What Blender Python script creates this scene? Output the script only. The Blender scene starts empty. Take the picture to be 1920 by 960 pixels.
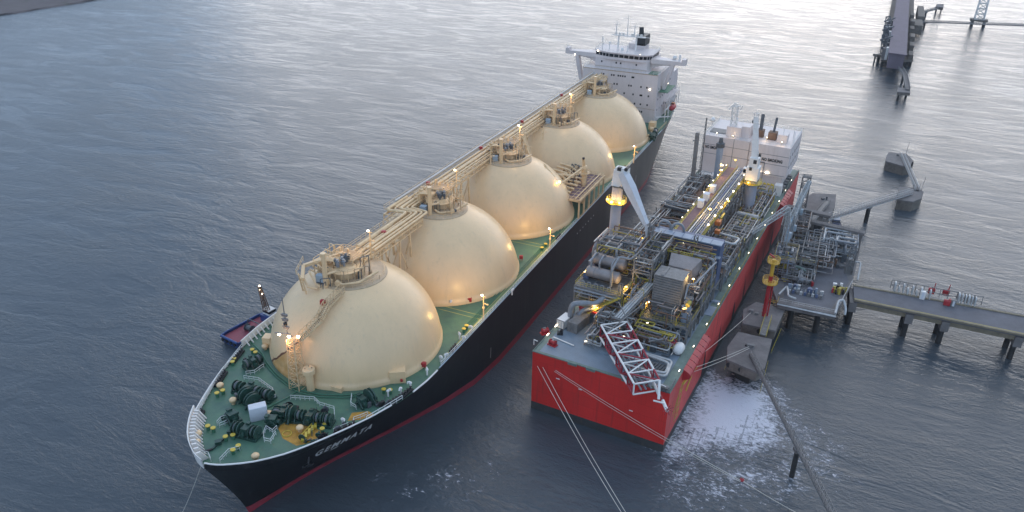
import bpy, math, random
from mathutils import Vector, Matrix
random.seed(7)
R = math.radians
S = bpy.context.scene
COL = S.collection

# ------------------------------------------------------------------ camera
CAMP = Vector((94.826, -88.2585, 117.271))
YAW, PIT, ROLL, FPX = -0.421397, 0.468653, 0.0148781, 1450.975
_F = Vector((math.sin(YAW)*math.cos(PIT), math.cos(YAW)*math.cos(PIT), -math.sin(PIT)))
_R0 = Vector((math.cos(YAW), -math.sin(YAW), 0)); _U0 = _R0.cross(_F)
_R = _R0*math.cos(ROLL)+_U0*math.sin(ROLL); _U = -_R0*math.sin(ROLL)+_U0*math.cos(ROLL)
cd = bpy.data.cameras.new('camera'); co = bpy.data.objects.new('camera', cd); COL.objects.link(co)
m3 = Matrix((_R, _U, -_F)).transposed()
co.matrix_world = Matrix.Translation(CAMP) @ m3.to_4x4()
cd.sensor_width = 36; cd.lens = FPX/1920*36; cd.clip_start = 1; cd.clip_end = 30000
S.camera = co

# ------------------------------------------------------------------ light
CLOUD, CLOUDC = .76, (2.25, 3.1, 4.4)
SUN_EL, SUN_AZ = 13.0, -4.0         # azimuth clockwise from +Y
w = bpy.data.worlds.new('World'); S.world = w; w.use_nodes = True
nt = w.node_tree; bg = nt.nodes['Background']
sky = nt.nodes.new('ShaderNodeTexSky'); sky.sky_type = 'NISHITA'; sky.sun_disc = False
sky.sun_elevation = R(SUN_EL); sky.sun_rotation = R(SUN_AZ); sky.air_density = 1.0; sky.dust_density = .6; sky.ozone_density = 1.5
hs = nt.nodes.new('ShaderNodeHueSaturation'); hs.inputs['Saturation'].default_value = .55
tn = nt.nodes.new('ShaderNodeMix'); tn.data_type = 'RGBA'; tn.blend_type = 'MULTIPLY'; tn.inputs[0].default_value = 1; tn.inputs[7].default_value = (.93, .98, 1.1, 1)
nt.links.new(sky.outputs[0], hs.inputs['Color']); nt.links.new(hs.outputs[0], tn.inputs[6]); cl = nt.nodes.new('ShaderNodeMix'); cl.data_type = 'RGBA'; cl.inputs[0].default_value = CLOUD; cl.inputs[7].default_value = (*CLOUDC, 1)   # thin even cloud
nt.links.new(tn.outputs[2], cl.inputs[6]); nt.links.new(cl.outputs[2], bg.inputs[0]); bg.inputs[1].default_value = 0.12
sl = bpy.data.lights.new('sun', 'SUN'); sl.energy = 0.7; sl.angle = R(80); sl.color = (1, .86, .70)
so = bpy.data.objects.new('sun', sl); COL.objects.link(so)
sd = Vector((math.sin(R(SUN_AZ))*math.cos(R(SUN_EL)), math.cos(R(SUN_AZ))*math.cos(R(SUN_EL)), math.sin(R(SUN_EL))))
so.rotation_euler = sd.to_track_quat('Z', 'Y').to_euler(); so.location = (0, 0, 300)
S.view_settings.view_transform = 'Standard'; S.view_settings.look = 'None'
S.view_settings.exposure = 1.14; S.view_settings.gamma = 1
S.render.engine = 'CYCLES'
S.cycles.max_bounces = 6; S.cycles.glossy_bounces = 3; S.cycles.diffuse_bounces = 3
S.cycles.transparent_max_bounces = 8

# ------------------------------------------------------------------ places
def at(u, v, z):                    # point of height z seen at photo pixel (u, v)
    D = _F + _R*((u-960)/FPX) - _U*((v-480)/FPX)
    return CAMP + D*((z-CAMP.z)/D.z)
BO = Vector((37.9584, 51.1717, 0)); BH = 0.0624624
BA = Vector((math.sin(BH), math.cos(BH), 0)); BS = Vector((math.cos(BH), -math.sin(BH), 0))
def bl(P):                          # world -> barge frame
    q = P-BO; return Vector((q.dot(BS), q.dot(BA), P.z))
def bw(s, a, z): return BO + BS*s + BA*a + Vector((0, 0, z))
def atb(u, v, z): return bl(at(u, v, z))

# ------------------------------------------------------------------ materials
def nd(nt, t, **k):
    n = nt.nodes.new(t)
    for a, b in k.items():
        if a.startswith('i_'): n.inputs[a[2:].replace('_', ' ')].default_value = b
        else: setattr(n, a, b)
    return n
def M(name, col, rough=.5, metal=0, var=.18, scale=.35, stretch=(1, 1, 1), dirt=None, dirt_amt=.0, bump=0, coat=0, tint=None, plates=None, streak=None):
    m = bpy.data.materials.new(name); m.use_nodes = True; nt = m.node_tree; L = nt.links.new
    b = nt.nodes['Principled BSDF']; b.inputs['Roughness'].default_value = rough; b.inputs['Metallic'].default_value = metal
    if coat: b.inputs['Coat Weight'].default_value = coat; b.inputs['Coat Roughness'].default_value = .2
    tc = nd(nt, 'ShaderNodeTexCoord'); mp = nd(nt, 'ShaderNodeMapping'); mp.inputs['Scale'].default_value = stretch
    L(tc.outputs['Object'], mp.inputs[0])
    n1 = nd(nt, 'ShaderNodeTexNoise'); n1.inputs['Scale'].default_value = scale; n1.inputs['Detail'].default_value = 6; n1.inputs['Roughness'].default_value = .65
    L(mp.outputs[0], n1.inputs['Vector'])
    mr = nd(nt, 'ShaderNodeMapRange'); mr.inputs[1].default_value = .3; mr.inputs[2].default_value = .7; L(n1.outputs[0], mr.inputs[0])
    mx = nd(nt, 'ShaderNodeMix', data_type='RGBA')
    c = tint or col
    mx.inputs[6].default_value = (*[x*(1-var) for x in c], 1); mx.inputs[7].default_value = (*[min(1, x*(1+var)) for x in col], 1)
    L(mr.outputs[0], mx.inputs[0]); out = mx.outputs[2]
    if dirt:
        n2 = nd(nt, 'ShaderNodeTexNoise'); n2.inputs['Scale'].default_value = scale*3.1; n2.inputs['Detail'].default_value = 8; n2.inputs['Roughness'].default_value = .7
        mp2 = nd(nt, 'ShaderNodeMapping'); mp2.inputs['Scale'].default_value = (stretch[0]*1.3, stretch[1]*1.3, stretch[2]*.35); mp2.inputs['Location'].default_value = (7, 3, 1)
        L(tc.outputs['Object'], mp2.inputs[0]); L(mp2.outputs[0], n2.inputs['Vector'])
        m2 = nd(nt, 'ShaderNodeMapRange'); m2.inputs[1].default_value = .68-dirt_amt*.3; m2.inputs[2].default_value = .78; m2.inputs[4].default_value = .85
        L(n2.outputs[0], m2.inputs[0])
        mx2 = nd(nt, 'ShaderNodeMix', data_type='RGBA'); mx2.inputs[7].default_value = (*dirt, 1)
        L(out, mx2.inputs[6]); L(m2.outputs[0], mx2.inputs[0]); out = mx2.outputs[2]
    if plates:                          # welded plate seams
        sx = nd(nt, 'ShaderNodeSeparateXYZ'); L(tc.outputs['Object'], sx.inputs[0]); ad = nd(nt, 'ShaderNodeMath', operation='ADD'); L(sx.outputs[0], ad.inputs[0]); L(sx.outputs[1], ad.inputs[1])
        cb = nd(nt, 'ShaderNodeCombineXYZ'); L(ad.outputs[0], cb.inputs[0]); L(sx.outputs[2], cb.inputs[1])
        br = nd(nt, 'ShaderNodeTexBrick'); br.inputs['Scale'].default_value = 1; br.inputs['Brick Width'].default_value = plates[0]; br.inputs['Row Height'].default_value = plates[1]; br.inputs['Mortar Size'].default_value = .05; br.inputs['Mortar Smooth'].default_value = .6
        br.inputs['Color1'].default_value = (1, 1, 1, 1); br.inputs['Color2'].default_value = (.90, .90, .90, 1); br.inputs['Mortar'].default_value = (.72, .72, .72, 1); L(cb.outputs[0], br.inputs['Vector'])
        mx3 = nd(nt, 'ShaderNodeMix', data_type='RGBA', blend_type='MULTIPLY'); mx3.inputs[0].default_value = plates[2]; L(out, mx3.inputs[6]); L(br.outputs['Color'], mx3.inputs[7]); out = mx3.outputs[2]
    if streak:                          # rust and salt runs down the plating
        mp4 = nd(nt, 'ShaderNodeMapping'); mp4.inputs['Scale'].default_value = (1.1, 1.1, .07); L(tc.outputs['Object'], mp4.inputs[0])
        n4 = nd(nt, 'ShaderNodeTexNoise'); n4.inputs['Scale'].default_value = 1; n4.inputs['Detail'].default_value = 5; L(mp4.outputs[0], n4.inputs['Vector'])
        m4 = nd(nt, 'ShaderNodeMapRange'); m4.inputs[1].default_value = .56; m4.inputs[2].default_value = .75; m4.inputs[4].default_value = streak[3]; L(n4.outputs[0], m4.inputs[0])
        mx4 = nd(nt, 'ShaderNodeMix', data_type='RGBA'); mx4.inputs[7].default_value = (*streak[:3], 1); L(m4.outputs[0], mx4.inputs[0]); L(out, mx4.inputs[6]); out = mx4.outputs[2]
    L(out, b.inputs['Base Color'])
    mrr = nd(nt, 'ShaderNodeMapRange'); mrr.inputs[3].default_value = max(.05, rough-.1); mrr.inputs[4].default_value = min(1, rough+.12)
    L(n1.outputs[0], mrr.inputs[0]); L(mrr.outputs[0], b.inputs['Roughness'])
    if bump:
        bp = nd(nt, 'ShaderNodeBump'); bp.inputs['Strength'].default_value = bump; bp.inputs['Distance'].default_value = .1
        L(n1.outputs[0], bp.inputs['Height']); L(bp.outputs[0], b.inputs['Normal'])
    return m
def EM(name, col, s):
    m = bpy.data.materials.new(name); m.use_nodes = True; b = m.node_tree.nodes['Principled BSDF']
    b.inputs['Base Color'].default_value = (*col, 1); b.inputs['Emission Color'].default_value = (*col, 1); b.inputs['Emission Strength'].default_value = s
    return m
RUST = (.16, .06, .025)
m_cream = M('cream_paint', (.80, .56, .315), .32, var=.06, scale=.16, stretch=(1, 1, .4), dirt=(.56, .40, .24), dirt_amt=.2, streak=(.60, .44, .28, .35))
m_creamp = M('cream_pipe_paint', (.74, .53, .30), .5, var=.2, scale=.6, dirt=RUST, dirt_amt=.22)
m_creamd = M('worn_cream_plate', (.40, .29, .18), .6, var=.25, scale=.9, dirt=RUST, dirt_amt=.4)
m_tanring = M('tan_ring_paint', (.54, .41, .27), .6, var=.15, scale=.7, dirt=RUST, dirt_amt=.3)
m_hull = M('black_hull_paint', (.012, .013, .014), .36, var=.35, scale=.10, stretch=(1, 1, .25), dirt=(.03, .028, .026), dirt_amt=.25, plates=(9, 2.6, .8), streak=(.05, .045, .042, .6))
m_boot = M('red_boot_paint', (.28, .035, .05), .5, var=.2, scale=.3, dirt=(.10, .04, .03), dirt_amt=.25)
m_deck = M('green_deck_paint', (.078, .165, .100), .5, var=.25, scale=.2, dirt=(.15, .13, .06), dirt_amt=.3, tint=(.056, .145, .112))
m_deckline = M('yellow_line_paint', (.45, .42, .12), .6)
m_ochre = M('ochre_nonslip_paint', (.46, .23, .03), .65, var=.3, scale=.8, dirt=(.10, .13, .06), dirt_amt=.5)
m_white = M('white_paint', (.76, .73, .69), .5, var=.08, scale=.4, dirt=(.45, .36, .28), dirt_amt=.1)
m_whiteh = M('white_house_paint', (.68, .60, .57), .5, var=.07, scale=.25, stretch=(1, 1, .4), dirt=(.44, .34, .28), dirt_amt=.25, streak=(.48, .40, .35, .45))
m_rail = M('white_rail_paint', (.66, .68, .66), .5, var=.1)
m_green = M('dark_green_machinery', (.020, .060, .045), .4, var=.3, scale=1.5, dirt=(.05, .04, .02), dirt_amt=.3)
m_green2 = M('mid_green_paint', (.05, .17, .10), .5, var=.2)
m_yellow = M('yellow_paint', (.62, .45, .06), .5, var=.15, scale=1)
m_redbox = M('red_box_paint', (.40, .03, .035), .45, var=.15)
m_glass = M('dark_window_glass', (.015, .018, .022), .12, var=.1)
m_blk = M('black_fittings', (.02, .02, .022), .5, var=.3)
m_bluegrey = M('blue_grey_panel', (.34, .42, .48), .5, var=.1)
m_purple = M('purple_brown_deck', (.17, .10, .11), .7, var=.25, scale=.9, dirt=(.30, .26, .22), dirt_amt=.2)
m_red = M('red_hull_paint', (.64, .032, .026), .42, var=.13, scale=.10, stretch=(1, 1, .35), dirt=(.33, .05, .05), dirt_amt=.2, plates=(8, 2.8, .8), streak=(.30, .035, .03, .55))
m_redfade = M('faded_red_paint', (.62, .075, .065), .55, var=.16, scale=.2, stretch=(1, 1, .3), dirt=(.16, .07, .06), dirt_amt=.35, plates=(8, 2.8, .8), streak=(.14, .06, .05, .75))
m_bluebelt = M('dark_waterline_paint', (.045, .045, .045), .6, var=.3, scale=.4, dirt=(.12, .09, .06), dirt_amt=.4)
m_bdeck = M('blue_grey_deck', (.19, .235, .28), .55, var=.14, scale=.25, dirt=(.27, .22, .18), dirt_amt=.15)
m_bwalk = M('green_grey_walkway', (.15, .20, .17), .65, var=.25, scale=.6, dirt=(.24, .18, .11), dirt_amt=.35)
m_steel = M('galvanised_steel', (.20, .195, .19), .6, .1, var=.3, scale=1.1, dirt=(.17, .10, .05), dirt_amt=.45)
m_steeld = M('dark_steel', (.10, .11, .12), .55, .1, var=.35, scale=1.3, dirt=RUST, dirt_amt=.35)
m_pipe = M('grey_pipe_paint', (.24, .25, .265), .45, .1, var=.2, scale=.9, dirt=(.28, .2, .13), dirt_amt=.2)
m_pipew = M('pale_pipe_cladding', (.46, .46, .45), .45, .2, var=.18, scale=.8, dirt=(.3, .24, .17), dirt_amt=.2)
m_vessel = M('brown_grey_cladding', (.27, .24, .23), .45, .3, var=.18, scale=.5, dirt=(.16, .11, .08), dirt_amt=.3)
m_blue = M('dull_blue_panel', (.085, .115, .20), .5, var=.18, scale=.4, dirt=(.16, .17, .20), dirt_amt=.2)
m_bluel = M('pale_blue_grey_panel', (.26, .31, .38), .5, var=.15, scale=.4)
m_grille = M('grey_louvre', (.21, .205, .20), .6, .1, var=.15, scale=.6)
m_brown = M('rusty_brown_steel', (.17, .10, .065), .7, var=.35, scale=1)
m_orange = M('orange_paint', (.55, .16, .04), .5, var=.2)
m_yrail = M('olive_yellow_rail', (.42, .33, .06), .6, var=.25)
m_conc = M('weathered_concrete', (.185, .165, .155), .85, var=.25, scale=.35, dirt=(.12, .10, .08), dirt_amt=.3, bump=.3)
m_concd = M('stained_concrete', (.17, .145, .12), .85, var=.35, scale=.5, dirt=(.06, .05, .035), dirt_amt=.5, bump=.3)
m_tar = M('grey_roadway', (.135, .13, .14), .8, var=.2, scale=.3, dirt=(.19, .17, .15), dirt_amt=.2)
m_pile = M('dark_wet_pile_and_shade', (.035, .032, .03), .6, var=.3, scale=.6)
m_far = M('far_purple_roof', (.155, .125, .15), .8, var=.14, scale=.15, dirt=(.2, .15, .13), dirt_amt=.2)
m_tug = M('tug_blue_paint', (.02, .06, .20), .4, var=.2)
m_tugd = M('tug_red_deck', (.24, .05, .07), .6, var=.2)
m_rope = M('pale_rope', (.62, .58, .50), .8, var=.15)
m_grey = M('grey_tarpaulin', (.62, .64, .68), .7, var=.08)
m_lamp = EM('lit_lamp_warm', (1, .72, .30), 6)
m_lampw = EM('lit_lamp_white', (1, .86, .62), 4.5)
m_lampy = EM('lit_lamp_yellow', (1, .60, .10), 5.5)

# ------------------------------------------------------------------ mesh builder
class MB:
    def __init__(s, *mats): s.v = []; s.f = []; s.mi = []; s.sm = []; s.mats = list(mats); s.c = 0; s.cuts = []
    def mat(s, m):
        if m not in s.mats: s.mats.append(m)
        s.c = s.mats.index(m); return s
    def add(s, vs, fs, smooth=False):
        k = len(s.v); s.v += [tuple(p) for p in vs]
        for f in fs: s.f.append([i+k for i in f]); s.mi.append(s.c); s.sm.append(smooth)
    def bx(s, x0, x1, y0, y1, z0, z1):
        s.add([(x0, y0, z0), (x1, y0, z0), (x1, y1, z0), (x0, y1, z0), (x0, y0, z1), (x1, y0, z1), (x1, y1, z1), (x0, y1, z1)],
              [(3, 2, 1, 0), (4, 5, 6, 7), (0, 1, 5, 4), (1, 2, 6, 5), (2, 3, 7, 6), (3, 0, 4, 7)])
    def box(s, c, d, rz=0):
        c = Vector(c); x, y, z = d[0]/2, d[1]/2, d[2]/2; ca, sa = math.cos(rz), math.sin(rz); vs = []
        for k in (-z, z):
            for i, j in ((-x, -y), (x, -y), (x, y), (-x, y)): vs.append((c.x+i*ca-j*sa, c.y+i*sa+j*ca, c.z+k))
        s.add(vs, [(3, 2, 1, 0), (4, 5, 6, 7), (0, 1, 5, 4), (1, 2, 6, 5), (2, 3, 7, 6), (3, 0, 4, 7)])
    def bar(s, p, q, w=.2, h=None):
        p = Vector(p); q = Vector(q); h = h or w; d = q-p
        if d.length < 1e-5: return
        d.normalize(); up = Vector((0, 0, 1)) if abs(d.z) < .95 else Vector((0, 1, 0))
        r = d.cross(up).normalized()*w/2; u = r.cross(d).normalized()*h/2
        s.add([p-r-u, p+r-u, p+r+u, p-r+u, q-r-u, q+r-u, q+r+u, q-r+u],
              [(0, 1, 2, 3), (7, 6, 5, 4), (4, 5, 1, 0), (5, 6, 2, 1), (6, 7, 3, 2), (7, 4, 0, 3)])
    def tube(s, p, q, r, r2=None, n=8, caps=True):
        p = Vector(p); q = Vector(q); r2 = r if r2 is None else r2; d = (q-p)
        if d.length < 1e-5: return
        d.normalize(); up = Vector((0, 0, 1)) if abs(d.z) < .95 else Vector((0, 1, 0))
        a = d.cross(up).normalized(); b = d.cross(a); vs = []
        for c, rr in ((p, r), (q, r2)):
            for i in range(n): t = 2*math.pi*i/n; vs.append(c+(a*math.cos(t)+b*math.sin(t))*rr)
        s.add(vs, [(i, (i+1) % n, n+(i+1) % n, n+i) for i in range(n)], True)
        if caps: s.add(vs, [tuple(range(n-1, -1, -1)), tuple(range(n, 2*n))])
    def path(s, pts, r, n=7, fil=0, caps=True):
        P = [Vector(p) for p in pts]
        if fil:
            Q = [P[0]]
            for i in range(1, len(P)-1):
                a = (P[i-1]-P[i]); b = (P[i+1]-P[i]); k = min(fil, a.length*.45, b.length*.45)
                a = P[i]+a.normalized()*k; b = P[i]+b.normalized()*k
                for t in (0, .33, .66, 1): Q.append(a.lerp(P[i], t).lerp(P[i].lerp(b, t), t))
            P = Q+[P[-1]]
        P = [p for i, p in enumerate(P) if i == 0 or (p-P[i-1]).length > 1e-4]
        if len(P) < 2: return
        vs = []; a = None
        for i, p in enumerate(P):
            t = ((P[i]-P[i-1]).normalized() if i else Vector((0, 0, 0)))+((P[i+1]-P[i]).normalized() if i < len(P)-1 else Vector((0, 0, 0)))
            if t.length < 1e-4: t = P[i]-P[i-1]
            t.normalize()
            if a is None: a = t.cross(Vector((0, 0, 1)) if abs(t.z) < .9 else Vector((0, 1, 0))).normalized()
            a = (a-t*a.dot(t)).normalized(); b = t.cross(a)
            for k in range(n): w_ = 2*math.pi*k/n; vs.append(p+(a*math.cos(w_)+b*math.sin(w_))*r)
        s.add(vs, [(j*n+i, j*n+(i+1) % n, (j+1)*n+(i+1) % n, (j+1)*n+i) for j in range(len(P)-1) for i in range(n)], True)
        if caps: s.add(vs, [tuple(range(n-1, -1, -1)), tuple(range(len(vs)-n, len(vs)))])
    def lathe(s, c, prof, n=24, axis=None, smooth=True, caps=True):
        c = Vector(c); ax = Vector(axis).normalized() if axis is not None else Vector((0, 0, 1))
        a = ax.cross(Vector((0, 0, 1)) if abs(ax.z) < .9 else Vector((0, 1, 0))).normalized(); b = ax.cross(a); vs = []
        for r, z in prof:
            for i in range(n): t = 2*math.pi*i/n; vs.append(c+ax*z+(a*math.cos(t)+b*math.sin(t))*r)
        s.add(vs, [(j*n+i, j*n+(i+1) % n, (j+1)*n+(i+1) % n, (j+1)*n+i) for j in range(len(prof)-1) for i in range(n)], smooth)
        if caps: s.add(vs, [tuple(range(n-1, -1, -1)), tuple(range(len(vs)-n, len(vs)))])
    def prism(s, P, z0, z1):
        n = len(P); s.add([(p[0], p[1], z0) for p in P]+[(p[0], p[1], z1) for p in P],
                          [tuple(range(n-1, -1, -1)), tuple(range(n, 2*n))]+[(i, (i+1) % n, n+(i+1) % n, n+i) for i in range(n)])
    def rail(s, pts, h=1.1, step=2., r=.05, closed=False, bars=2):
        P = [Vector(p) for p in pts]
        if closed: P.append(P[0])
        for i in range(len(P)-1):
            L = (P[i+1]-P[i]).length; n = max(1, round(L/step))
            for k in range(n+(1 if i == len(P)-2 else 0)):
                p = P[i].lerp(P[i+1], k/n); s.bar(p, p+Vector((0, 0, h)), r*1.4)
            for b in range(bars):
                z = Vector((0, 0, h*(b+1)/bars)); s.bar(P[i]+z, P[i+1]+z, r*1.4)
    def lattice(s, p, q, w0, w1, n, r, r2=None, tri=False, roll=0, side=None):
        p = Vector(p); q = Vector(q); d = (q-p).normalized(); r2 = r2 or r*.7
        up = Vector((0, 0, 1)) if abs(d.z) < .9 else Vector((0, 1, 0))
        a = d.cross(up).normalized(); b = a.cross(d)
        if side is not None: a = Vector(side); a = (a-d*a.dot(d)).normalized(); b = a.cross(d)
        cs = [(-1, -1), (1, -1), (1, 1), (-1, 1)] if not tri else [(-1, -.6), (1, -.6), (0, 1.1)]
        m = len(cs)
        def pt(i, k): t = k/n; w_ = (w0*(1-t)+w1*t)/2; return p.lerp(q, t)+a*cs[i][0]*w_+b*cs[i][1]*w_
        for i in range(m):
            s.tube(pt(i, 0), pt(i, n), r, n=5)
            for k in range(n):
                j = (i+1) % m
                s.tube(pt(i, k), pt(j, k+1) if (k+i) % 2 else pt(i, k).lerp(pt(i, k), 0), r2, n=4, caps=False) if (k+i) % 2 else s.tube(pt(j, k), pt(i, k+1), r2, n=4, caps=False)
                s.tube(pt(i, k), pt(j, k), r2, n=4, caps=False)
            s.tube(pt(i, n), pt((i+1) % m, n), r2, n=4, caps=False)
    def cut(s): s.cuts.append((len(s.v), len(s.f)))        # starts a new piece for build_each
    def build_each(s, name, parent=None, label=None):
        cs = sorted(set(s.cuts+[(0, 0)]))+[(len(s.v), len(s.f))]; out = []
        for (v0, f0), (v1, f1) in zip(cs, cs[1:]):
            if f1 == f0: continue
            q = MB(*s.mats); q.v = s.v[v0:v1]; q.f = [[i-v0 for i in f] for f in s.f[f0:f1]]; q.mi = s.mi[f0:f1]; q.sm = s.sm[f0:f1]; out.append(q.build(name, parent, None, label))
        return out
    def build(s, name, parent=None, loc=None, label=None, smooth_angle=None):
        me = bpy.data.meshes.new(name); me.from_pydata(s.v, [], s.f); me.update()
        for m in s.mats: me.materials.append(m)
        me.polygons.foreach_set('material_index', s.mi); me.polygons.foreach_set('use_smooth', s.sm); me.update()
        o = bpy.data.objects.new(name, me); COL.objects.link(o)
        if parent: o.parent = parent
        if loc is not None: o.location = loc
        if label: o['label'] = label
        return o
def thing(name, label, cat, loc=(0, 0, 0), rz=0, group=None):
    o = bpy.data.objects.new(name, None); COL.objects.link(o); o.location = loc; o.rotation_euler = (0, 0, rz)
    o.empty_display_size = 1; o['label'] = label; o['category'] = cat
    if group: o['group'] = group
    return o
def tag(o, label, cat, group=None):
    o['label'] = label; o['category'] = cat
    if group: o['group'] = group
    return o
def node(name, parent, loc=(0, 0, 0), rz=0):    # an Empty part that holds sub-parts
    o = bpy.data.objects.new(name, None); COL.objects.link(o); o.parent = parent; o.location = loc; o.rotation_euler = (0, 0, rz); return o
def dup(root, loc, rz=0, parent=None, label=None):
    c = root.copy(); COL.objects.link(c); c.location = loc; c.rotation_euler = (0, 0, rz)
    if parent: c.parent = parent
    if label: c['label'] = label
    for ch in list(root.children):
        d = ch.copy(); COL.objects.link(d); d.parent = c
        for g in list(ch.children):
            e = g.copy(); COL.objects.link(e); e.parent = d
    return c
def plight(p, power, col=(1, .6, .25), r=.4, reach=None):
    l = bpy.data.lights.new('lamp_light', 'POINT'); l.energy = power; l.color = col; l.shadow_soft_size = r
    o = bpy.data.objects.new('lamp_light', l); COL.objects.link(o); o.location = p; return o
def text_mesh(txt, size=1, spacing=1.0, bold=.03):
    c = bpy.data.curves.new('t', 'FONT'); c.body = txt; c.size = size; c.space_character = spacing; c.offset = bold; c.resolution_u = 3
    o = bpy.data.objects.new('t', c); COL.objects.link(o)
    bpy.context.view_layer.update()
    me = bpy.data.meshes.new_from_object(o.evaluated_get(bpy.context.evaluated_depsgraph_get()))
    vs = [v.co.copy() for v in me.vertices]; fs = [list(p.vertices) for p in me.polygons]
    bpy.data.objects.remove(o); bpy.data.curves.remove(c); bpy.data.meshes.remove(me)
    return vs, fs
V = Vector

# ------------------------------------------------------------------ setting: water, shore
def water_mat():
    m = bpy.data.materials.new('river_water'); m.use_nodes = True; nt = m.node_tree; L = nt.links.new
    b = nt.nodes['Principled BSDF']; b.inputs['Roughness'].default_value = .14; b.inputs['IOR'].default_value = 1.333
    b.inputs['Specular IOR Level'].default_value = .5
    tc = nd(nt, 'ShaderNodeTexCoord')
    def noise(scale, st, rot, det=4, ro=.55, dis=0):
        mp = nd(nt, 'ShaderNodeMapping'); mp.inputs['Scale'].default_value = st; mp.inputs['Rotation'].default_value = (0, 0, R(rot)); L(tc.outputs['Object'], mp.inputs[0])
        n = nd(nt, 'ShaderNodeTexNoise'); n.inputs['Scale'].default_value = scale; n.inputs['Detail'].default_value = det; n.inputs['Roughness'].default_value = ro; n.inputs['Distortion'].default_value = dis
        L(mp.outputs[0], n.inputs['Vector']); return n.outputs[0]
    def mul(a, k):
        q = nd(nt, 'ShaderNodeMath', operation='MULTIPLY'); L(a, q.inputs[0])
        if isinstance(k, float): q.inputs[1].default_value = k
        else: L(k, q.inputs[1])
        return q.outputs[0]
    def add(a, c): q = nd(nt, 'ShaderNodeMath', operation='ADD'); L(a, q.inputs[0]); L(c, q.inputs[1]); return q.outputs[0]
    big = noise(.045, (1, 2.2, 1), 20, 2, .5, .5); mid = noise(.34, (1, 2.3, 1), 26, 4, .6, .8); fin = noise(1.5, (1, 1.8, 1), 48, 4, .62, .6); chop = noise(.75, (1, 1.5, 1), -35, 3, .6, .5)
    gust = noise(.010, (1, 1.8, 1), 60, 5, .62, 1.2); slick = noise(.022, (1, 3.2, 1), 75, 4, .6, 1.6)
    def mr(x, a, c, d, e): g = nd(nt, 'ShaderNodeMapRange'); g.inputs[1].default_value = a; g.inputs[2].default_value = c; g.inputs[3].default_value = d; g.inputs[4].default_value = e; L(x, g.inputs[0]); return g.outputs[0]
    gr = mul(mr(gust, .35, .65, .55, 1.45), mr(slick, .40, .52, .55, 1.0))
    h = add(mul(big, 1.1), mul(add(add(mul(mid, .55), mul(chop, .36)), mul(fin, .22)), gr))
    bp = nd(nt, 'ShaderNodeBump'); bp.inputs['Strength'].default_value = WAVE; bp.inputs['Distance'].default_value = 1.0
    L(h, bp.inputs['Height']); L(bp.outputs[0], b.inputs['Normal'])
    L(mr(slick, .38, .55, .10, .22), b.inputs['Roughness'])
    mx = nd(nt, 'ShaderNodeMix', data_type='RGBA'); mx.inputs[6].default_value = (.050, .066, .082, 1); mx.inputs[7].default_value = (.078, .088, .095, 1)
    L(gust, mx.inputs[0]); L(mx.outputs[2], b.inputs['Base Color'])
    return m
HAZE = .00007
WAVE = .44
m_water = water_mat()
b = MB(m_water); b.add([(-9000, -3000, 0), (9000, -3000, 0), (9000, 16000, 0), (-9000, 16000, 0)], [(0, 1, 2, 3)])
o = b.build('water'); o['kind'] = 'structure'

m_land = M('muddy_bank', (.10, .085, .085), .9, var=.35, scale=.02, dirt=(.05, .07, .035), dirt_amt=.5, bump=.3)
b = MB(m_land); sh = [at(-420, 75, 0), at(-150, 45, 0), at(-30, 33, 0), at(18, 27, 0), at(60, 20, 0), at(96, 14, 0), at(135, 8, 0), at(175, 1, 0), at(215, -8, 0), at(330, -40, 0)]
n = 14; rows = []
for i, p in enumerate(sh):
    q0 = p
    for k in range(2): pass
    rows.append(p)
import mathutils.noise as mno
pts = []; NI = 46
for i in range(NI):
    t = i/(NI-1)*(len(rows)-1); j = min(int(t), len(rows)-2); p = rows[j].lerp(rows[j+1], t-j)
    for k in range(24):
        d = [0, 1, 2.5, 5, 8, 12, 18, 25, 35, 48, 65, 85, 110, 140, 180, 230, 290, 370, 470, 600, 800, 1100, 1500, 2200][k]
        q = p+V((-.82, .57, 0))*d; nz = mno.noise(q*.02)*3+mno.noise(q*.08)*1.0
        if k == 0: q = q+V((mno.noise(q*.07)*4, 0, 0))
        z = -.6 if k == 0 else min(9, 1.0+d*.045)+nz*min(1, d/30)
        pts.append((q.x, q.y, z))
b.add(pts, [(i*24+k, i*24+k+1, (i+1)*24+k+1, (i+1)*24+k) for i in range(NI-1) for k in range(23)], True)
o = b.build('riverbank'); o['kind'] = 'structure'

# ================================================================== GAS CARRIER
DZ = 17.7
def interp(tab, x):
    if x <= tab[0][0]: return tab[0][1]
    for (a, fa), (c, fc) in zip(tab, tab[1:]):
        if x <= c: return fa+(fc-fa)*(x-a)/(c-a)
    return tab[-1][1]
TD = [(0, 0), (.3, 1.5), (.8, 2.8), (1.8, 4.5), (2.8, 6.0), (4.3, 7.8), (6, 9.4), (8.5, 11.4), (11, 12.9), (15, 14.9), (19.6, 17), (25, 19.2), (34, 21.9), (41, 22.8), (48, 23), (210, 23), (240, 22.7), (262, 21.3), (277, 18.8), (288, 15.0)]
TW = [(0, 0), (.6, .35), (3, .9), (7, 2.0), (11.5, 3.3), (18, 5.6), (24, 8.2), (30, 10.9), (40, 15.2), (52, 20.0), (62, 22.4), (74, 23), (195, 23), (215, 22.2), (240, 18), (262, 9), (278, 2), (280, 0)]
def stemy(z): return -4.3-8.1*max(0, z/18.2)**1.2
def hb(y, z):                           # hull half breadth
    w_ = max(0, min(1, z/DZ))
    wa = w_**1.08; ws = w_**.7
    d = y-stemy(z); a = interp(TW, y+4.3); c = interp(TD, y+12.4)
    if y < 110:
        a = interp(TW, d*(1-0)+0) if d < 80 else 23
        c = interp(TD, d) if d < 80 else 23
        return a+(c-a)*wa
    return a+(c-a)*ws
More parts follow.
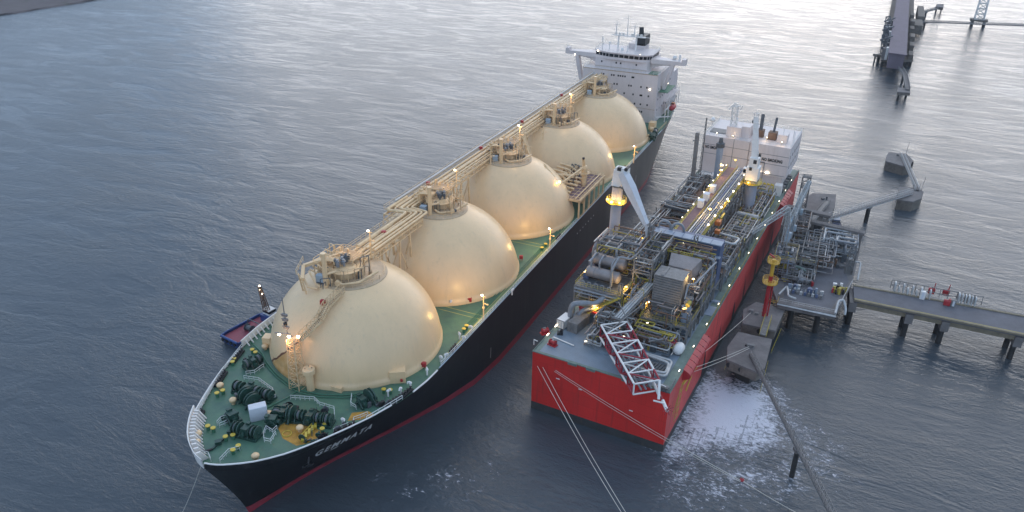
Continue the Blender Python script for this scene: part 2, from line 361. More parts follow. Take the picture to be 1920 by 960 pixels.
YS = [0, .25, .7, 1.4, 2.8, 4.5, 6.5, 9, 12, 16, 20, 26, 33, 40, 48, 58, 70, 85, 110, 140, 170, 200, 215, 230, 240, 250, 258, 264, 270, 276, 281, 285]
def ring(z):
    s0 = stemy(z); end = 278+5*min(1, z/10)
    pts = []
    for q in YS:
        y = s0+q if q < 58 else (s0+58)+(q-58)*(end-(s0+58))/(285-58)
        pts.append((y, hb(y, z)))
    return pts
carrier = thing('gas_carrier', 'long black liquefied gas carrier with five cream domed tanks and white bridge tower aft', 'ship', (0, 0, 0))
hull_n = node('hull', carrier)
def shell(zs, mat, name, sheer=None, label=None, smooth=True):
    b = MB(mat); rs = [ring(z) for z in zs]; n = len(YS)
    for sgn in (1, -1):
        vs = [(sgn*x, y, z) for r_, z in zip(rs, zs) for (y, x) in r_]
        fs = [(j*n+i, j*n+i+1, (j+1)*n+i+1, (j+1)*n+i) for j in range(len(zs)-1) for i in range(n-1)]
        if sgn < 0: fs = [f[::-1] for f in fs]
        b.add(vs, fs, smooth)
    vs = []                              # transom
    for r_, z in zip(rs, zs): y, x = r_[-1]; vs += [(-x, y, z), (x, y, z)]
    b.add(vs, [(2*j+1, 2*j, 2*j+2, 2*j+3) for j in range(len(zs)-1)])
    return b.build(name, hull_n, label=label)
shell([-2, 0, 2.05], m_boot, 'boot_topping')
def sheer(y): return 18.0+1.5*max(0, min(1, (24-y)/34))
shell([2.05, 3.5, 5, 6.5, 8, 9.5, 11, 12.5, 14, 15.2, 16.2, 17.2, 17.9], m_hull, 'shell_plating')
# deck
b = MB(m_deck); r_ = ring(17.7); P = [(x-.06 if x > 0 else 0, y) for y, x in r_]; n = len(P)
b.add([(x, y, DZ) for x, y in P]+[(-x, y, DZ) for x, y in P], [(i, i+1, n+i+1, n+i)[::-1] for i in range(n-1)])
b.build('weather_deck', carrier)
# bulwark at the bow: white rim with stiffener brackets
b = MB(m_white)
def bulw(y0, y1, sgn, zf=None):
    ys = []
    y = y0
    while y < y1: ys.append(y); y += .5 if y < -6 else 1.5
    ys.append(y1)
    for k in range(len(ys)-1):
        a, c = ys[k], ys[k+1]; xa, xc = hb(a, 17.9), hb(c, 17.9)
        z1 = zf if zf else sheer(a); z2 = zf if zf else sheer(c); dz = z1-17.9
        vs = [(sgn*xa, a, 17.9), (sgn*xc, c, 17.9), (sgn*(xc+.2*(z2-17.9)), c-.05, z2), (sgn*(xa+.2*dz), a-.05, z1), (sgn*(xa-.22), a, 17.9), (sgn*(xc-.22), c, 17.9), (sgn*(xc+.2*(z2-17.9)-.22), c, z2), (sgn*(xa+.2*dz-.22), a, z1)]
        fs = [(0, 1, 2, 3), (7, 6, 5, 4), (3, 2, 6, 7)]
        b.add(vs, [f if sgn > 0 else f[::-1] for f in fs])
bulw(-12.35, -1, -1, 20.2); b.cut(); bulw(22, 36, -1, 19.4); b.cut()
for i in range(13):                      # triangular brackets inside the bulwark
    y = -11.4+i*.78; x = hb(y, 17.9); dx = (hb(y+.3, 17.9)-hb(y-.3, 17.9))/.6; nrm = V((1, dx, 0)).normalized(); tg_ = V((-nrm.y, nrm.x, 0))*.16
    o_ = V((-x+.1, y, 0)); P = [o_+V((0, 0, 20.0)), o_+nrm*.9+V((0, 0, 19.9)), o_+nrm*2.1+V((0, 0, 17.75)), o_+V((0, 0, 17.75))]
    b.add([p-tg_ for p in P]+[p+tg_ for p in P], [(0, 1, 2, 3), (7, 6, 5, 4), (0, 4, 5, 1), (1, 5, 6, 2), (2, 6, 7, 3), (3, 7, 4, 0)]); b.cut()
for i in range(9):
    y = 23+i*1.5; x = hb(y, 17.9)-.2; b.bar((-x+.1, y, 19.1), (-x+1.2, y, 17.8), .2, .3); b.cut()
for o in b.build_each('bow_bulwark', carrier): pass
b = MB(m_hull); bulw(-12.35, 19, 1); b.build('port_bulwark', carrier)
b = MB(m_white); bulw(-1, 22, -1); b.build('starboard_bulwark', carrier)
b = MB(m_white)                          # port gunwale rim
ys = [-12.35, -12.2]+[-12+i*.4 for i in range(15)]+[-6+i*2 for i in range(23)]
rim = []
for y in ys:
    if y <= 19: rim.append((hb(y, 17.9)+.2*(sheer(y)-17.9)-.1, y-.05, sheer(y)))
b.path(rim, .17, n=6)
rim = [(hb(y, 17.9)+.02, y, 18.0) for y in [24+i*1 for i in range(10)]]; b.path(rim, .2, n=6)
b.build('gunwale', carrier)
def side_rail(y0, y1, sgn, name='deck_rail', h=1.2, step=1.6):
    b = MB(m_rail); ys = [y0+(y1-y0)*i/max(1, round((y1-y0)/6)) for i in range(max(1, round((y1-y0)/6))+1)]
    b.rail([(sgn*(hb(y, 17.9)-.25), y, DZ) for y in ys], h, step, .07, bars=2)
    b.bx
    return b.build(name, carrier)
side_rail(35, 122, 1); side_rail(149, 205, 1); side_rail(36, 230, -1); side_rail(245, 279, 1); side_rail(-2, 22, -1); side_rail(12, 21, 1)
# light fender strip at the deck edge
b = MB(m_bluegrey); b.path([(hb(y, 17.9)-.1, y, 17.95) for y in range(34, 232, 6)], .16, n=5); b.build('sheer_strake_edge', hull_n)
# name lettering that follows the flare
vs, fs = text_mesh('GEMMATA', 1.0, 1.35, .035)
# letter box: along y, up z, on the hull surface
tw = max(v.x for v in vs); th = max(v.y for v in vs)
NY0, NY1, NZ0, NZ1 = 5.0, 17.4, 10.9, 14.2
def name_pt(v):
    y = NY0+(v.x/tw)*(NY1-NY0)-1.25*(v.y/th); z = NZ0+(v.y/th)*(NZ1-NZ0); return V((hb(y, z)+.2, y, z))
b = MB(m_white); b.add([name_pt(v) for v in vs], fs); b.build('name_lettering', hull_n)
b = MB(m_white)                          # draught marks and small plates
for y, z, l, h in ((9.5, 9.2, 1.6, .5), (60, 4.5, .18, 3.2), (17, 4, .0, 0), (188, 3.2, .2, 3.4), (188, 8, .2, 2.6)):
    b.cut()
    if l: b.add([(hb(y, z)+.06, y, z), (hb(y+l, z)+.06, y+l, z), (hb(y+l, z+h)+.06, y+l, z+h), (hb(y, z+h)+.06, y, z+h)], [(0, 1, 2, 3)])
for i in range(7): b.cut(); b.box((23.05, 122+i*2.6, 13.6), (.06, .35, .35))
b.build_each('hull_marking', hull_n)
b = MB(m_blk)                            # anchor in its recess
c = V((hb(3.2, 12.2), 3.2, 12.2)); b.tube(c+V((0, .9, 1.6)), c+V((.25, -.6, -1.4)), .28); b.bar(c+V((.3, -2.0, -.7)), c+V((.3, .8, -2.0)), .35, .5); b.box(c+V((-.3, 1.2, 2)), (1, 1.6, 1.4))
b.build('anchor', carrier)

# painted yellow lines and ochre patches on deck
b = MB(m_deckline)
def dline(p, q, w_=.18, z=DZ+.01):
    p = V((p[0], p[1], 0)); q = V((q[0], q[1], 0)); d = (q-p).normalized(); s_ = V((-d.y, d.x, 0))*w_/2
    b.add([(*(p-s_).xy, z), (*(p+s_).xy, z), (*(q+s_).xy, z), (*(q-s_).xy, z)], [(3, 2, 1, 0)])
for yy in (56.5, 58.2): dline((10, yy), (21.5, yy))
for yy in (100, 101.8): dline((8, yy), (21.5, yy))
dline((21.6, 40), (21.6, 120)); dline((21.0, 60), (21.0, 118))
b.build('deck_marking', carrier)
b = MB(m_ochre)
a1 = [at(*q, DZ) for q in ((520, 800), (545, 787), (577, 797), (612, 812), (575, 832), (556, 836), (530, 822))]
b.add([(p.x, p.y, DZ+.012) for p in a1], [tuple(range(len(a1)))[::-1]])
a2 = [at(*q, DZ) for q in ((660, 774), (690, 771), (703, 777), (676, 787), (652, 789))]
b.add([(p.x, p.y, DZ+.012) for p in a2], [tuple(range(len(a2)))[::-1]])
b.build('nonslip_patch', carrier)

# ---------------------------------------------------------------- tanks
TC = [36.0]+[33.12+43.24*i for i in range(1, 5)]
TR = [19.5]+[21.0]*4
def tank_mat(first):
    m = m_cream.copy(); m.name = 'cream_tank_shell'+('_rust_stained' if first else '')
    nt = m.node_tree; L = nt.links.new; bs = nt.nodes['Principled BSDF']; src = bs.inputs['Base Color'].links[0].from_socket
    tc = nd(nt, 'ShaderNodeTexCoord')
    if first:
        sx = nd(nt, 'ShaderNodeSeparateXYZ'); L(tc.outputs['Object'], sx.inputs[0])
        n = nd(nt, 'ShaderNodeTexNoise'); n.inputs['Scale'].default_value = .55; n.inputs['Detail'].default_value = 7; L(tc.outputs['Object'], n.inputs['Vector'])
        def mr(s, a, b_, c=0, d=1): q = nd(nt, 'ShaderNodeMapRange'); q.inputs[1].default_value = a; q.inputs[2].default_value = b_; q.inputs[3].default_value = c; q.inputs[4].default_value = d; L(s, q.inputs[0]); return q.outputs[0]
        def mth(op, a, b_): q = nd(nt, 'ShaderNodeMath', operation=op); (L(a, q.inputs[0]) if not isinstance(a, float) else None); (L(b_, q.inputs[1]) if not isinstance(b_, float) else setattr(q.inputs[1], 'default_value', b_)); return q.outputs[0]
        # region below a slanting line on the forward starboard side
        e = mth('ADD', mth('MULTIPLY', sx.outputs[0], -.88), mth('MULTIPLY', sx.outputs[2], 1.0))     # z - .72 x
        e = mth('ADD', e, mth('MULTIPLY', n.outputs[0], 1.4))
        edge = mr(e, 28.7, 29.3, 1, 0)
        side = mth('MULTIPLY', mr(sx.outputs[0], -1.8, -.8, 1, 0), mr(sx.outputs[1], 27, 29, 1, 0))
        fac = mth('MULTIPLY', mth('MULTIPLY', edge, side), mr(n.outputs[0], .3, .62, .45, .9))
        mx = nd(nt, 'ShaderNodeMix', data_type='RGBA'); mx.inputs[7].default_value = (.50, .27, .08, 1); L(src, mx.inputs[6]); L(fac, mx.inputs[0]); src = mx.outputs[2]
        d1 = mth('SUBTRACT', e, 29.15); ab = nd(nt, 'ShaderNodeMath', operation='ABSOLUTE'); L(d1, ab.inputs[0])
        crack = mth('MULTIPLY', mr(ab.outputs[0], .12, .35, 1, 0), side)
        mx = nd(nt, 'ShaderNodeMix', data_type='RGBA'); mx.inputs[7].default_value = (.13, .04, .02, 1); L(src, mx.inputs[6]); L(crack, mx.inputs[0]); src = mx.outputs[2]
    L(src, bs.inputs['Base Color']); return m
m_tank0, m_tank1 = tank_mat(True), tank_mat(False)
tank_specs = ['foremost dome, rust stained beside the foremast', 'second dome from the bow', 'third dome, beside the cargo manifold', 'fourth dome, behind the deck crane', 'aftmost dome in front of the bridge tower']
def dome(i):
    r0, rt = TR[i], 7.3 if i else 7.9; z0, z1 = 18.9, 35.3
    zc = ((z0+z1)-(r0*r0-rt*rt)/(z1-z0))/2; Rr = math.sqrt(r0*r0+(z0-zc)**2)
    prof = [(r0+.25, DZ-.1), (r0+.25, z0-.25), (r0, z0)]
    N = 26; a0 = math.asin((z0-zc)/Rr); a1 = math.asin((z1-zc)/Rr)
    for k in range(1, N+1): t = a0+(a1-a0)*k/N; prof.append((Rr*math.cos(t), zc+Rr*math.sin(t)))
    b = MB(m_tank1 if i else m_tank0); c = (0, TC[i], 0)
    b.lathe(c, prof, 96, caps=False)
    o = b.build('tank_shell', tank_nodes[i])
    return zc, Rr
tank_nodes = []
for i in range(5):
    t = node('storage_tank', carrier); t['label'] = tank_specs[i]; tank_nodes.append(t)
DS = [dome(i) for i in range(5)]
def on_dome(u, v, i, off=0):            # where the line of sight meets tank i (radius + off)
    D = (_F+_R*((u-960)/FPX)-_U*((v-480)/FPX)).normalized(); c = V((0, TC[i], DS[i][0])); r_ = DS[i][1]+off
    q = CAMP-c; bb = q.dot(D); dd = bb*bb-(q.dot(q)-r_*r_)
    return CAMP+D*(-bb-math.sqrt(max(0, dd)))
m_toprough = m_tanring
for i in range(5):
    c = V((0, TC[i]-(2.2 if i == 0 else 0), 0)); T = tank_nodes[i]; k0 = 35.25
    rng = random.Random(i+3)
    b = MB(m_tanring); rr = 7.3 if i else 7.9
    b.lathe((0, TC[i], 0), [(rr, 35.28), (rr, 35.5), (rr-.3, 35.55), (4.6, 36.1), (3.3, 36.25), (0.01, 36.3)], 40, caps=False, smooth=False)
    b.build('dome_collar', T)
    b = MB(m_creamp); b.lathe(c, [(2.6, 36.1), (2.6, 37.8), (2.4, 38.1), (0.01, 38.4)], 28, caps=False)
    for q in range(16): a = q*math.pi/8; b.tube(c+V((3.7*math.cos(a), 3.7*math.sin(a), 36.0)), c+V((3.7*math.cos(a), 3.7*math.sin(a), 38.1)), .09, n=5)
    b.lathe(c, [(3.9, 38.0), (3.9, 38.12), (2.6, 38.12), (2.6, 38.0)], 32, caps=False, smooth=False)
    b.build('tank_trunk', T)
    b = MB(m_creamp); b.rail([c+V((3.9*math.cos(a*math.pi/8), 3.9*math.sin(a*math.pi/8), 38.1)) for a in range(16)], 1.1, 1.6, .05, closed=True)
    b.rail([V((rr-.5, 0, 0))*math.cos(a*math.pi/10)+V((0, rr-.5, 0))*math.sin(a*math.pi/10)+V((0, TC[i], 35.6)) for a in range(20)], 1.0, 2, .045, closed=True)
    b.build('dome_handrail', T)
    b = MB(m_cream)                      # thick vent post forward of the trunk
    vp = c+V((.0 if i else -1.2, -5.4, 35.4)); b.tube(vp, vp+V((0, 0, 7.8)), .52, n=14); b.tube(vp+V((0, 0, 7.8)), vp+V((0, 0, 8.1)), .62, n=14)
    b.tube(vp+V((.1, 0, 3)), vp+V((1.8, 1.6, 3.4)), .28, n=8)
    b.build('vent_mast', T)
    b = MB(m_steeld, m_pipe)             # valves
    for q in range(9):
        a = rng.uniform(0, 6.28); r1 = rng.uniform(.4, 2.2); p = c+V((r1*math.cos(a), r1*math.sin(a), 38.8)); h = rng.uniform(.5, 1.5)
        b.mat(m_pipe if q % 2 else m_steeld); b.tube(p, p+V((0, 0, h)), rng.uniform(.2, .42), n=8)
        b.lathe(p+V((0, 0, h)), [(.45, 0), (.45, .12), (.1, .14), (.1, .4), (.35, .45), (.35, .52)], 10)
    b.build('valve_cluster', T)
    b = MB(m_creamp)
    for q in range(7):                   # loops of pipe from trunk to the rack
        zz = 37.0+q*.42; y = -3+q*.95
        b.path([c+V((-1.4, y*.6, 39)), c+V((-1.4, y*.6, 39.9-q*.12)), c+V((-4.9, y, 39.9-q*.12)), c+V((-4.9, y, zz-.6)), c+V((-8.0, y+1.0, zz-.6))], .2+.05*(q % 3), n=7, fil=.7)
    b.path([c+V((6.6, 2.8, 37.0)), c+V((5.2, -2.4, 36.5)), c+V((2.4, -4.7, 36.4)), c+V((.8, -4.2, 36.8))], .3, n=8, fil=.5)
    b.build('dome_pipework', T)
    b = MB(m_creamp, m_creamd, m_steeld); rng = random.Random(50+i)      # cage of thin frames and small gear between trunk and rack
    for k in range(46):
        a = rng.uniform(0, 6.283); r1 = rng.uniform(3.2, 6.2); p = c+V((r1*math.cos(a), r1*math.sin(a), 36.1)); h = rng.uniform(.5, 3.4) if k % 3 else rng.uniform(3, 5)
        b.mat(rng.choice((m_creamp, m_creamp, m_creamd, m_steeld)))
        if k % 4 == 0: b.box(p+V((0, 0, .5)), (rng.uniform(.4, 1.0), rng.uniform(.4, .9), rng.uniform(.6, 1.4)), a)
        elif k % 4 == 1: q = p+V((rng.uniform(-2, 2), rng.uniform(-2, 2), 0)); b.path([p, p+V((0, 0, h)), q+V((0, 0, h)), q], .1, n=5, fil=.3)
        else: b.bar(p, p+V((0, 0, h)), .12); b.bar(p+V((0, 0, h)), p+V((rng.uniform(-1.6, 1.6), rng.uniform(-1.6, 1.6), h)), .1)
    for x in (-6.4, -4.6):
        for y in (-2.5, 0, 2.5, 5):
            b.mat(m_creamp); b.bar(c+V((x, y, 34)), c+V((x, y, 39.8)), .14)
        for z in (37, 38.4, 39.8): b.bar(c+V((x, -2.5, z)), c+V((x, 5, z)), .1)
    b.build('gear_cage', T)
    b = MB(m_bluegrey); p = c+V((-2.4 if i else -3.2, -4.6, 36.0)); b.box(p+V((0, 0, .7)), (1.7, 1.3, 1.7), .2); b.mat(m_steeld); b.box(p+V((0, 0, -.2)), (1.9, 1.5, .25), .2)
    b.build('control_box', T)
    b = MB(m_creamp, m_creamd)           # square valve platform above the trunk, aft
    x0, x1, y0, y1 = (-4.0, 1.4, 1.0, 5.2); zt = 40.2 if i else 39.2
    for x in (x0, x1):
        for y in (y0, y1): b.bar(c+V((x, y, 36)), c+V((x, y, zt)), .22)
        b.bar(c+V((x, y0, 36.3)), c+V((x, y1, zt)), .12); b.bar(c+V((x, y0, zt)), c+V((x, y1, zt)), .25)
    for y in (y0, y1): b.bar(c+V((x0, y, zt)), c+V((x1, y, zt)), .25); b.bar(c+V((x0, y, 36.3)), c+V((x1, y, zt)), .12)
    b.mat(m_creamd); b.box(c+V(((x0+x1)/2, (y0+y1)/2, zt+.1)), (x1-x0, y1-y0, .1))
    b.mat(m_creamp); b.rail([c+V((x0, y0, zt+.1)), c+V((x1, y0, zt+.1)), c+V((x1, y1, zt+.1)), c+V((x0, y1, zt+.1))], 1.1, 1.7, .05, closed=True)
    for q in range(5): p = c+V((rng.uniform(x0+.5, x1-.5), rng.uniform(y0+.5, y1-.5), zt)); b.tube(p, p+V((0, 0, rng.uniform(.6, 1.6))), .25, n=8)
    b.build('valve_platform', T)
# box frame and gantry on tank 1
b = MB(m_cream)
c = V((0, 33.8, 0))
for (p, q) in (((-7.6, -4.5, 38.6), (-5.2, -8.2, 37.6)), ((-7.6, -4.5, 38.6), (-2.0, 2.5, 39.8))): b.bar(c+V(p), c+V(q), .7, .7)
b.path([c+V((-6.3, -6.8, 37.4)), c+V((-4.6, -7.4, 35.6)), c+V((-2.6, -6.7, 35.2))], .3, n=7)
b.path([c+V((-5.4, -5.6, 38.4)), c+V((-3.0, -6.6, 36.2)), c+V((-2.2, -6.2, 35.6))], .22, n=7)
b.build('pipe_gantry', tank_nodes[0])
b = MB(m_creamp); b.rail([c+V((-8.6, -3.2, 39)), c+V((-7.2, -7.6, 38)), c+V((-4.6, -9, 37.4))], 1.2, 1.5, .05)
b.bar(c+V((-7.3, -6.8, 37.8)), c+V((-6.9, -6.4, 33.5)), .25); b.bar(c+V((-5.2, -8.2, 37.4)), c+V((-4.9, -7.8, 33.9)), .25)
b.build('gantry_rail', tank_nodes[0])

# stair truss climbing tank 1 from the foremast
b = MB(m_creamp, m_creamd)
sp = [on_dome(642, 545, 0, 1.0), on_dome(612, 576, 0, 1.2), on_dome(600, 600, 0, 1.3), on_dome(578, 622, 0, 1.6), V((-1.2, 17.4, 27.6))]
sp[-1] = V((-.4, 17.2, 28.6))
for p, q in zip(sp, sp[1:]):
    d = (q-p); sdv = d.cross(V((0, 0, 1))).normalized()*.75
    for sg in (-1, 1):
        b.bar(p+sdv*sg, q+sdv*sg, .2, .3); b.bar(p+sdv*sg+V((0, 0, 1.3)), q+sdv*sg+V((0, 0, 1.3)), .12)
        n = max(2, int(d.length/.9))
        for k in range(n+1): x = p.lerp(q, k/n)+sdv*sg; b.bar(x, x+V((0, 0, 1.3)), .1); (b.bar(x, p.lerp(q, (k+1)/n)+sdv*sg+V((0, 0, 1.3)), .08) if k < n else None)
    b.mat(m_creamd); n = max(2, int(d.length/.35))
    for k in range(n): x = p.lerp(q, (k+.5)/n); b.bar(x-sdv, x+sdv, .22, .06)
    b.mat(m_creamp)
    mid = p.lerp(q, .5); c0 = V((0, TC[0], DS[0][0])); foot = c0+(mid-c0).normalized()*(DS[0][1]); b.bar(mid, foot, .15)
b.build('tank_stair', carrier)

# foremast
b = MB(m_creamp); b.lattice((-.9, 15.4, 17.7), (-1.0, 15.8, 29.6), 2.6, 1.7, 9, .13, .07, side=(1, 0, 0))
b.bar((-1.9, 15.4, 29.6), (.6, 16.2, 29.9), .8, .12); b.bar((-.4, 17.3, 28.5), (-.6, 16.2, 29.4), 1.3, .1)
fm = b.build('foremast', carrier)
b = MB(m_steel, m_blk); b.tube((-3.0, 16.6, 29.4), (-3.3, 16.8, 38.4), .11, n=6); b.bar((-1.4, 16, 29.7), (-3.1, 16.6, 29.6), .5, .12); b.bar((-5.4, 15.6, 29.9), (-2.0, 16.4, 30.0), .3, .1)
for z in (31.3, 33.1, 34.2): b.box((-3.1, 16.6, z), (1.2, .5, .6)); b.bar((-4.1, 16.6, z), (-2.2, 16.6, z+.2), .12)
b.mat(m_blk); b.lathe((-3.0, 16.4, 32.2), [(.1, -.4), (.4, -.2), (.4, .3), (.1, .5)], 10)
b.build('signal_mast', fm)
b = MB(m_lampw)
for p in ((-1.8, 15.6, 29.95), (.2, 16.1, 30.2), (-4.3, 15.6, 29.7)): b.cut(); b.box(p, (.55, .35, .25))
b.build_each('flood_lamp', fm)
plight((-1.9, 14.6, 29.4), 350, (1, .55, .25), .8); 

# deck vent with cap, long box, store house
b = MB(m_cream, m_creamd); c = V((2.1, 15.8, 17.7)); b.lathe(c, [(.85, 0), (.85, 4.2), (1.35, 4.25), (1.35, 5.2), (1.2, 5.4), (.01, 5.45)], 20, caps=False, smooth=False)
b.mat(m_creamd)
for a in (.5, 2.1, 4): b.tube(c+V((.7*math.cos(a), .7*math.sin(a), 5.4)), c+V((.7*math.cos(a), .7*math.sin(a), 5.6)), .14, n=7)
b.build('capped_vent', carrier)
b = MB(m_cream); c = at(620, 730, 17.7); b.box(c+V((0, .2, .55)), (5.6, 1.1, 1.1), .06); b.build('deck_locker', carrier)
b = MB(m_cream, m_redbox); c = at(746, 712, 17.7); b.box(c+V((0, 0, 1.4)), (3.4, 2.7, 2.8), .55); b.box(c+V((0, 0, 2.85)), (3.5, 2.8, .12), .55); b.mat(m_redbox); b.tube(c+V((1.5, -.9, 1.0)), c+V((1.75, -1.2, 1.0)), .3, n=10)
b.mat(m_cream); b.lathe(c+V((-2.1, -1.1, 0)), [(.35, 0), (.35, .5), (.75, .6), (.75, 1.2), (.3, 1.5), (.01, 1.5)], 14, caps=False)
b.build('deck_house', carrier)
b = MB(m_cream); c = at(501, 650, 17.7); b.box(c+V((0, .6, 1.3)), (1.9, 2.2, 2.6), .3); b.lathe(c+V((.3, -1.0, 0)), [(.35, 0), (.35, .4), (.7, .5), (.7, 1.1), (.01, 1.3)], 12, caps=False)
b.build('deck_house', carrier, label='cream deck house on the starboard side')
b = MB(m_grey); c = at(486, 784, 17.7); b.box(c+V((0, 0, 1.6)), (3.4, 1.9, 3.2), .85); o = b.build('covered_console', carrier)
md = o.modifiers.new('b', 'BEVEL'); md.width = .15; md.segments = 2
# red hose boxes
b = MB(m_redbox); b.box((0, 0, 1.0), (1.0, .8, .95), .3); b.bar((-.3, 0, 0), (-.3, 0, .7), .1); b.bar((.3, 0, 0), (.3, 0, .7), .1)
hose = b.build('fire_hose_box', carrier)
spots = [at(795, 690, 17.7), at(881, 568, 17.7), at(977, 488, 17.7), at(519, 678, 17.9), at(606, 574, 32.9), at(720, 443, 36.6), at(803, 350, 37), at(902, 283, 37), at(979, 233, 37), at(1053, 183, 37), at(1236, 205, 19)]
hose.location = spots[0]
for p in spots[1:]: q = hose.copy(); COL.objects.link(q); q.location = p

# mushroom vents, bollards, gooseneck vents
b = MB(m_cream); b.lathe((0, 0, 0), [(.42, 0), (.42, .65), (.72, .7), (.75, 1.15), (.5, 1.4), (.01, 1.45)], 14, caps=False); mv = b.build('mushroom_vent', carrier)
L_ = [(414, 729), (438, 757), (505, 782), (373, 820), (480, 862), (563, 809), (370, 836)]
for k, (u, v) in enumerate(L_):
    p = at(u, v, DZ)
    if k == 0: mv.location = p
    else: q = mv.copy(); COL.objects.link(q); q.location = p
b = MB(m_green2, m_yellow); b.tube((0, 0, 0), (0, 0, .95), .36, n=12); b.mat(m_yellow); b.tube((0, 0, .95), (0, 0, 1.12), .5, n=12)
bo = b.build('bollard', carrier)
L_ = [(474, 662), (480, 667), (440, 679), (437, 685), (408, 744), (419, 739), (391, 806), (401, 810), (438, 851), (448, 843), (610, 801), (605, 811), (720, 737), (732, 738), (875, 617), (870, 623), (424, 826), (438, 823), (1023, 463), (1016, 470)]
for k, (u, v) in enumerate(L_):
    p = at(u, v, DZ)
    if k == 0: bo.location = p
    else: q = bo.copy(); COL.objects.link(q); q.location = p
b = MB(m_white); b.path([(0, 0, 0), (0, 0, 1.3), (.15, -.1, 1.65), (.5, -.2, 1.6), (.55, -.25, 1.2)], .2, n=7); b.lathe((.0, 0, 1.2), [(.3, 0), (.35, .3), (.1, .5)], 8); gv = b.build('gooseneck_vent', carrier)
L_ = [(826, 678), (835, 675), (801, 703), (770, 728), (752, 738), (643, 796), (728, 743), (862, 636), (884, 622), (846, 573), (868, 641), (960, 553)]
for k, (u, v) in enumerate(L_):
    p = at(u, v, DZ)
    if k == 0: gv.location = p
    else: q = gv.copy(); COL.objects.link(q); q.location = p; q.rotation_euler = (0, 0, k*1.3)
# dark roller fairleads on the deck edge
b = MB(m_blk, m_steeld); b.box((0, 0, .25), (1.0, 2.6, .5)); 
for y in (-.9, 0, .9): b.lathe((0, y, .5), [(.28, 0), (.2, .15), (.2, .5), (.32, .65)], 10)
fl = b.build('roller_fairlead', carrier)
Ys = [(1, 18.5), (1, 21), (1, 23.5), (1, 42), (1, 7), (1, 9), (-1, -9.2), (-1, -6.4), (-1, -3.5), (-1, -.8), (-1, 9), (-1, 11.5), (-1, 17), (-1, 19.5), (1, 108), (1, 174), (1, 193)]
for k, (sg, y) in enumerate(Ys):
    q = fl if k == 0 else fl.copy()
    if k: COL.objects.link(q)
    x = hb(y, 17.9)-.9; q.location = (sg*x, y, DZ); q.rotation_euler = (0, 0, -sg*math.atan2(hb(y+1, 17.9)-hb(y-1, 17.9), 2))

# winches
def winch(length, drums, R0=1.1, seed=0):
    rng = random.Random(seed); b = MB(m_green, m_steeld)
    b.box((0, 0, .2), (length, 2.2, .4)); b.tube((-length/2, 0, 1.2), (length/2, 0, 1.2), .22, n=8)
    n = len(drums); w_ = length/n
    for k, d in enumerate(drums):
        x = -length/2+w_*(k+.5)
        if d == 'd':
            b.mat(m_green); b.lathe((x-w_*.4, 0, 1.25), [(.3, 0), (R0, .0), (R0, .1), (.55, .12), (.55, w_*.38), (R0, w_*.4), (R0, w_*.46), (.55, w_*.48), (.55, w_*.72), (R0, w_*.74), (R0, w_*.82), (.3, w_*.82)], 20, axis=(1, 0, 0), smooth=False)
            b.mat(m_steeld); b.tube((x-w_*.25, 0, 1.25), (x, 0, 1.25), .8, n=14)
        elif d == 'g':
            b.mat(m_green); b.box((x, .1, 1.0), (w_*.7, 1.5, 1.6)); b.tube((x, -1.2, .9), (x, 1.3, .9), .38, n=10); b.box((x, .9, 1.9), (w_*.4, .6, .4))
        elif d == 'w':
            b.mat(m_green); b.lathe((x-w_*.3, 0, 1.35), [(.4, 0), (1.45, .02), (1.45, .2), (1.1, .25), (1.1, .5), (1.4, .55), (1.4, .75), (.4, .8)], 22, axis=(1, 0, 0), smooth=False)
            b.bar((x, -1.6, .2), (x, -.3, 2.2), .25)
        b.mat(m_green); b.bar((x-w_*.45, -1.0, .3), (x-w_*.45, 0, 1.6), .18, .3); b.bar((x-w_*.45, 1.0, .3), (x-w_*.45, 0, 1.6), .18, .3)
    return b
def place_winch(u0, v0, u1, v1, drums, seed=0, R0=1.0):
    p, q = at(u0, v0, DZ+.6), at(u1, v1, DZ+.6); d = q-p; b = winch(d.length/1.3, drums, R0, seed)
    o = b.build('mooring_winch', carrier); o.scale = (1.3, 1.2, 1.15); o.location = ((p.x+q.x)/2, (p.y+q.y)/2, DZ); o.rotation_euler = (0, 0, math.atan2(d.y, d.x)); return o
place_winch(440, 727, 512, 748, 'dgdd', 1, .95)
place_winch(458, 742, 482, 764, 'ww', 2, 1.1)
place_winch(438, 806, 486, 818, 'dgd', 3, 1.1)
place_winch(522, 778, 625, 793, 'gwdgdd', 4, 1.0)
place_winch(508, 800, 524, 772, 'gd', 5, .9)
place_winch(672, 760, 702, 745, 'gw', 6, 1.2)
place_winch(458, 690, 492, 676, 'dgd', 7, .85)
place_winch(425, 790, 448, 779, 'g', 8, .8)
place_winch(1222, 262, 1230, 246, 'gd', 9, .8)
# railings round the winches
b = MB(m_rail)
for L_ in ([(458, 712), (486, 716), (512, 735), (517, 748), (504, 752)], [(545, 749), (590, 752), (600, 762), (627, 770), (628, 788), (617, 796)], [(495, 818), (500, 806), (512, 814), (520, 806)], [(495, 818), (496, 829), (508, 832), (518, 816)],
           [(408, 798), (415, 790), (432, 783), (434, 792), (422, 798), (412, 802)], [(462, 704), (478, 702), (495, 690)], [(375, 852), (392, 856), (396, 866)], [(660, 745), (658, 762), (668, 768)], [(626, 812), (640, 806), (655, 800)], [(662, 800), (664, 790), (676, 786), (690, 780)], [(413, 868), (430, 850), (450, 845)]):
    b.rail([at(u, v, DZ) for u, v in L_], 1.1, 1.1, .055); b.cut()
b.build_each('winch_guard_rail', carrier)
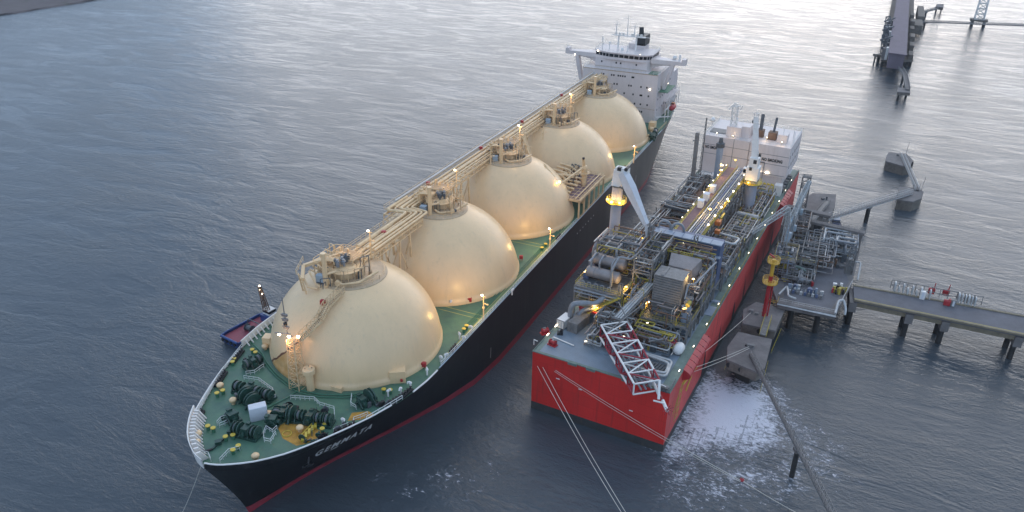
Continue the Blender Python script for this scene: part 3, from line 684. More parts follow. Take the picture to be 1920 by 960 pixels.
# pipes on deck: curved run ahead of tank 1 and along the port side
b = MB(m_green2)
P = [at(u, v, DZ+.25) for u, v in ((470, 640), (490, 660), (500, 680), (520, 703), (548, 724), (560, 731), (600, 740), (650, 741), (700, 735))]
b.path(P, .14, n=6, fil=1.5); b.path([p+V((.35, -.7, 0)) for p in P], .12, n=6, fil=1.5)
b.path([at(u, v, DZ+.2) for u, v in ((560, 731), (540, 745), (500, 765))], .12, n=6)
for x in (19.9, 20.4, 20.9): b.path([(x, 52, DZ+.3), (x, 122, DZ+.3)], .1, n=5)
b.path([(x, y, DZ+.2) for x, y in ((-1, 62), (18, 70))], .1, n=5)
b.build('deck_pipework', carrier)
b = MB(m_green, m_blk, m_steeld); rng = random.Random(42)   # chain, tensioner gear and coils between the winches
for (u, v, n_) in ((520, 790, 12), (545, 770, 12), (600, 778, 10), (455, 745, 12), (480, 755, 8), (450, 810, 8), (640, 806, 5), (690, 757, 6), (425, 790, 7), (600, 822, 7), (580, 832, 6), (476, 683, 8), (712, 757, 8)):
    b.cut()
    for k in range(n_):
        p = at(u+rng.uniform(-16, 16), v+rng.uniform(-8, 8), DZ); b.mat(rng.choice((m_green, m_blk, m_green, m_steeld))); a_ = rng.uniform(0, 3.1); h = rng.uniform(.4, 1.5)
        if rng.random() < .5: b.box(p+V((0, 0, h/2)), (rng.uniform(.3, 1.1), rng.uniform(.2, .6), h), a_)
        elif rng.random() < .5: b.lathe(p+V((0, 0, .8)), [(rng.uniform(.5, .9), 0), (.7, .15)], 12, axis=(math.cos(a_), math.sin(a_), 0))
        else: b.bar(p+V((0, 0, .15)), p+V((math.cos(a_)*1.6, math.sin(a_)*1.6, .15+rng.random()*.8)), .14)
b.build_each('winch_gear', carrier)
# chain stoppers
b = MB(m_green, m_blk); p, q = at(398, 842, DZ+.2), at(430, 812, DZ+.2); b.bar(p, q, .35, .3); b.box(p.lerp(q, .35)+V((0, 0, .3)), (1.2, 1.0, .7), .8); b.box(q+V((0, 0, .2)), (.7, .7, .8), .4)
b.mat(m_blk); b.bar(p, p+V((-1.2, -1.6, 0)), .4, .3)
b.build('chain_stopper', carrier)
b = MB(m_yellow, m_ochre)
p = at(568, 825, DZ); q = at(592, 800, DZ)
for k in range(5): a = p.lerp(q, k/4); b.box(a+V((0, 0, .3)), (.5, 1.6, .6), .6)
b.bar(p+V((-.8, 0, .5)), q+V((-.8, 0, .5)), .15); b.path([at(538, 813, DZ+.1)+V((.9*math.cos(t*.7), .9*math.sin(t*.7), 0)) for t in range(10)], .1, n=5)
b.build('roller_pedestal', carrier)

# ---------------------------------------------------------------- pipe rack
RZ = 37.2
def rack(y0, y1, xs, ties=3.2):
    x0, x1 = xs
    b = MB(m_creamp)
    for x in (x0, x1):
        b.bar((x, y0, RZ-.6), (x, y1, RZ-.6), .35, .5); b.bar((x, y0, RZ-2.0), (x, y1, RZ-2.0), .25, .3)
        n = int((y1-y0)/ties)
        for k in range(n+1):
            y = y0+(y1-y0)*k/n; b.bar((x, y, RZ-2.0), (x, y, RZ-.6), .2)
            if k < n: b.bar((x, y, RZ-(2 if k % 2 else .6)), (x, y+(y1-y0)/n, RZ-(.6 if k % 2 else 2)), .14)
    n = int((y1-y0)/ties)
    for k in range(n+1): y = y0+(y1-y0)*k/n; b.bar((x0, y, RZ-.35), (x1, y, RZ-.35), .25, .25); b.bar((x0, y, RZ-2.0), (x1, y, RZ-2.0), .18)
    b.build('rack_frame', rackn)
rackn = node('pipe_rack', carrier)
rack(40, 66, (-4.6, .6)); rack(64, 229, (-9.6, -4.0))
b = MB(m_creamp)
for x, r_, z in ((-8.6, .33, 37.4), (-7.6, .2, 37.3), (-6.7, .42, 37.5), (-5.6, .26, 37.35), (-4.7, .2, 37.3)): b.path([(x, 68, z), (x, 229, z)], r_, n=8)
for x, r_, z in ((-3.6, .33, 37.4), (-2.6, .2, 37.3), (-1.7, .38, 37.5), (-.6, .26, 37.35), (.2, .2, 37.3)): b.path([(x, 39, z), (x, 62+x, z), ], r_, n=8)
J = [(-9.4, -3.8, .42), (-8.0, -2.4, .2), (-6.7, -1.4, .38), (-5.6, -.2, .28), (-4.6, .8, .3)]
for k, (xa, xb, r_) in enumerate(J):
    ya = 65.2+k*1.0; b.path([(xa, 75, RZ+.4), (xa, ya, RZ+.4), (xb, ya+.4-k*.3, RZ+.5), (xb, 60, RZ+.4), (xb, 44, RZ+.4)], r_, n=8, fil=.9)
b.path([(-5.0, 42, 37.6), (-7.2, 36, 37.9), (-8, 30, 38.2)], .35, n=8, fil=1)
b.build('cargo_pipe', rackn)
b = MB(m_pipew); b.path([(-9.9, 70, RZ+.9), (-9.9, 229, RZ+.9)], .28, n=8); b.build('cable_trunk', rackn)
b = MB(m_creamp, m_creamd); b.rail([(-10.8, 66, RZ), (-10.8, 229, RZ)], 1.1, 2.6, .05); b.rail([(-3.7, 66, RZ), (-3.7, 229, RZ)], 1.0, 3.2, .045); b.mat(m_creamd); b.bx(-10.8, -9.9, 66, 229, RZ-.08, RZ)
b.mat(m_creamp); b.rail([(-5.6, 36, RZ), (-5.6, 64, RZ)], 1.1, 2, .05); b.mat(m_creamd); b.bx(-5.6, -4.7, 38, 64, RZ-.08, RZ); b.bx(-3.2, -2.8, 40, 62, RZ-.2, RZ-.1)
b.build('rack_walkway', rackn)
b = MB(m_creamp)                         # trestles down to deck in the gaps and struts onto the domes
for i in range(5):
    g0 = TC[i]+21.9 if i else 57.3
    xs = (-4.6, .6) if i == 0 else (-9.4, -4.2)
    b.cut()
    if i < 4:
        for x in xs:
            b.bar((x, g0-3.5, DZ), (x, g0-2.2, RZ-2), .4); b.bar((x, g0+3.5, DZ), (x, g0+2.2, RZ-2), .4)
            b.bar((x, g0-3.3, 21), (x, g0+2.4, 33), .2); b.bar((x, g0+3.3, 21), (x, g0-2.4, 33), .2)
        for s_ in (-1, 1):
            b.bar((xs[0], g0+s_*2.8, 27), (xs[1], g0+s_*2.8, 27), .25); b.bar((xs[0], g0+s_*3.4, 19), (xs[1], g0+s_*2.4, 34), .2); b.bar((xs[1], g0+s_*3.4, 19), (xs[0], g0+s_*2.4, 34), .2)
    b.cut()
    for k in range(-7, 8):
        y = TC[i]+k*1.9
        xs_ = (-9.4, -7, -4.6) if i else (-4.2, -1.5, .5)
        for x in xs_:
            dd = DS[i][1]**2-x*x-(y-TC[i])**2
            if dd > 0:
                z = DS[i][0]+math.sqrt(dd)
                if RZ-2.1 > z > 27 and (i or y > 42) and math.hypot(x, y-TC[i]) > 7.4: b.bar((x, y, z-.1), (x, y, RZ-2), .13); 
b.build_each('rack_support', rackn)
# lamp posts
def lamp_post(p, h, lit=True, name='lamp_post', par=None, mat=m_lampw):
    n_ = node(name, par or carrier, p); b = MB(m_creamp); b.tube((0, 0, 0), (0, 0, h), .2, .13, n=8); b.bar((-.5, 0, h), (.7, 0, h), .1); b.bar((0, 0, h*.72), (1.1, -.2, h*.72), .12); b.box((1.15, -.2, h*.72), (.4, .3, .3)); b.bx(-.25, .25, -.25, .25, h*.5, h*.5+.4)
    b.build('post', n_)
    b = MB(mat if lit else m_blk); b.lathe((-.45, 0, h+.05), [(.12, 0), (.26, .12), (.26, .3), (.1, .42)], 10); b.build('lamp_head', n_)
    return n_
for (u, v, z, h, lit) in ((907, 600, DZ, 6.6, 1), (1031, 467, DZ, 6.2, 1), (1188, 306, DZ, 6.4, 1), (697, 484, RZ, 6.5, 1), (857, 380, RZ-1.4, 9, 1), (1248, 215, DZ, 5, 0)):
    p = at(u, v, z); lamp_post(p, h, lit)
    if lit: plight(p+V((-1.6, -2.6, h-.2)), 800 if z < 20 else 250, (1, .62, .2), 1.1)
for (u, v, z, h) in ((974, 290, RZ, 9), (1069, 225, RZ, 9), (1018, 262, RZ, 4), (920, 308, RZ, 4), (937, 296, RZ, 4)):
    p = at(u, v, z); lamp_post(p, h, h > 5)
    if h > 5: plight(p+V((0, -1, h)), 350, (1, .6, .25), .8)

# ---------------------------------------------------------------- manifold between tanks 3 and 4
mn = node('cargo_manifold', carrier)
X0, X1, Y0, Y1, MZ = 13.5, 22.6, 123.5, 147.5, 24.0
b = MB(m_purple, m_creamp)
b.bx(X0, X1, Y0, Y1, MZ-.25, MZ)
b.build('manifold_deck', mn)
b = MB(m_creamp)
for k in range(11): y = Y0+(Y1-Y0)*k/10; b.bar((X0, y, MZ+.06), (X1, y, MZ+.06), .12, .12)
for x in (X0, X0+3, X0+6): b.bar((x, Y0, MZ+.08), (x, Y1, MZ+.08), .1, .1)
b.bar((X1+.2, Y0-.5, MZ+.1), (X1+.2, Y1, MZ+.1), .5, .7); b.bar((X1-1.2, Y0-.5, MZ+.7), (X1-1.2, Y1, MZ+.7), .3, .3)
b.bar((X0, Y0-.3, MZ), (X1+.2, Y0-.3, MZ), .4, .7)
for k in range(6):
    y = Y0+(Y1-Y0)*k/5; b.bar((X1, y, DZ), (X1, y, MZ), .45); b.bar((X0+2, y, DZ), (X0+2, y, MZ), .35)
    b.bar((X1, y, MZ-1), (X1, y+1, MZ-.3), .3)
b.rail([(X1+.3, Y0, DZ), (X1+.3, Y1, DZ)], 1.1, 1.6, .07)
b.build('manifold_frame', mn)
b = MB(m_creamp, m_steeld, m_pipe)
rng = random.Random(5)
for k in range(7):
    y = Y0+3+k*3.1; z = MZ+1.2
    b.mat(m_creamp); b.path([(8, y-1, DZ+9.5), (12, y, DZ+8.6), (13.2, y, z), (17.5, y, z), (18.5, y, z-.2)], .38, n=9, fil=1.2)
    b.mat(m_steeld if k % 2 else m_creamp); b.lathe((16, y, z), [(.55, -.15), (.55, .15), (.3, .2)], 12, axis=(1, 0, 0)); b.tube((15, y, z), (15, y, z+1.3), .14, n=6); b.lathe((15, y, z+1.3), [(.35, 0), (.35, .08)], 10)
    b.lathe((14.2, y, z), [(.6, -.2), (.6, .2)], 12, axis=(1, 0, 0)); b.box((14.6, y+.8, MZ+.6), (.8, .7, 1.1), rng.random())
b.build('manifold_pipework', mn)
b = MB(m_creamp, m_creamd, m_brown, m_steeld); rng = random.Random(15)
for k in range(60):
    p = V((rng.uniform(9.5, 17.5), rng.uniform(Y0+.5, Y1+1), MZ)); h = rng.uniform(.6, 3.2); b.mat(rng.choice((m_creamp, m_creamp, m_creamd, m_brown, m_steeld)))
    if k % 3 == 0: b.box(p+V((0, 0, .5)), (rng.uniform(.4, 1.2), rng.uniform(.4, 1.2), rng.uniform(.6, 1.6)))
    elif k % 3 == 1: q = p+V((rng.uniform(-3, 3), rng.uniform(-2, 2), 0)); b.path([p, p+V((0, 0, h)), q+V((0, 0, h)), q], .2, n=6, fil=.4)
    else: b.tube(p, p+V((0, 0, h)), .14, n=6); b.lathe(p+V((0, 0, h)), [(.35, 0), (.35, .1)], 8)
b.bx(8, 13.5, Y0, Y1+1, MZ-.3, MZ-.1)
for y in (Y0+1, Y0+8, Y0+16, Y1): b.bar((9, y, DZ), (9, y, MZ), .3)
b.rail([(X0, Y0, MZ), (X1, Y0, MZ), (X1, Y1, MZ), (X0, Y1, MZ)], 1.1, 1.6, .06)
b.build('manifold_gear', mn)
b = MB(m_creamp)                         # pipes that climb over the shoulder of tank 3 and 4 to the rack
for k, (r_, dx) in enumerate(((.42, 0), (.3, .9), (.42, 1.8), (.24, 2.6))):
    # from the rack across the gap between the domes, hugging the aft shoulder of tank 3, down to the manifold
    y = 140.8-dx*.75
    c3 = V((0, TC[2], DS[2][0])); P = [V((-4.5, y, RZ+.2))]
    for x in (0, 3, 6, 9, 11.5, 13.6):
        yy = (y-TC[2])-x*.12; zz = c3.z+math.sqrt(max(4, (DS[2][1]+1.2)**2-x*x-yy*yy)); P.append(V((x, TC[2]+yy, max(26.0, zz+1.0-x*.03))))
    P.append(V((15.2, P[-1].y-.3, 25.4)))
    b.path(P, r_, n=8)
b.path([(10.5, 124.0, 33.5), (14.5, 123.0, 30.3), (17.3, 121.5, 26.5), (18.2, 121, 22), (18.2, 121, DZ)], .35, n=8, fil=1.5)
b.path([(9.8, 125.0, 33.5), (13.7, 124.0, 30.3), (16.5, 122.5, 26.5), (17.3, 121.8, 22), (17.3, 121.8, DZ)], .25, n=8, fil=1.5)
b.build('crossover_pipe', mn)
dc = node('deck_crane', carrier)
cb = V((12.3, 149.3, 0))
cb = at(1095, 336, 26.0); 
b = MB(m_creamp, m_creamd); b.tube((cb.x, cb.y, DZ), (cb.x, cb.y, 28.2), .8, n=14); b.lathe((cb.x, cb.y, 28.2), [(1.9, 0), (1.9, .15), (1.0, .2), (1.0, 1.8), (.8, 2.4), (.01, 2.5)], 16, caps=False, smooth=False)
b.rail([(cb.x+1.9*math.cos(a), cb.y+1.9*math.sin(a), 28.4) for a in [k*.785 for k in range(8)]], 1, 1.4, .05, closed=True)
b.bar((cb.x-.4, cb.y, 29.5), (cb.x-.5, cb.y-.5, 33.2), .5, .4); b.bar((cb.x+.4, cb.y, 29.5), (cb.x-.3, cb.y-.5, 33.2), .3, .4)
b.build('pedestal', dc)
b = MB(m_creamp); tip = V((cb.x-4.6, cb.y-12.5, 27.0)); b.bar((cb.x-.4, cb.y-.8, 30.0), tip, .55, .6); b.bar((cb.x-.5, cb.y-.5, 33.2), tip, .08); b.build('boom', dc)
b = MB(m_blk); b.tube((cb.x-.7, cb.y-.5, 33.2), (cb.x-.1, cb.y-.5, 33.2), .42, n=10); b.build('sheave', dc)
plight((15.6, 121.5, 29.5), 260, (1, .7, .25)); b = MB(m_lampy); b.box((16.6, 121.0, 30.2), (.7, .5, .6)); b.build('manifold_lamp', mn)

# ---------------------------------------------------------------- accommodation
acc = node('accommodation_tower', carrier)
YF = 233.8
b = MB(m_whiteh)
b.prism([(-16.8, YF), (16.8, YF), (16.8, 262), (-16.8, 262)], DZ, 38.6)
b.prism([(-17.1, YF-.25), (12.1, YF-.25), (16.9, YF+3.6), (16.9, 262.2), (-17.1, 262.2)], 38.4, 38.75) if False else None
b.build('lower_block', acc)
b = MB(m_whiteh)
b.prism([(-12.9, 238), (10.6, 238), (11.6, 241), (11.6, 256), (-12.9, 256)], 38.62, 42.7)
b.build('upper_block', acc)
b = MB(m_whiteh)
WH = [(-13.2, 239.5), (-9.6, 238.1), (-6.5, 237.2), (7.0, 237.0), (10.2, 238.2), (11.8, 240.5), (11.8, 252), (-13.2, 252)]
b.prism(WH, 42.7, 45.2); b.prism([(x*1.04, 244+(y-244)*1.05) for x, y in WH], 45.2, 45.5)
b.prism([(x*1.03, 244+(y-244)*1.04) for x, y in WH], 42.45, 42.8)
b.build('wheelhouse', acc)
b = MB(m_glass)
def strip(p, q, z0, z1, n, gap=.25, off=.05):
    p = V((*p, 0)); q = V((*q, 0)); d = (q-p)/n; nr = V((d.y, -d.x, 0)).normalized()*off
    for k in range(n):
        a = p+d*k+d.normalized()*gap/2+nr; c = p+d*(k+1)-d.normalized()*gap/2+nr
        b.add([(a.x, a.y, z0), (c.x, c.y, z0), (c.x, c.y, z1), (a.x, a.y, z1)], [(0, 1, 2, 3)])
strip(WH[0], WH[1], 43.5, 44.8, 2); strip(WH[1], WH[2], 43.5, 44.8, 2); strip(WH[2], WH[3], 43.5, 44.8, 6); strip(WH[3], WH[4], 43.5, 44.8, 2); strip(WH[4], WH[5], 43.5, 44.8, 2); strip(WH[5], WH[6], 43.5, 44.8, 5)
b.build('wheelhouse_window', acc)
wm = MB(m_glass, m_whiteh); wm.box((0, -.03, 0), (.62, .06, .75)); wp = wm.build('window', acc)
wins = []
for x in (-9.8, -3.2, -1.2, 5.8): wins.append((x, 237.97, 41.0))
for x in (-8.2, -7.2, -3.6, -2.6, -.6, .4, 1.4, 2.4, 5.6, 6.2): wins.append((x, YF, 36.6))
for x in (-9, -7, -6, -2.2, -.9, 4.4, 5.4, 9.8, 12.4): wins.append((x, YF, 32.9))
for x in (2.6, 6.6, 9.8, 13.4, 10.4): wins.append((x, YF, 29.3))
for x in (7.6, 10.2, 13.2): wins.append((x, YF, 25.4))
for x in (6.8, 7.8, 10.0, 11.0): wins.append((x, YF, 22.2))
for k, p in enumerate(wins):
    q = wp if k == 0 else wp.copy()
    if k: COL.objects.link(q)
    q.location = p
for k in range(18):
    q = wp.copy(); COL.objects.link(q); q.location = (16.8, 237+(k % 6)*3.9, 23+(k//6)*4.6); q.rotation_euler = (0, 0, R(90))
b = MB(m_creamd)                         # thin deck-line mouldings
for z in (38.68, 42.4): pass
b.bar((-12.9, 237.93, 39.0), (10.6, 237.93, 39.0), .12, .15); b.bar((-16.9, YF-.05, 38.5), (16.9, YF-.05, 38.5), .15, .25); b.bar((5, YF-.04, 24.0), (16.6, YF-.04, 23.6), .1, .12)
b.build('deck_line_trim', acc)
b = MB(m_white, m_rail)
b.rail([(-16.6, YF+.2, 38.65), (16.6, YF+.2, 38.65), (16.6, 261.6, 38.65), (-16.6, 261.6, 38.65)], 1.1, 2, .06, closed=True)
b.rail([(x*1.02, 244+(y-244)*1.03, 45.5) for x, y in WH], 1.1, 2, .06, closed=True)
b.build('tower_rail', acc)
b = MB(m_green2); b.bx(12.2, 16.3, 234.2, 240.5, 38.62, 38.66); b.bx(17.0, 21, 236, 250, 31.0, 31.2); b.build('side_deck', acc)
for sg in (-1, 1):                       # bridge wings with slanting legs
    b = MB(m_whiteh); x0 = 11.6 if sg > 0 else 13.1; x1 = 25.4 if sg > 0 else 27.0
    vs = [(sg*x0, 239.5, 41.9), (sg*x1, 240.6, 42.1), (sg*x1, 243.6, 42.1), (sg*x0, 246, 41.9), (sg*x0, 239.5, 43.9), (sg*x1, 240.6, 43.6), (sg*x1, 243.6, 43.6), (sg*x0, 246, 43.9)]
    fs = [(3, 2, 1, 0), (4, 5, 6, 7), (0, 1, 5, 4), (1, 2, 6, 5), (2, 3, 7, 6), (3, 0, 4, 7)]
    b.add(vs, fs if sg > 0 else [f[::-1] for f in fs])
    b.box((sg*x1, 242.1, 43.4), (1.6, 3.4, 2.6)); b.build('bridge_wing', acc)
    b = MB(m_whiteh)
    xt, xb = sg*(x1-4.6), sg*(17.6 if sg > 0 else 17.2); zb = 30 if sg > 0 else 19
    vs = []
    for (x, z, w_, dd) in ((xb, zb, 1.3, 2.0), (xt, 42.0, 1.7, 2.4)):
        vs += [(x-w_/2, 241.5-dd/2, z), (x+w_/2, 241.5-dd/2, z), (x+w_/2, 241.5+dd/2, z), (x-w_/2, 241.5+dd/2, z)]
    b.add(vs, [(3, 2, 1, 0), (4, 5, 6, 7), (0, 1, 5, 4), (1, 2, 6, 5), (2, 3, 7, 6), (3, 0, 4, 7)]); 
    for k in range(6): t = k/6; xx = xt+(sg*x0-xt)*t; h = 2.2*t*t; b.bar((xx, 241.5, 41.8-h/2-.1), (xx+(sg*x0-xt)/6, 241.5, 41.8-h/2-.1), 1.6, h+.25)
    b.build('wing_leg', acc)
b = MB(m_whiteh, m_glass)                # aft block / engine casing
b.bx(-15, 15.4, 262, 278, DZ, 30.5); b.bx(15.4, 18.2, 248, 272, DZ+6, DZ+6.3); b.bx(8, 16.8, 262, 270, 30.5, 34.2)
b.mat(m_glass); b.bx(15.4, 15.46, 264, 270, 22, 26); b.bx(16.8, 16.85, 252, 256, 27, 30); b.build('aft_block', acc)
b = MB(m_white); b.rail([(15.2, 262.3, 30.5), (15.2, 277.8, 30.5), (-14.8, 277.8, 30.5)], 1.1, 2, .06)
for k in range(7): b.bar((18.2, 248+k*4, DZ), (18.2, 248+k*4, DZ+6), .25)
b.rail([(18.1, 248, DZ+6.3), (18.1, 272, DZ+6.3)], 1.1, 2, .06)
b.bar((17, 235, 20.2), (22.4, 238.5, 20.4), .4); b.bar((20.4, 238, DZ), (20.4, 238, 23), .3); b.bar((20.4, 244, DZ), (20.4, 244, 23), .3); b.bar((20.4, 238, 23), (20.4, 246, 23.2), .3)
b.build('boat_deck_frame', acc)
b = MB(m_whiteh, m_blk)                  # funnel
b.bx(-1.5, 5.6, 249, 257, 42.6, 47.6); b.bx(2.6, 5.8, 249.2, 256, 47.6, 49); b.mat(m_blk); b.bx(1.6, 5.9, 249.0, 256.5, 47.0, 51.2); b.tube((3.2, 252, 51), (2.9, 252, 54.4), 1.15, .95, n=16)
b.build('funnel', acc)
b = MB(m_white)                          # radar mast
b.bx(-7, 7, 244.2, 245.6, 51.2, 51.6)
for x in (-5.0, 3.0): b.tube((x, 245, 45.3), (x, 245, 51.3), .38, n=8)
b.tube((-1.2, 245, 51.5), (-1.4, 245, 60), .26, .1, n=8)
for x, h in ((-6.3, 5.6), (1.9, 5.4)): b.tube((x, 245, 51.5), (x, 245, 51.5+h), .35, .1, n=6); b.bar((x-1.4, 245, 51.3+h*.8), (x+1.4, 245, 51.5+h*.8), .16)
b.bar((-3.6, 245, 58.6), (.6, 245, 58.6), .14); b.bar((-8.5, 245, 51.4), (9, 245, 51.4), .2); b.rail([(-7, 244.2, 51.6), (7, 244.2, 51.6)], 1, 1.5, .05)
for x in (-4.6, -3, 1, 3.4, 5): b.box((x, 245, 52.1), (.8, .7, .8))
b.tube((-10.8, 241, 45.3), (-11, 241, 51.2), .18, n=6); b.bar((-11.6, 241, 49), (-10.2, 241, 49), .12); b.bar((-11.4, 241, 50), (-10.5, 241, 50), .3)
b.tube((-8, 242, 45.3), (-8, 242, 48), .2, n=6); b.lathe((-8, 242, 48), [(.1, 0), (.5, .3), (.5, .6), (.1, .9)], 10); b.tube((.5, 241, 45.3), (.5, 241, 48.4), .2, n=6)
b.lathe((-2.4, 243, 45.4), [(.7, 0), (.7, .8), (.3, 1.2)], 12)
b.build('radar_mast', acc)
b = MB(m_white); b.tube((22.8, 243.5, 43), (23, 243.5, 46), .5, n=8); b.lathe((20.6, 244.5, 44.4), [(.3, -.8), (1.0, -.3), (1.0, .3), (.3, .9)], 14); b.tube((-27.4, 242, 44), (-27.4, 242, 46.2), .15, n=6); b.build('satellite_dome', acc)
b = MB(m_lampw)
for (u, v, y) in ((1121, 95, 238.5), (1200, 103, 238.3), (1078, 102, 240.3), (1246, 118, 240.3), (1174, 139, 237.8), (1218, 168, 233.6), (1252, 156, 252), (1148, 140, 237.8)):
    D = _F+_R*((u-960)/FPX)-_U*((v-480)/FPX); p = CAMP+D*((y-CAMP.y)/D.y); b.cut(); b.box(p, (.45, .35, .35))
b.build_each('tower_lamp', acc)
b = MB(m_cream); b.box((18.2, 226.5, DZ+1.5), (2.6, 3.2, 3)); b.tube((18.4, 222.5, DZ+1), (20, 222.5, DZ+1), 1.0, n=12); b.box((16.5, 219, DZ+.8), (1.5, 1.5, 1.6)); b.build('deck_house', carrier, label='small cream deck house at the foot of the tower')
b = MB(m_creamp); 
for y in (206, 210, 214, 218): b.cut(); b.box((20.3, y, DZ+.6), (1.2, 1.6, 1.2)); b.tube((20.3, y+1, DZ), (20.3, y+1, DZ+1.7), .2, n=6)
b.build_each('deck_fitting', carrier); b = MB(m_creamp); b.rail([(21.5, 204, DZ), (21.8, 236, DZ)], 1.1, 2, .06); b.build('deck_rail', carrier)
# lifeboat hanging at the stern quarter
lb = thing('lifeboat', 'red enclosed lifeboat hanging beside the white tower at the gas carrier stern', 'lifeboat', (20.8, 249.5, 20.4))
b = MB(m_redbox); L6 = [(-3.6, .1), (-3.2, .8), (-2, 1.25), (0, 1.4), (2, 1.25), (3.2, .8), (3.6, .1)]
b.lathe((0, 0, 1.2), [(r_, y) for y, r_ in [(q[0], q[1]) for q in L6]], 14, axis=(0, 1, 0)); b.build('hull', lb)
b = MB(m_orange); b.box((0, .6, 2.7), (1.4, 1.6, .7)); b.build('cabin', lb)
b = MB(m_glass); b.box((0, -.2, 2.75), (1.2, .08, .4)); b.build('window', lb)
b = MB(m_steel); b.path([(.2, -2.8, 4.5), (0, -2.8, 2.4)], .08, n=5); b.path([(.2, 2.8, 4.5), (0, 2.8, 2.4)], .08, n=5); b.build('fall_wire', lb)

# ================================================================== REGASIFICATION BARGE (frame: s across, a along, z up)
barge = thing('gas_barge', 'red box-shaped gas processing barge crowded with grey pipework between the black ship and the jetty', 'barge', tuple(BO), -BH)
BW, BLN, BZ = 33.0, 156.5, 16.3
hn = node('hull', barge)
b = MB(m_red)
b.add([(0, 0, 2.2), (BW, 0, 2.2), (BW, 0, BZ), (0, 0, BZ)], [(0, 1, 2, 3)]); b.add([(0, BLN, 2.2), (0, BLN, BZ), (BW, BLN, BZ), (BW, BLN, 2.2)], [(0, 1, 2, 3)])
b.add([(0, 0, 2.2), (0, 0, BZ), (0, BLN, BZ), (0, BLN, 2.2)], [(0, 1, 2, 3)])
b.build('hull_plating', hn)
b = MB(m_redfade); b.add([(BW, 0, 2.2), (BW, BLN, 2.2), (BW, BLN, BZ), (BW, 0, BZ)], [(0, 1, 2, 3)]); b.build('side_plating', hn, label='faded scuffed red side facing the jetty')
b = MB(m_bluebelt)
b.bx(-.02, BW+.02, -.02, BLN+.02, -2, 2.2); b.build('waterline_belt', hn)
b = MB(m_blk)
for a, w_, h in ((30, 3.2, 10), (46, 2.2, 9), (61, 3.5, 8), (74, 2.0, 10), (89, 3.0, 11), (101, 1.6, 9), (112, 4, 10)):
    b.cut(); b.add([(BW+.03, a, 2.3), (BW+.03, a+w_, 2.3), (BW+.03, a+w_*.7, h*.7), (BW+.03, a+w_*.35, h)], [(0, 1, 2, 3)])
b.build_each('black_scuff', hn)
b = MB(m_bdeck); b.add([(0, 0, BZ), (BW, 0, BZ), (BW, BLN, BZ), (0, BLN, BZ)], [(0, 1, 2, 3)]); b.build('main_deck', barge)
b = MB(m_bwalk)
for q in ((.0, 1.3, 0, BLN), (BW-2.4, BW, 0, BLN), (1.3, BW-2.4, 0, .9)): b.add([(q[0], q[2], BZ+.02), (q[1], q[2], BZ+.02), (q[1], q[3], BZ+.02), (q[0], q[3], BZ+.02)], [(0, 1, 2, 3)])
b.build('edge_walkway', barge)
b = MB(m_bwalk); b.bar((0, 0, BZ+.12), (BW, 0, BZ+.12), .15, .25); b.bar((0, 0, BZ+.12), (0, BLN, BZ+.12), .15, .25); b.bar((BW, 0, BZ+.12), (BW, BLN, BZ+.12), .15, .25); b.build('coaming', barge)
b = MB(m_yrail)
b.rail([(.25, 24, BZ), (.25, 128, BZ)], 1.1, 2, .04); b.rail([(BW-.3, 30, BZ), (BW-.3, 122, BZ)], 1.1, 2, .04); b.build('edge_rail', barge)
b = MB(m_lampw)
for k in range(13):
    a = 8+k*11.2; b.cut(); b.box((BW-.5, a, BZ+.9), (.1, .7, .1))
for a in (7, 11.5, 17, 24): b.cut(); b.box((.5, a, BZ+.9), (.15, 1.0, .15))
b.build_each('edge_lamp', barge)
b = MB(m_steel)
for k in range(13): b.cut(); b.bar((BW-.5, 8+k*11.2, BZ), (BW-.5, 8+k*11.2, BZ+.85), .1)
b.build_each('lamp_stand', barge)

# big red rubber-faced fender panels hung on the jetty side
b = MB(m_redbox); n = 10
vs = []; fs = []
for i in range(n+1):
    t = math.pi*i/n; r_ = 1.35
    for a in (0, 2.3): vs.append((math.sin(t)**.8*1.9-.05, a, -1.6+2.9*(1-i/n)))
fs = [(2*i, 2*i+1, 2*i+3, 2*i+2) for i in range(n)]
b.add(vs, fs, True)
for a in (0, 2.3):
    side_ = [(math.sin(math.pi*i/n)**.8*1.9-.05, a, -1.6+2.9*(1-i/n)) for i in range(n+1)]; b.add(side_, [tuple(range(n+1))])
b.mat(m_blk); b.bx(-.02, 1.2, 2.32, 2.42, -1.4, .9)
fp = b.build('fender_roll', barge); k = 0
for a in [9.5+2.45*i for i in range(7)]+[119+2.6*i for i in range(6)]:
    q = fp if k == 0 else fp.copy()
    if k: COL.objects.link(q)
    q.location = (BW+.05, a, BZ-.9); k += 1
b = MB(m_yrail, m_yellow)                # boarding ladder cage below the fenders
b.rail([(BW+.5, 3.2, 8), (BW+.5, 8, 13)], 1, 1, .05)
for z in (6, 7.5, 9, 10.5, 12): b.bar((BW+.5, 3.5+z*.3, z), (BW+.5, 5.6+z*.3, z), .1)
for a in (4.8, 7.3): b.bar((BW+.5, a, 5.5), (BW+.5, a+2, 13.5), .1)
b.mat(m_yellow); b.bar((BW+.2, 22, 10), (BW+.2, 10, 12.5), .5, .4); b.bar((BW+.3, 14, 8), (BW+.3, 24, 14), .25)
b.build('boarding_ladder', barge)

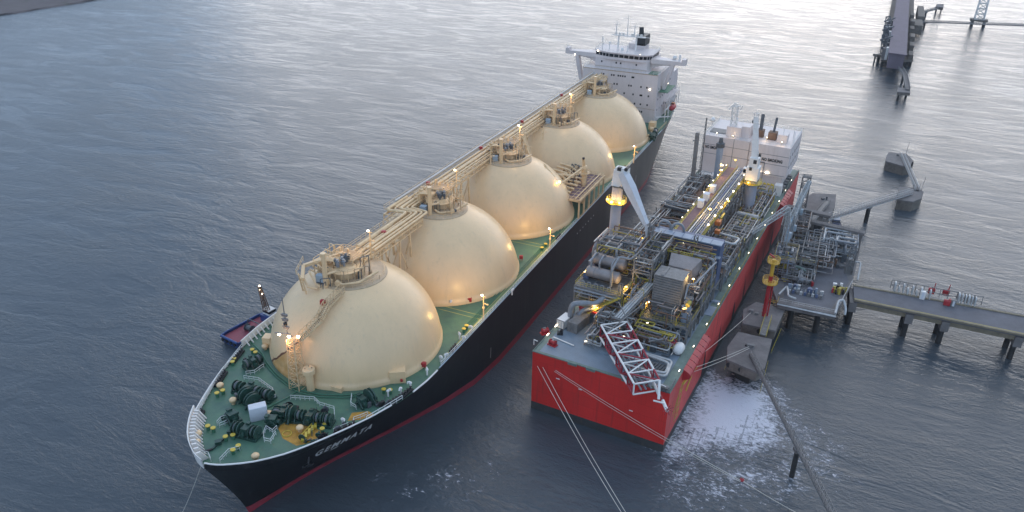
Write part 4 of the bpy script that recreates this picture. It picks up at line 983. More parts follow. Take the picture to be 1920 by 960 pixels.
# ---- steel module builder
def frame(par, s0, s1, a0, a1, z0, levels, ns, na, mat=m_steel, w_=.4, brace=True, name='module_frame'):
    b = MB(mat); xs = [s0+(s1-s0)*i/ns for i in range(ns+1)]; ys = [a0+(a1-a0)*i/na for i in range(na+1)]; zt = levels[-1]
    for x in xs:
        for y in ys: b.bar((x, y, z0), (x, y, zt), w_)
    for z in levels:
        for x in xs: b.bar((x, a0, z), (x, a1, z), w_*.8, w_)
        for y in ys: b.bar((s0, y, z), (s1, y, z), w_*.8, w_)
    if brace:
        zz = [z0]+levels
        for i in range(len(zz)-1):
            for x in (s0, s1):
                for k in range(na): b.bar((x, ys[k], zz[i]), (x, ys[k+1], zz[i+1]), w_*.55) if (k+i) % 2 else b.bar((x, ys[k+1], zz[i]), (x, ys[k], zz[i+1]), w_*.55)
            for k in range(ns): b.bar((xs[k], a0, zz[i]), (xs[k+1], a0, zz[i+1]), w_*.55) if (k+i) % 2 else b.bar((xs[k+1], a0, zz[i]), (xs[k], a0, zz[i+1]), w_*.55)
    return b.build(name, par)
def plate(par, s0, s1, a0, a1, zs, mat=m_steeld, rail=True, railmat=m_yrail, name='module_deck'):
    b = MB(mat)
    for z in zs: b.bx(s0+.01, s1-.01, a0+.01, a1-.01, z+.05, z+.15)
    o = b.build(name, par)
    if rail:
        b = MB(railmat)
        for z in zs: b.rail([(s0, a0, z+.15), (s1, a0, z+.15), (s1, a1, z+.15), (s0, a1, z+.15)], 1.1, 1.6, .045, closed=True)
        b.build('module_handrail', par)
    return o
def pipes(par, s0, s1, a0, a1, z0, z1, n, seed, mats=(m_pipe, m_vessel, m_pipew, m_brown, m_steeld, m_yrail), rr=(.07, .22), name='pipework'):
    rng = random.Random(seed); n = int(n*1.5); b = MB(*mats)
    for k in range(n):
        b.mat(rng.choice(mats)); r_ = rng.uniform(*rr)
        p = V((rng.uniform(s0, s1), rng.uniform(a0, a1), rng.uniform(z0, z1))); P = [p.copy()]
        ax = rng.randrange(3)
        for j in range(rng.randint(2, 5)):
            q = P[-1].copy(); lo = (s0, a0, z0)[ax]; hi = (s1, a1, z1)[ax]
            q[ax] = rng.uniform(lo, hi)
            if abs(q[ax]-P[-1][ax]) < .6: q[ax] = lo if rng.random() < .5 else hi
            P.append(q); ax = rng.choice([i for i in range(3) if i != ax])
        b.path(P, r_, n=6, fil=max(.3, r_*2))
        if rng.random() < .4: c = P[0].lerp(P[1], .5); d = (P[1]-P[0]); (b.lathe(c, [(r_*1.9, -.12), (r_*1.9, .12)], 10, axis=d) if d.length > .1 else None)
    return b.build(name, par)
def gear(par, s0, s1, a0, a1, z, n, seed, mats=(m_steel, m_pipe, m_steeld, m_vessel, m_brown, m_yrail), name='equipment', hmax=2.2):
    rng = random.Random(seed); n = int(n*1.4); b = MB(*mats)
    for k in range(n):
        b.mat(rng.choice(mats)); x = rng.uniform(s0+.6, s1-.6); y = rng.uniform(a0+.6, a1-.6); h = rng.uniform(.5, hmax); t = rng.random()
        if t < .35: b.box((x, y, z+h/2), (rng.uniform(.5, 1.6), rng.uniform(.5, 1.6), h))
        elif t < .6: b.tube((x, y, z), (x, y, z+h), rng.uniform(.2, .55), n=10)
        elif t < .8:
            r_ = rng.uniform(.3, .6); L = rng.uniform(1.2, 2.6); d = V((1, 0, 0)) if rng.random() < .5 else V((0, 1, 0)); c = V((x, y, z+r_+.3)); b.tube(c-d*L/2, c+d*L/2, r_, n=10); b.box((x, y, z+.15), (.8, .8, .3))
        else:
            b.tube((x, y, z), (x, y, z+h), .12, n=6); b.lathe((x, y, z+h), [(.4, 0), (.4, .1)], 10); b.lathe((x, y, z+h*.4), [(.3, -.2), (.3, .2)], 8)
    return b.build(name, par)
def vessel(b, p, q, r_, n=18, saddles=2):
    p = V(p); q = V(q); d = (q-p); L = d.length; dn = d.normalized()
    b.lathe(p, [(.01, -r_*.45), (r_*.55, -r_*.36), (r_*.88, -r_*.15), (r_, 0), (r_, L), (r_*.88, L+r_*.15), (r_*.55, L+r_*.36), (.01, L+r_*.45)], n, axis=dn, caps=False)
    for t in (.22, .78): c = p.lerp(q, t); b.lathe(c, [(r_*1.06, -.12), (r_*1.06, .12)], n, axis=dn)
ylamp_pts = []
def lampspot(par, p, mat=m_lampy, power=250, size=.45, col=(1, .62, .2)):
    size *= .5
    n_ = node('flood_lamp', par, p); b = MB(mat); b.lathe((0, 0, 0), [(size*.4, -size*.5), (size, -size*.1), (size*.9, size*.3), (size*.3, size*.5)], 10); b.build('lamp_head', n_)
    b = MB(m_yrail); b.bar((0, 0, -size*.4), (0, .6, -1.4), .1); b.bar((-.5, 0, -size*.5), (.5, 0, -size*.5), .1); b.build('lamp_bracket', n_)
    if power: W = bw(*p); plight(W+V((-.25, -1.0, .5)), power*.8, col, .4)

# ---- module A: left, cylindrical exchangers on a raised deck
A = node('exchanger_module', barge)
frame(A, 1.2, 13.2, 20.5, 40, BZ, [20.2, 24.3], 3, 4, m_steel, .42)
plate(A, 1.2, 13.2, 20.5, 40, [20.2, 24.3])
b = MB(m_vessel)
for (a, z) in ((25.4, 26.5), (29.2, 28.4)): vessel(b, (2.6, a, z), (10.6, a+.0, z), 1.45)
b.build('exchanger_vessel', A)
b = MB(m_pipe, m_pipew)
for s in (3.2, 5.4, 8.6): b.path([(s, 25.4, 27.8), (s, 25.4, 29.6), (s, 27.8, 30.2), (s, 29.2, 29.9)], .24, n=7, fil=.6)
b.path([(9.5, 23.4, 24.8), (9.5, 23.4, 29.6), (9.5, 28, 31.0), (12.6, 28, 31.0), (12.6, 33.5, 31), (12.6, 33.5, 25)], .32, n=8, fil=.8)
b.path([(8, 30, 30), (8, 30, 31.8), (8, 34.5, 31.8), (12.4, 34.5, 31.8), (12.4, 31, 31.6)], .34, n=8, fil=.8)
b.mat(m_pipe); b.path([(-.2, 36, 24), (-.4, 36, 28), (1.6, 38, 30.6), (6, 39, 30.8), (10, 38.5, 30.2)], .62, n=10, fil=1.6)
b.path([(1.0, 33, 27.8), (3.8, 33, 27.8), (3.8, 37, 27.8), (1.0, 37, 27.8), (1.0, 33, 27.8)], .42, n=8, fil=1.4)
for s in (2.5, 4.1, 6, 7.6, 9.4): b.path([(s, 21.4, 24.4), (s, 21.4, 25.6), (s+.8, 21.4, 25.6), (s+.8, 21.4, 24.4)], .13, n=6, fil=.3)
b.tube((1.2, 20.3, 23.7), (13.2, 20.3, 23.7), .3, n=8); b.tube((1.2, 20.1, 22.9), (13.2, 20.1, 22.9), .22, n=8)
b.build('exchanger_pipework', A)
pipes(A, 1.6, 12.8, 21, 39, 16.8, 23.8, 46, 1); pipes(A, 1.6, 12.8, 30, 39.6, 24.6, 28.6, 34, 2)
gear(A, 1.6, 12.8, 31, 39.5, 24.4, 22, 3); gear(A, 1.6, 12.8, 21, 39.5, 20.3, 18, 4)
b = MB(m_blue, m_bluel); b.box((1.9, 31.0, 25.8), (1.8, 3.6, 2.6)); b.box((2.2, 26.0, 25.3), (1.4, 2.6, 1.6)); b.mat(m_bluel); b.box((1.9, 31.0, 27.15), (1.9, 3.7, .1)); b.build('control_cabinet', A)
b = MB(m_pipe)                           # two large bent pipes at the front left corner
b.path([(2.6, 15.2, BZ), (2.6, 15.2, 20.6), (3.0, 15.6, 22.0), (5.5, 17.0, 22.3), (7.6, 18.6, 21.6), (9.0, 20.5, 23.0), (9.0, 21.5, 24)], .68, n=12, fil=1.8)
b.path([(4.3, 16.2, BZ), (4.3, 16.2, 19.0), (5.2, 17.0, 20.2), (8, 19.4, 20.4), (9.5, 21, 21)], .5, n=10, fil=1.4)
b.path([(3.2, 17.5, BZ), (3.2, 17.5, 18.8), (6, 19, 18.8)], .3, n=8, fil=.8)
b.build('bent_duct', A)
b = MB(m_redbox, m_yrail); b.bar((3.4, 18.8, 19.6), (15.4, 16.6, 19.6), .5, .5); b.bar((3.4, 19.4, BZ), (3.4, 19.2, 19.6), .25); b.bar((15.2, 16.6, BZ), (15.2, 16.6, 19.6), .25)
b.mat(m_yrail); b.rail([(3.4, 18.6, 19.9), (15.4, 16.4, 19.9)], 1, 1.5, .05)
for t in range(14): p = V((13, 20.3, 24.2)).lerp(V((6.0, 18.6, 19.0)), t/13); b.box(p, (.9, 1.6, .08))
b.bar((13, 19.4, 24.2), (6, 17.7, 19.0), .12, .35); b.bar((13, 21.1, 24.2), (6, 19.4, 19.0), .12, .35)
b.bar((13, 19.4, 25.2), (6, 17.7, 20.0), .07); b.bar((13, 21.1, 25.2), (6, 19.4, 20.0), .07)
b.build('red_beam_walkway', A)

# ---- central stair and cable bridge
Cn = node('cable_bridge', barge)
b = MB(m_steel, m_pipew)
p, q = V((15.0, 14.5, 21.8)), V((18.4, 27, 26.2))
for o_ in (-1.1, 1.1): b.bar(p+V((o_, 0, 0)), q+V((o_, 0, 0)), .35, .4); b.bar(p+V((o_, 0, -2.2)), q+V((o_, 0, -2.2)), .25)
b.mat(m_pipew); 
for o_ in (-.6, 0, .6): b.bar(p+V((o_, 0, .3)), q+V((o_, 0, .3)), .42, .25)
b.mat(m_steel)
for k in range(9): x = p.lerp(q, k/8); b.bar(x+V((-1.1, 0, 0)), x+V((1.1, 0, 0)), .2); [b.bar(x+V((o_, 0, 0)), x+V((o_, 0, -2.2)), .15) for o_ in (-1.1, 1.1)]
b.path([p+V((-1.6, -.6, 2.0)), p+V((-1.6, -.6, .5)), p+V((1.8, -.6, .2))], .25, n=7, fil=.6)
for (x, y) in ((13.9, 14.3), (16.1, 14.3), (13.9, 17.3), (16.1, 17.3)): b.bar((x, y, BZ), (x, y, 21.8), .28)
for z in (17.5, 18.8, 20.1, 21.4):
    b.bar((13.9, 14.3, z), (16.1, 14.3, z), .15); b.bar((16.1, 14.3, z), (16.1, 17.3, z), .15); b.bar((13.9, 14.3, z-1.2), (16.1, 14.3, z), .15); b.bar((16.1, 14.3, z-1.2), (16.1, 17.3, z), .15)
b.build('bridge_truss', Cn)
frame(Cn, 13.8, 18.4, 27, 43, BZ, [20.5, 24.5, 28.5, 32.5], 1, 3, m_steel, .38); plate(Cn, 13.8, 18.4, 27, 43, [20.5, 24.5], m_steeld)
pipes(Cn, 13.6, 18.6, 20, 43, 16.6, 27, 60, 6); gear(Cn, 13.8, 18.4, 27, 43, 24.6, 14, 7); gear(Cn, 13.8, 18.4, 20, 27, BZ, 10, 8)
b = MB(m_steel)
for (x, y) in ((12.6, 40.5), (13.6, 40.5)): b.bar((x, y, BZ), (x, y, 36), .35)
for k in range(12): z = 17+k*1.6; b.bar((12.6, 40.5, z), (13.6, 40.5, z+.8), .12)
b.build('tall_post', Cn)

# ---- flare boom: red and white lattice leaning out over the end of the barge
fb = node('flare_boom', barge)
P0 = V((15.6, 10.6, 20.4)); P1 = V((28.6, -3.2, 17.6)); D_ = (P1-P0); Dn = D_.normalized(); Sd = Dn.cross(V((0, 0, 1))).normalized()
NB = 6; wd = 3.3
def ch(i, t): # chords: 0 left low, 1 right low, 2 top right, 3 top left
    p = P0.lerp(P1, t); return p+Sd*((-wd if i in (0, 3) else wd)*(1-.12*t))+V((0, 0, (2.6 if i in (2, 3) else -.6)*(1-.15*t)))
bw_, br_ = MB(m_white), MB(m_redbox)
m_bred = M('red_boom_paint', (.30, .02, .035), .5, var=.2); br_ = MB(m_bred)
for k in range(NB):
    t0, t1 = k/NB, (k+1)/NB; bb = bw_ if k % 2 == 0 else br_
    for i in range(4):
        j = (i+1) % 4
        b2 = bw_ if i == 2 else bb
        b2.tube(ch(i, t0), ch(i, t1), .24, n=8)
        (bw_ if i == 2 else br_).tube(ch(i, t0), ch(j, t0), .18, n=6); (br_ if i != 2 else bb).tube(ch(i, t0) if (i+k) % 2 else ch(j, t0), ch(j, t1) if (i+k) % 2 else ch(i, t1), .17, n=6)
        if i == 0: bw_.tube(ch(0, t0), ch(2, t0), .18, n=6); bw_.tube(ch(0, t0), ch(3, t1).lerp(ch(2, t1), .5), .18, n=6)
        if i == 1: br_.tube(ch(1, t0), ch(3, t1), .16, n=6)
for i in range(4): bw_.tube(ch(i, 1), ch((i+1) % 4, 1), .2, n=6)
bw_.tube(ch(3, 1), P1+Dn*3+Sd*-1.6, .3, n=8); bw_.tube(ch(0, .8), P1+Dn*2-Sd*2.2, .35, n=8)
tipb = P1+Dn*1.2-Sd*2.0
bw_.build('white_lattice', fb); br_.build('red_lattice', fb)
b = MB(m_pipe, m_bred, m_white)
for o_ in (-1.2, 0, 1.1): b.tube(P0+Sd*o_+V((0, 0, .5)), P1+Sd*o_+V((0, 0, .3)), .22, n=8)
b.mat(m_bred); b.tube(ch(0, 1), ch(0, 1)+Dn*2.6+V((0, 0, -.5)), .22, n=8)
b.mat(m_white); e = ch(0, 1)+Dn*2.4+V((0, 0, -.5)); b.tube(e, e+Dn*2.6+V((0, 0, -.6)), .38, n=10); b.tube(e+Dn*.9, e+Dn*.9+Sd*2.6+V((0, 0, 1.2)), .2, n=8)
b.mat(m_bred)
for k in range(7): a_ = k*.9; b.bar(e+Dn*2.6, e+Dn*2.6+(Sd*math.cos(a_)+V((0, 0, -1))*math.sin(a_))*1.3+Dn*.4, .1)
b.build('flare_pipe', fb)
b = MB(m_steel)
for i in (0, 1): b.bar(ch(i, 0), (ch(i, 0).x-1, 13.5, BZ), .4); b.bar(ch(i, 0), (ch(i, 0).x+1, 9, BZ), .3)
b.bar(ch(3, .15), (14, 17, 25), .2); b.bar(ch(2, .15), (19.5, 19, 25), .2)
b.build('boom_cradle', fb)
# clutter around the boom foot
F = node('boom_foot_skid', barge)
b = MB(m_bdeck); b.lathe((15.2, 12.2, BZ), [(5.2, 0), (5.2, .6), (5.0, .65), (.01, .65)], 30, caps=False, smooth=False); b.build('round_plinth', F)
pipes(F, 9.5, 15.5, 8, 16.5, 16.6, 19.5, 30, 11); gear(F, 9.5, 15, 9, 16, BZ, 12, 12)
b = MB(m_steel); b.rail([(10, 7.6, BZ+.6), (13.5, 6.8, BZ+.6), (17, 7.2, BZ+.6)], 1.1, 1.1, .05); b.lattice((11.4, 14.0, BZ), (11.4, 14.0, 22), 1.6, 1.6, 4, .1, .07); b.build('guard_rail', F)

# ---- module B: right, louvred intake box
B = node('generator_module', barge)
frame(B, 18.8, 30.2, 20.5, 31, BZ, [20.4], 3, 3, m_steel, .42); plate(B, 18.8, 30.2, 20.5, 31, [20.4]); frame(B, 18.8, 30.2, 31, 43.5, BZ, [20.8, 24.2], 3, 3, m_steel, .42); plate(B, 18.8, 30.2, 31, 43.5, [20.8, 24.2])
b = MB(m_grille, m_steel)
X0_, X1_, A0_, A1_, Z0_, Z1_ = 19.9, 26.8, 24.6, 29.6, 24.5, 31.2
zs_ = 20.9
b.bx(X0_, X1_, A0_, A1_, zs_, 30.4)
for k in range(14): z = zs_+.35+k*.66; b.bx(X0_-.05, X1_+.05, A0_-.25, A0_, z, z+.36)
b.mat(m_steel); b.bx(X0_-.1, X1_+.1, A0_-.3, A1_+.1, 30.4, 30.6); b.bx(X0_+1.5, X0_+2.2, A0_, A1_, 30.6, 30.75); b.bx(X0_-.12, X0_+.1, A0_-.3, A0_+.1, zs_, 30.4); b.bx(X1_-.1, X1_+.12, A0_-.3, A0_+.1, zs_, 30.4)
b.build('louvred_intake', B)
b = MB(m_vessel)                         # sloping casing behind
vs = [(19.6, 31, 24.4), (27.6, 31, 24.4), (28.4, 37.5, 24.4), (19.2, 37.5, 24.4), (20.8, 32.5, 29.6), (26.6, 32.5, 29.6), (27.8, 36.8, 31.0), (20.0, 36.8, 31.0)]
b.add(vs, [(3, 2, 1, 0), (4, 5, 6, 7), (0, 1, 5, 4), (1, 2, 6, 5), (2, 3, 7, 6), (3, 0, 4, 7)]); b.build('turbine_casing', B)
b = MB(m_blue, m_steeld); b.box((16.8, 33.2, 25.8), (2.6, 3.2, 3)); b.tube((16.4, 34, 27.2), (16.4, 34, 29.6), .7, n=14); b.tube((18.2, 34, 27.2), (18.2, 34, 29.6), .7, n=14); b.build('exhaust_silencer', B)
pipes(B, 19, 30, 20, 43, 16.7, 23.8, 60, 21); pipes(B, 26.8, 30.4, 26, 43.3, 24.4, 28.5, 26, 22); gear(B, 19, 30, 20, 25, BZ, 14, 23); gear(B, 26.9, 30, 20, 43, 24.4, 14, 24)
b = MB(m_pipe); b.path([(28.2, 22.5, 27.0), (28.2, 24.4, 30.0), (29.5, 25.5, 30.0), (31.5, 36, 31.5)], .22, n=7, fil=.5); b.path([(24.6, 38.5, 31), (30.4, 38, 31), (30.4, 38, 24)], .35, n=8, fil=.6); b.bar((25, 38.5, 31), (30, 38, 25.5), .2); b.build('exhaust_pipe', B)
b = MB(m_bluel); b.tube((28.6, 23.6, 20.6), (28.6, 23.6, 24.6), 1.1, n=16); b.build('expansion_tank', B)
b = MB(m_brown, m_steel); b.box((22.4, 16.5, 18.2), (7.6, 1.0, .5), -.12); b.box((22.4, 16.5, 17.2), (8, 3.2, 1.7), -.1); b.mat(m_steel); b.rail([(18.5, 15, 18.1), (26.4, 14.2, 18.1)], 1, 1.5, .05); b.path([(26.4, 15, BZ), (26.6, 15, 19.8), (23.6, 12.2, 19.6)], .22, n=7, fil=.6); b.build('rusty_skid', B)

# ---- packed small gear in front of and on top of the modules
K = node('forward_equipment', barge)
frame(K, 10.2, 14.2, 15.5, 19.5, BZ, [19.2, 22.0], 1, 1, m_steel, .28); frame(K, 19.0, 27.5, 14.5, 19.5, BZ, [19.0], 3, 2, m_steel, .26, False)
pipes(K, 9.5, 18.5, 12.5, 20, 16.6, 21.5, 40, 201); pipes(K, 18.5, 29, 13, 20, 16.6, 20, 34, 202); gear(K, 18.8, 28, 13, 20, BZ, 14, 203); gear(K, 5.5, 13, 17.5, 20.5, BZ, 8, 204)
pipes(K, 1.6, 13, 30, 44, 28.5, 32.5, 20, 205); pipes(K, 18, 30, 37, 44, 28, 32, 22, 206); pipes(K, 13.5, 19, 27, 44, 27, 33, 26, 207)
b = MB(m_steel)
for (x, y, h) in ((12.9, 21, 27.5), (19.2, 31.5, 33.5), (29.8, 31.5, 30.5), (13.2, 39.5, 34.5), (24, 44, 33.5), (30.2, 20.8, 24.5)): b.cut(); b.lattice((x, y, 20), (x, y, h), .9, .9, int((h-20)/1.4), .09, .06)
b.build_each('lattice_post', K)

# ---- ground skids at the near right corner
G = node('corner_skid', barge)
b = MB(m_pipew)
for k, r_ in ((0, .36), (1, .3)):
    o_ = k*1.2; b.path([(22.8-o_*.3, 9.5+o_*.5, 17.2), (22.4-o_, 10.6+o_*.2, 17.2), (29.6+o_*.3, 9.6+o_, 17.2), (30.2+o_*.3, 5.4-o_*.9, 17.2), (23.6-o_, 4.6-o_, 17.2)], r_, n=9, fil=1.0)
b.build('pipe_loop', G)
b = MB(m_steeld, m_steel)
for k in range(8): b.bar((24.0+k*.7, 6.0, 16.9), (24.6+k*.7, 9.0, 16.9), .25)
b.mat(m_steel); b.bx(23.5, 30, 5.5, 9.4, BZ+.02, BZ+.3)
b.build('grating_tray', G)
b = MB(m_steel, m_steeld, m_white); b.rail([(29.4, .3, BZ), (32.7, .3, BZ), (32.7, 4.5, BZ)], 1.1, 1.1, .06); b.box((31, .9, BZ+.4), (2.6, 1.2, .8)); b.mat(m_white); b.path([(28.8, .2, BZ+.6), (31, .5, BZ+1.2), (32, 1, BZ+.5)], .15, n=6)
b.mat(m_steeld); 
for k in range(5): b.lathe((29.8+k*.6, -.1, BZ+.3), [(.22, -.3), (.22, .3)], 8, axis=(0, 1, 0))
b.build('corner_fairlead', G)
# orange mooring fittings, near left deck
b = MB(m_orange, m_steeld); c = atb(1030, 655, BZ); 
def orange_winch(u, v, rz):
    c = atb(u, v, BZ); b = MB(m_redbox, m_steeld); b.box((0, 0, .15), (2.3, 1.3, .3)); b.tube((-.9, 0, .8), (.9, 0, .8), .42, n=12); b.lathe((-.7, 0, .8), [(.7, -.06), (.7, .06)], 14, axis=(1, 0, 0)); b.lathe((.7, 0, .8), [(.7, -.06), (.7, .06)], 14, axis=(1, 0, 0)); b.mat(m_steeld); b.box((.2, .8, .6), (.8, .5, .9))
    o = b.build('red_winch', barge); o.location = c; o.rotation_euler = (0, 0, rz)
orange_winch(1036, 647, -.2); orange_winch(1022, 625, .9)
b = MB(m_blk, m_white); c = atb(1050, 627, BZ); b.box(c+V((0, 0, .4)), (1.4, .9, .8), .4); b.tube(c+V((.2, 0, .8)), c+V((.5, 0, 1.5)), .35, n=8); b.cut(); c = atb(1001, 646, BZ); b.mat(m_white); b.path([c, c+V((0, 0, 1.4)), c+V((.8, .3, 1.0))], .12, n=6); b.build_each('deck_fitting', barge)
b = MB(m_white); p, q = atb(1038, 632, BZ+.2), atb(1076, 648, BZ+.2); b.bar(p, q, .3, .15); b.build('deck_rail', barge)
# pipe cradle pads along the end wall
b = MB(m_bwalk)
for s in (9, 13.5, 22): b.cut(); b.bx(s, s+2.2, -.25, 0, BZ-.4, BZ+.25)
b.build_each('end_sponson', barge)
b = MB(m_white)
for (u, v) in ((1088, 730), (1183, 770), (1046, 710)):
    D = _F+_R*((u-960)/FPX)-_U*((v-480)/FPX); q = CAMP-BO; k = -(q.dot(BA))/D.dot(BA); W = CAMP+D*k; c = bl(W); b.cut(); b.bx(c.x-.45, c.x+.45, -.06, -.02, c.z-.12, c.z+.12)
b.build_each('hull_mark', hn)

# ---- blue module building across the barge
U = node('blue_plant_building', barge)
b = MB(m_blue, m_bluel); b.bx(12.6, 30.2, 45.2, 49.5, 20, 31.6); b.mat(m_bluel); b.bx(12.4, 30.4, 44.8, 47.6, 31.6, 31.9)
for k in range(7): b.mat(m_blue); b.bx(12.5+k*2.5, 12.6+k*2.5, 44.8, 47.6, 31.9, 31.96)
b.mat(m_bluel); b.bx(26.0, 30.6, 43.9, 45.2, 28.4, 28.7)
b.build('blue_wall', U)
b = MB(m_blue); b.bx(13.0, 24, 43.6, 45.15, 20, 26.5); b.build('blue_cabinet', U)
frame(U, 12.4, 30.4, 43.8, 50.5, BZ, [20], 4, 1, m_steel, .4)
pipes(U, 13, 22.5, 40.5, 45, 25, 29.5, 30, 31, (m_pipew, m_steel, m_pipe), (.08, .22))
b = MB(m_pipe); 
for s, r_ in ((12.8, 1.5), (16.4, 1.6)): b.path([(s, 48, 31.6), (s, 48, 33.0), (s+.8, 48.4, 33.8), (s+2.4, 48.8, 33.6), (s+3, 49, 32.2), (s+3, 49, 31.5)], .35, n=8, fil=.8)
b.build('gooseneck_pipe', U)
b = MB(m_steel); b.bar((24.5, 42.5, 29.5), (29, 40.5, 25), .25); b.bar((20, 43, 29.8), (29.6, 42.5, 29.8), .3); b.bar((29.6, 42.5, 16.3), (29.6, 42.5, 29.8), .35); b.build('portal_frame', U)
# ---- long pipe rack down the middle
Rk = node('central_pipe_rack', barge)
frame(Rk, 15.6, 22.8, 51, 112, BZ, [21, 25, 28.5], 1, 12, m_steel, .34, True)
b = MB(m_purple); b.bx(15.6, 18.6, 51, 112, 28.65, 28.8); b.build('rack_walkway', Rk)
b = MB(m_yrail); b.rail([(15.5, 51, 28.8), (15.5, 112, 28.8)], 1.1, 1.8, .07); b.rail([(18.7, 51, 28.8), (18.7, 112, 28.8)], 1.1, 1.8, .06); b.rail([(23, 51, 28.6), (23, 112, 28.6)], 1.1, 1.8, .07)
b.bar((15.4, 51, 28.5), (15.4, 112, 28.5), .3, .5); b.bar((23.0, 51, 28.5), (23.0, 112, 28.5), .3, .5); b.build('rack_rail', Rk)
b = MB(m_pipe, m_pipew, m_steeld)
for k, r_ in enumerate((.35, .22, .42, .28, .2, .38)): b.mat((m_pipew, m_pipe, m_blue)[k % 3]); b.path([(19.3+k*.65, 51.5, 29.2), (19.3+k*.65, 111.5, 29.2)], r_*.75, n=8)
for k in range(8): b.mat((m_pipe, m_pipew)[k % 2]); b.path([(16.2+k*.85, 51, 25.5), (16.2+k*.85, 112, 25.5)], .2+.1*(k % 3), n=7)
b.build('rack_pipe', Rk)
pipes(Rk, 15.8, 22.6, 51, 111, 17, 28, 70, 41)
b = MB(m_lampw)
for k in range(11): b.cut(); b.box((15.4, 56+k*5.4, 30.1), (.16, .35, .16)); 
for k in range(6): b.cut(); b.box((23.1, 60+k*7, 30.1), (.3, .6, .3))
b.build_each('rack_lamp', Rk)
for (u, v, z, pw, sz) in ((1331, 392, 31.0, 260, .75), (1366, 377, 30, 200, .55), (1352, 319, 31, 200, .6), (1332, 347, 31, 150, .5), (1379, 300, 31, 120, .4), (1290, 300, 24, 0, .3)):
    if pw: lampspot(barge, tuple(atb(u, v, z)), m_lampy, pw*1.3, sz)
for (u, v, z, pw, m_, sz) in ((1174, 538, 25.5, 260, m_lampy, .55), (1101, 508, 25.8, 130, m_lampy, .5), (1120, 578, 20.5, 200, m_lampw, .6), (1216, 566, 22, 160, m_lampw, .45), (1300, 523, 29.2, 170, m_lampw, .45), (1285, 578, 25.0, 170, m_lampy, .55), (1205, 446, 29.5, 140, m_lampy, .4), (1355, 310, 25, 160, m_lampw, .6), (1395, 328, 24, 200, m_lampw, .5), (1348, 380, 28, 0, m_lampy, .5), (1398, 322, 26, 100, m_lampy, .5)):
    lampspot(barge, tuple(atb(u, v, z)), m_, pw*1.2, sz)
b = MB(m_lampw)                          # slim fluorescent fittings in the modules
for (u, v, z) in ((1118, 487, 26), (1217, 500, 25), (1192, 484, 26), (1186, 552, 23), (1226, 548, 22), (1214, 605, 18), (1222, 590, 18), (1343, 509, 22), (1359, 444, 22), (1248, 470, 28), (1258, 468, 28), (1290, 480, 29), (1280, 456, 31), (1162, 615, 18), (1098, 640, 18), (1170, 630, 19), (1312, 430, 24), (1376, 452, 20), (1090, 560, 19), (1060, 590, 17.5)):
    b.cut(); b.box(atb(u, v, z), (.55, .11, .11), R((u*7) % 90))
b.build_each('strip_lamp', barge)
# ---- left side skids a 42..128
Ls = node('side_piping_skid', barge)
frame(Ls, 1.5, 14.5, 57, 84, BZ, [20.5], 3, 6, m_steel, .32, False)
b = MB(m_brown, m_pipe); b.bx(4.5, 14, 62, 78, 20.6, 20.8)
for k in range(9):
    a = 62.5+k*1.75; b.mat(m_pipe if k % 2 else m_brown); b.path([(4.8, a, 21), (4.8, a, 22.1), (8, a, 22.3), (8.6, a+.7, 22.3), (13.4, a+.7, 22.0), (13.6, a+.7, 21)], .3, n=7, fil=.6)
b.build('manifold_rows', Ls)
b = MB(m_brown, m_ochre); b.bx(5.2, 13.6, 60.2, 61.6, BZ, 21.4); b.build('wooden_crate_wall', Ls)
for sd, (s0, s1, a0, a1, z0, z1, n_) in enumerate(((1.5, 14, 50, 60, 16.8, 23, 40), (1.2, 6, 60, 90, 16.8, 22.5, 46), (1.5, 14.5, 84, 100, 16.8, 22, 46), (1.5, 8, 100, 126, 16.8, 21.5, 36))): pipes(Ls, s0, s1, a0, a1, z0, z1, n_, 50+sd, (m_pipe, m_steel, m_pipew, m_brown))
gear(Ls, 1.5, 14.5, 50, 60, BZ, 16, 61, hmax=3); gear(Ls, 1.5, 14.5, 84, 100, BZ, 22, 62, hmax=3); gear(Ls, 1.5, 9, 100, 127, BZ, 22, 63, hmax=3)
b = MB(m_steeld, m_brown, m_pipew); b.bar((2, 86, 22), (14, 84.5, 22), .8, .8); b.bar((2, 89, 22), (14, 87.5, 22), .5, .5); b.mat(m_brown); b.bx(6.5, 13.5, 95, 110, BZ, 19.6); b.mat(m_steeld); b.bx(1.6, 6, 92, 97, BZ, 18.5)
b.build('winch_house', Ls)
b = MB(m_brown, m_ochre); b.tube((10.2, 114, 17.6), (14.0, 114, 17.6), 2.6, n=20); b.bx(8.5, 14, 112, 118, BZ, 17.6); b.build('hose_reel', Ls)
b = MB(m_pipew); 
for k in range(5): b.path([(-.6-k*.1, 60+k*2.2, 18.2), (1.2, 60+k*2.2, 18.9), (4, 61+k*2.2, 18.9), (4.6, 61+k*2.2, 17)], .3, n=7, fil=.8)
b.build('loading_hose', Ls)
# ---- right side skids a 50..118
Rs = node('metering_skid', barge)
frame(Rs, 24, 31, 50, 72, BZ, [20.5, 24], 2, 4, m_steel, .3, False); frame(Rs, 24, 31.5, 74, 94, BZ, [20.5], 2, 4, m_steel, .34, True)
for sd, (s0, s1, a0, a1, z0, z1, n_) in enumerate(((23.2, 31, 50, 72, 16.8, 23.6, 70), (23.2, 31, 72, 96, 16.8, 22, 60), (24, 31, 96, 122, 16.8, 21.5, 46))): pipes(Rs, s0, s1, a0, a1, z0, z1, n_, 80+sd)
gear(Rs, 24, 31, 50, 72, 20.6, 20, 91); gear(Rs, 24, 31, 74, 94, BZ, 20, 92, hmax=2.5); gear(Rs, 24, 31, 96, 122, BZ, 24, 93, hmax=3)
b = MB(m_pipew, m_white); b.path([(24.2, 62.5, 25.2), (30.4, 61.5, 25.2), (30.9, 66, 25.2), (24.6, 67, 25.2)], .34, n=9, fil=.9)
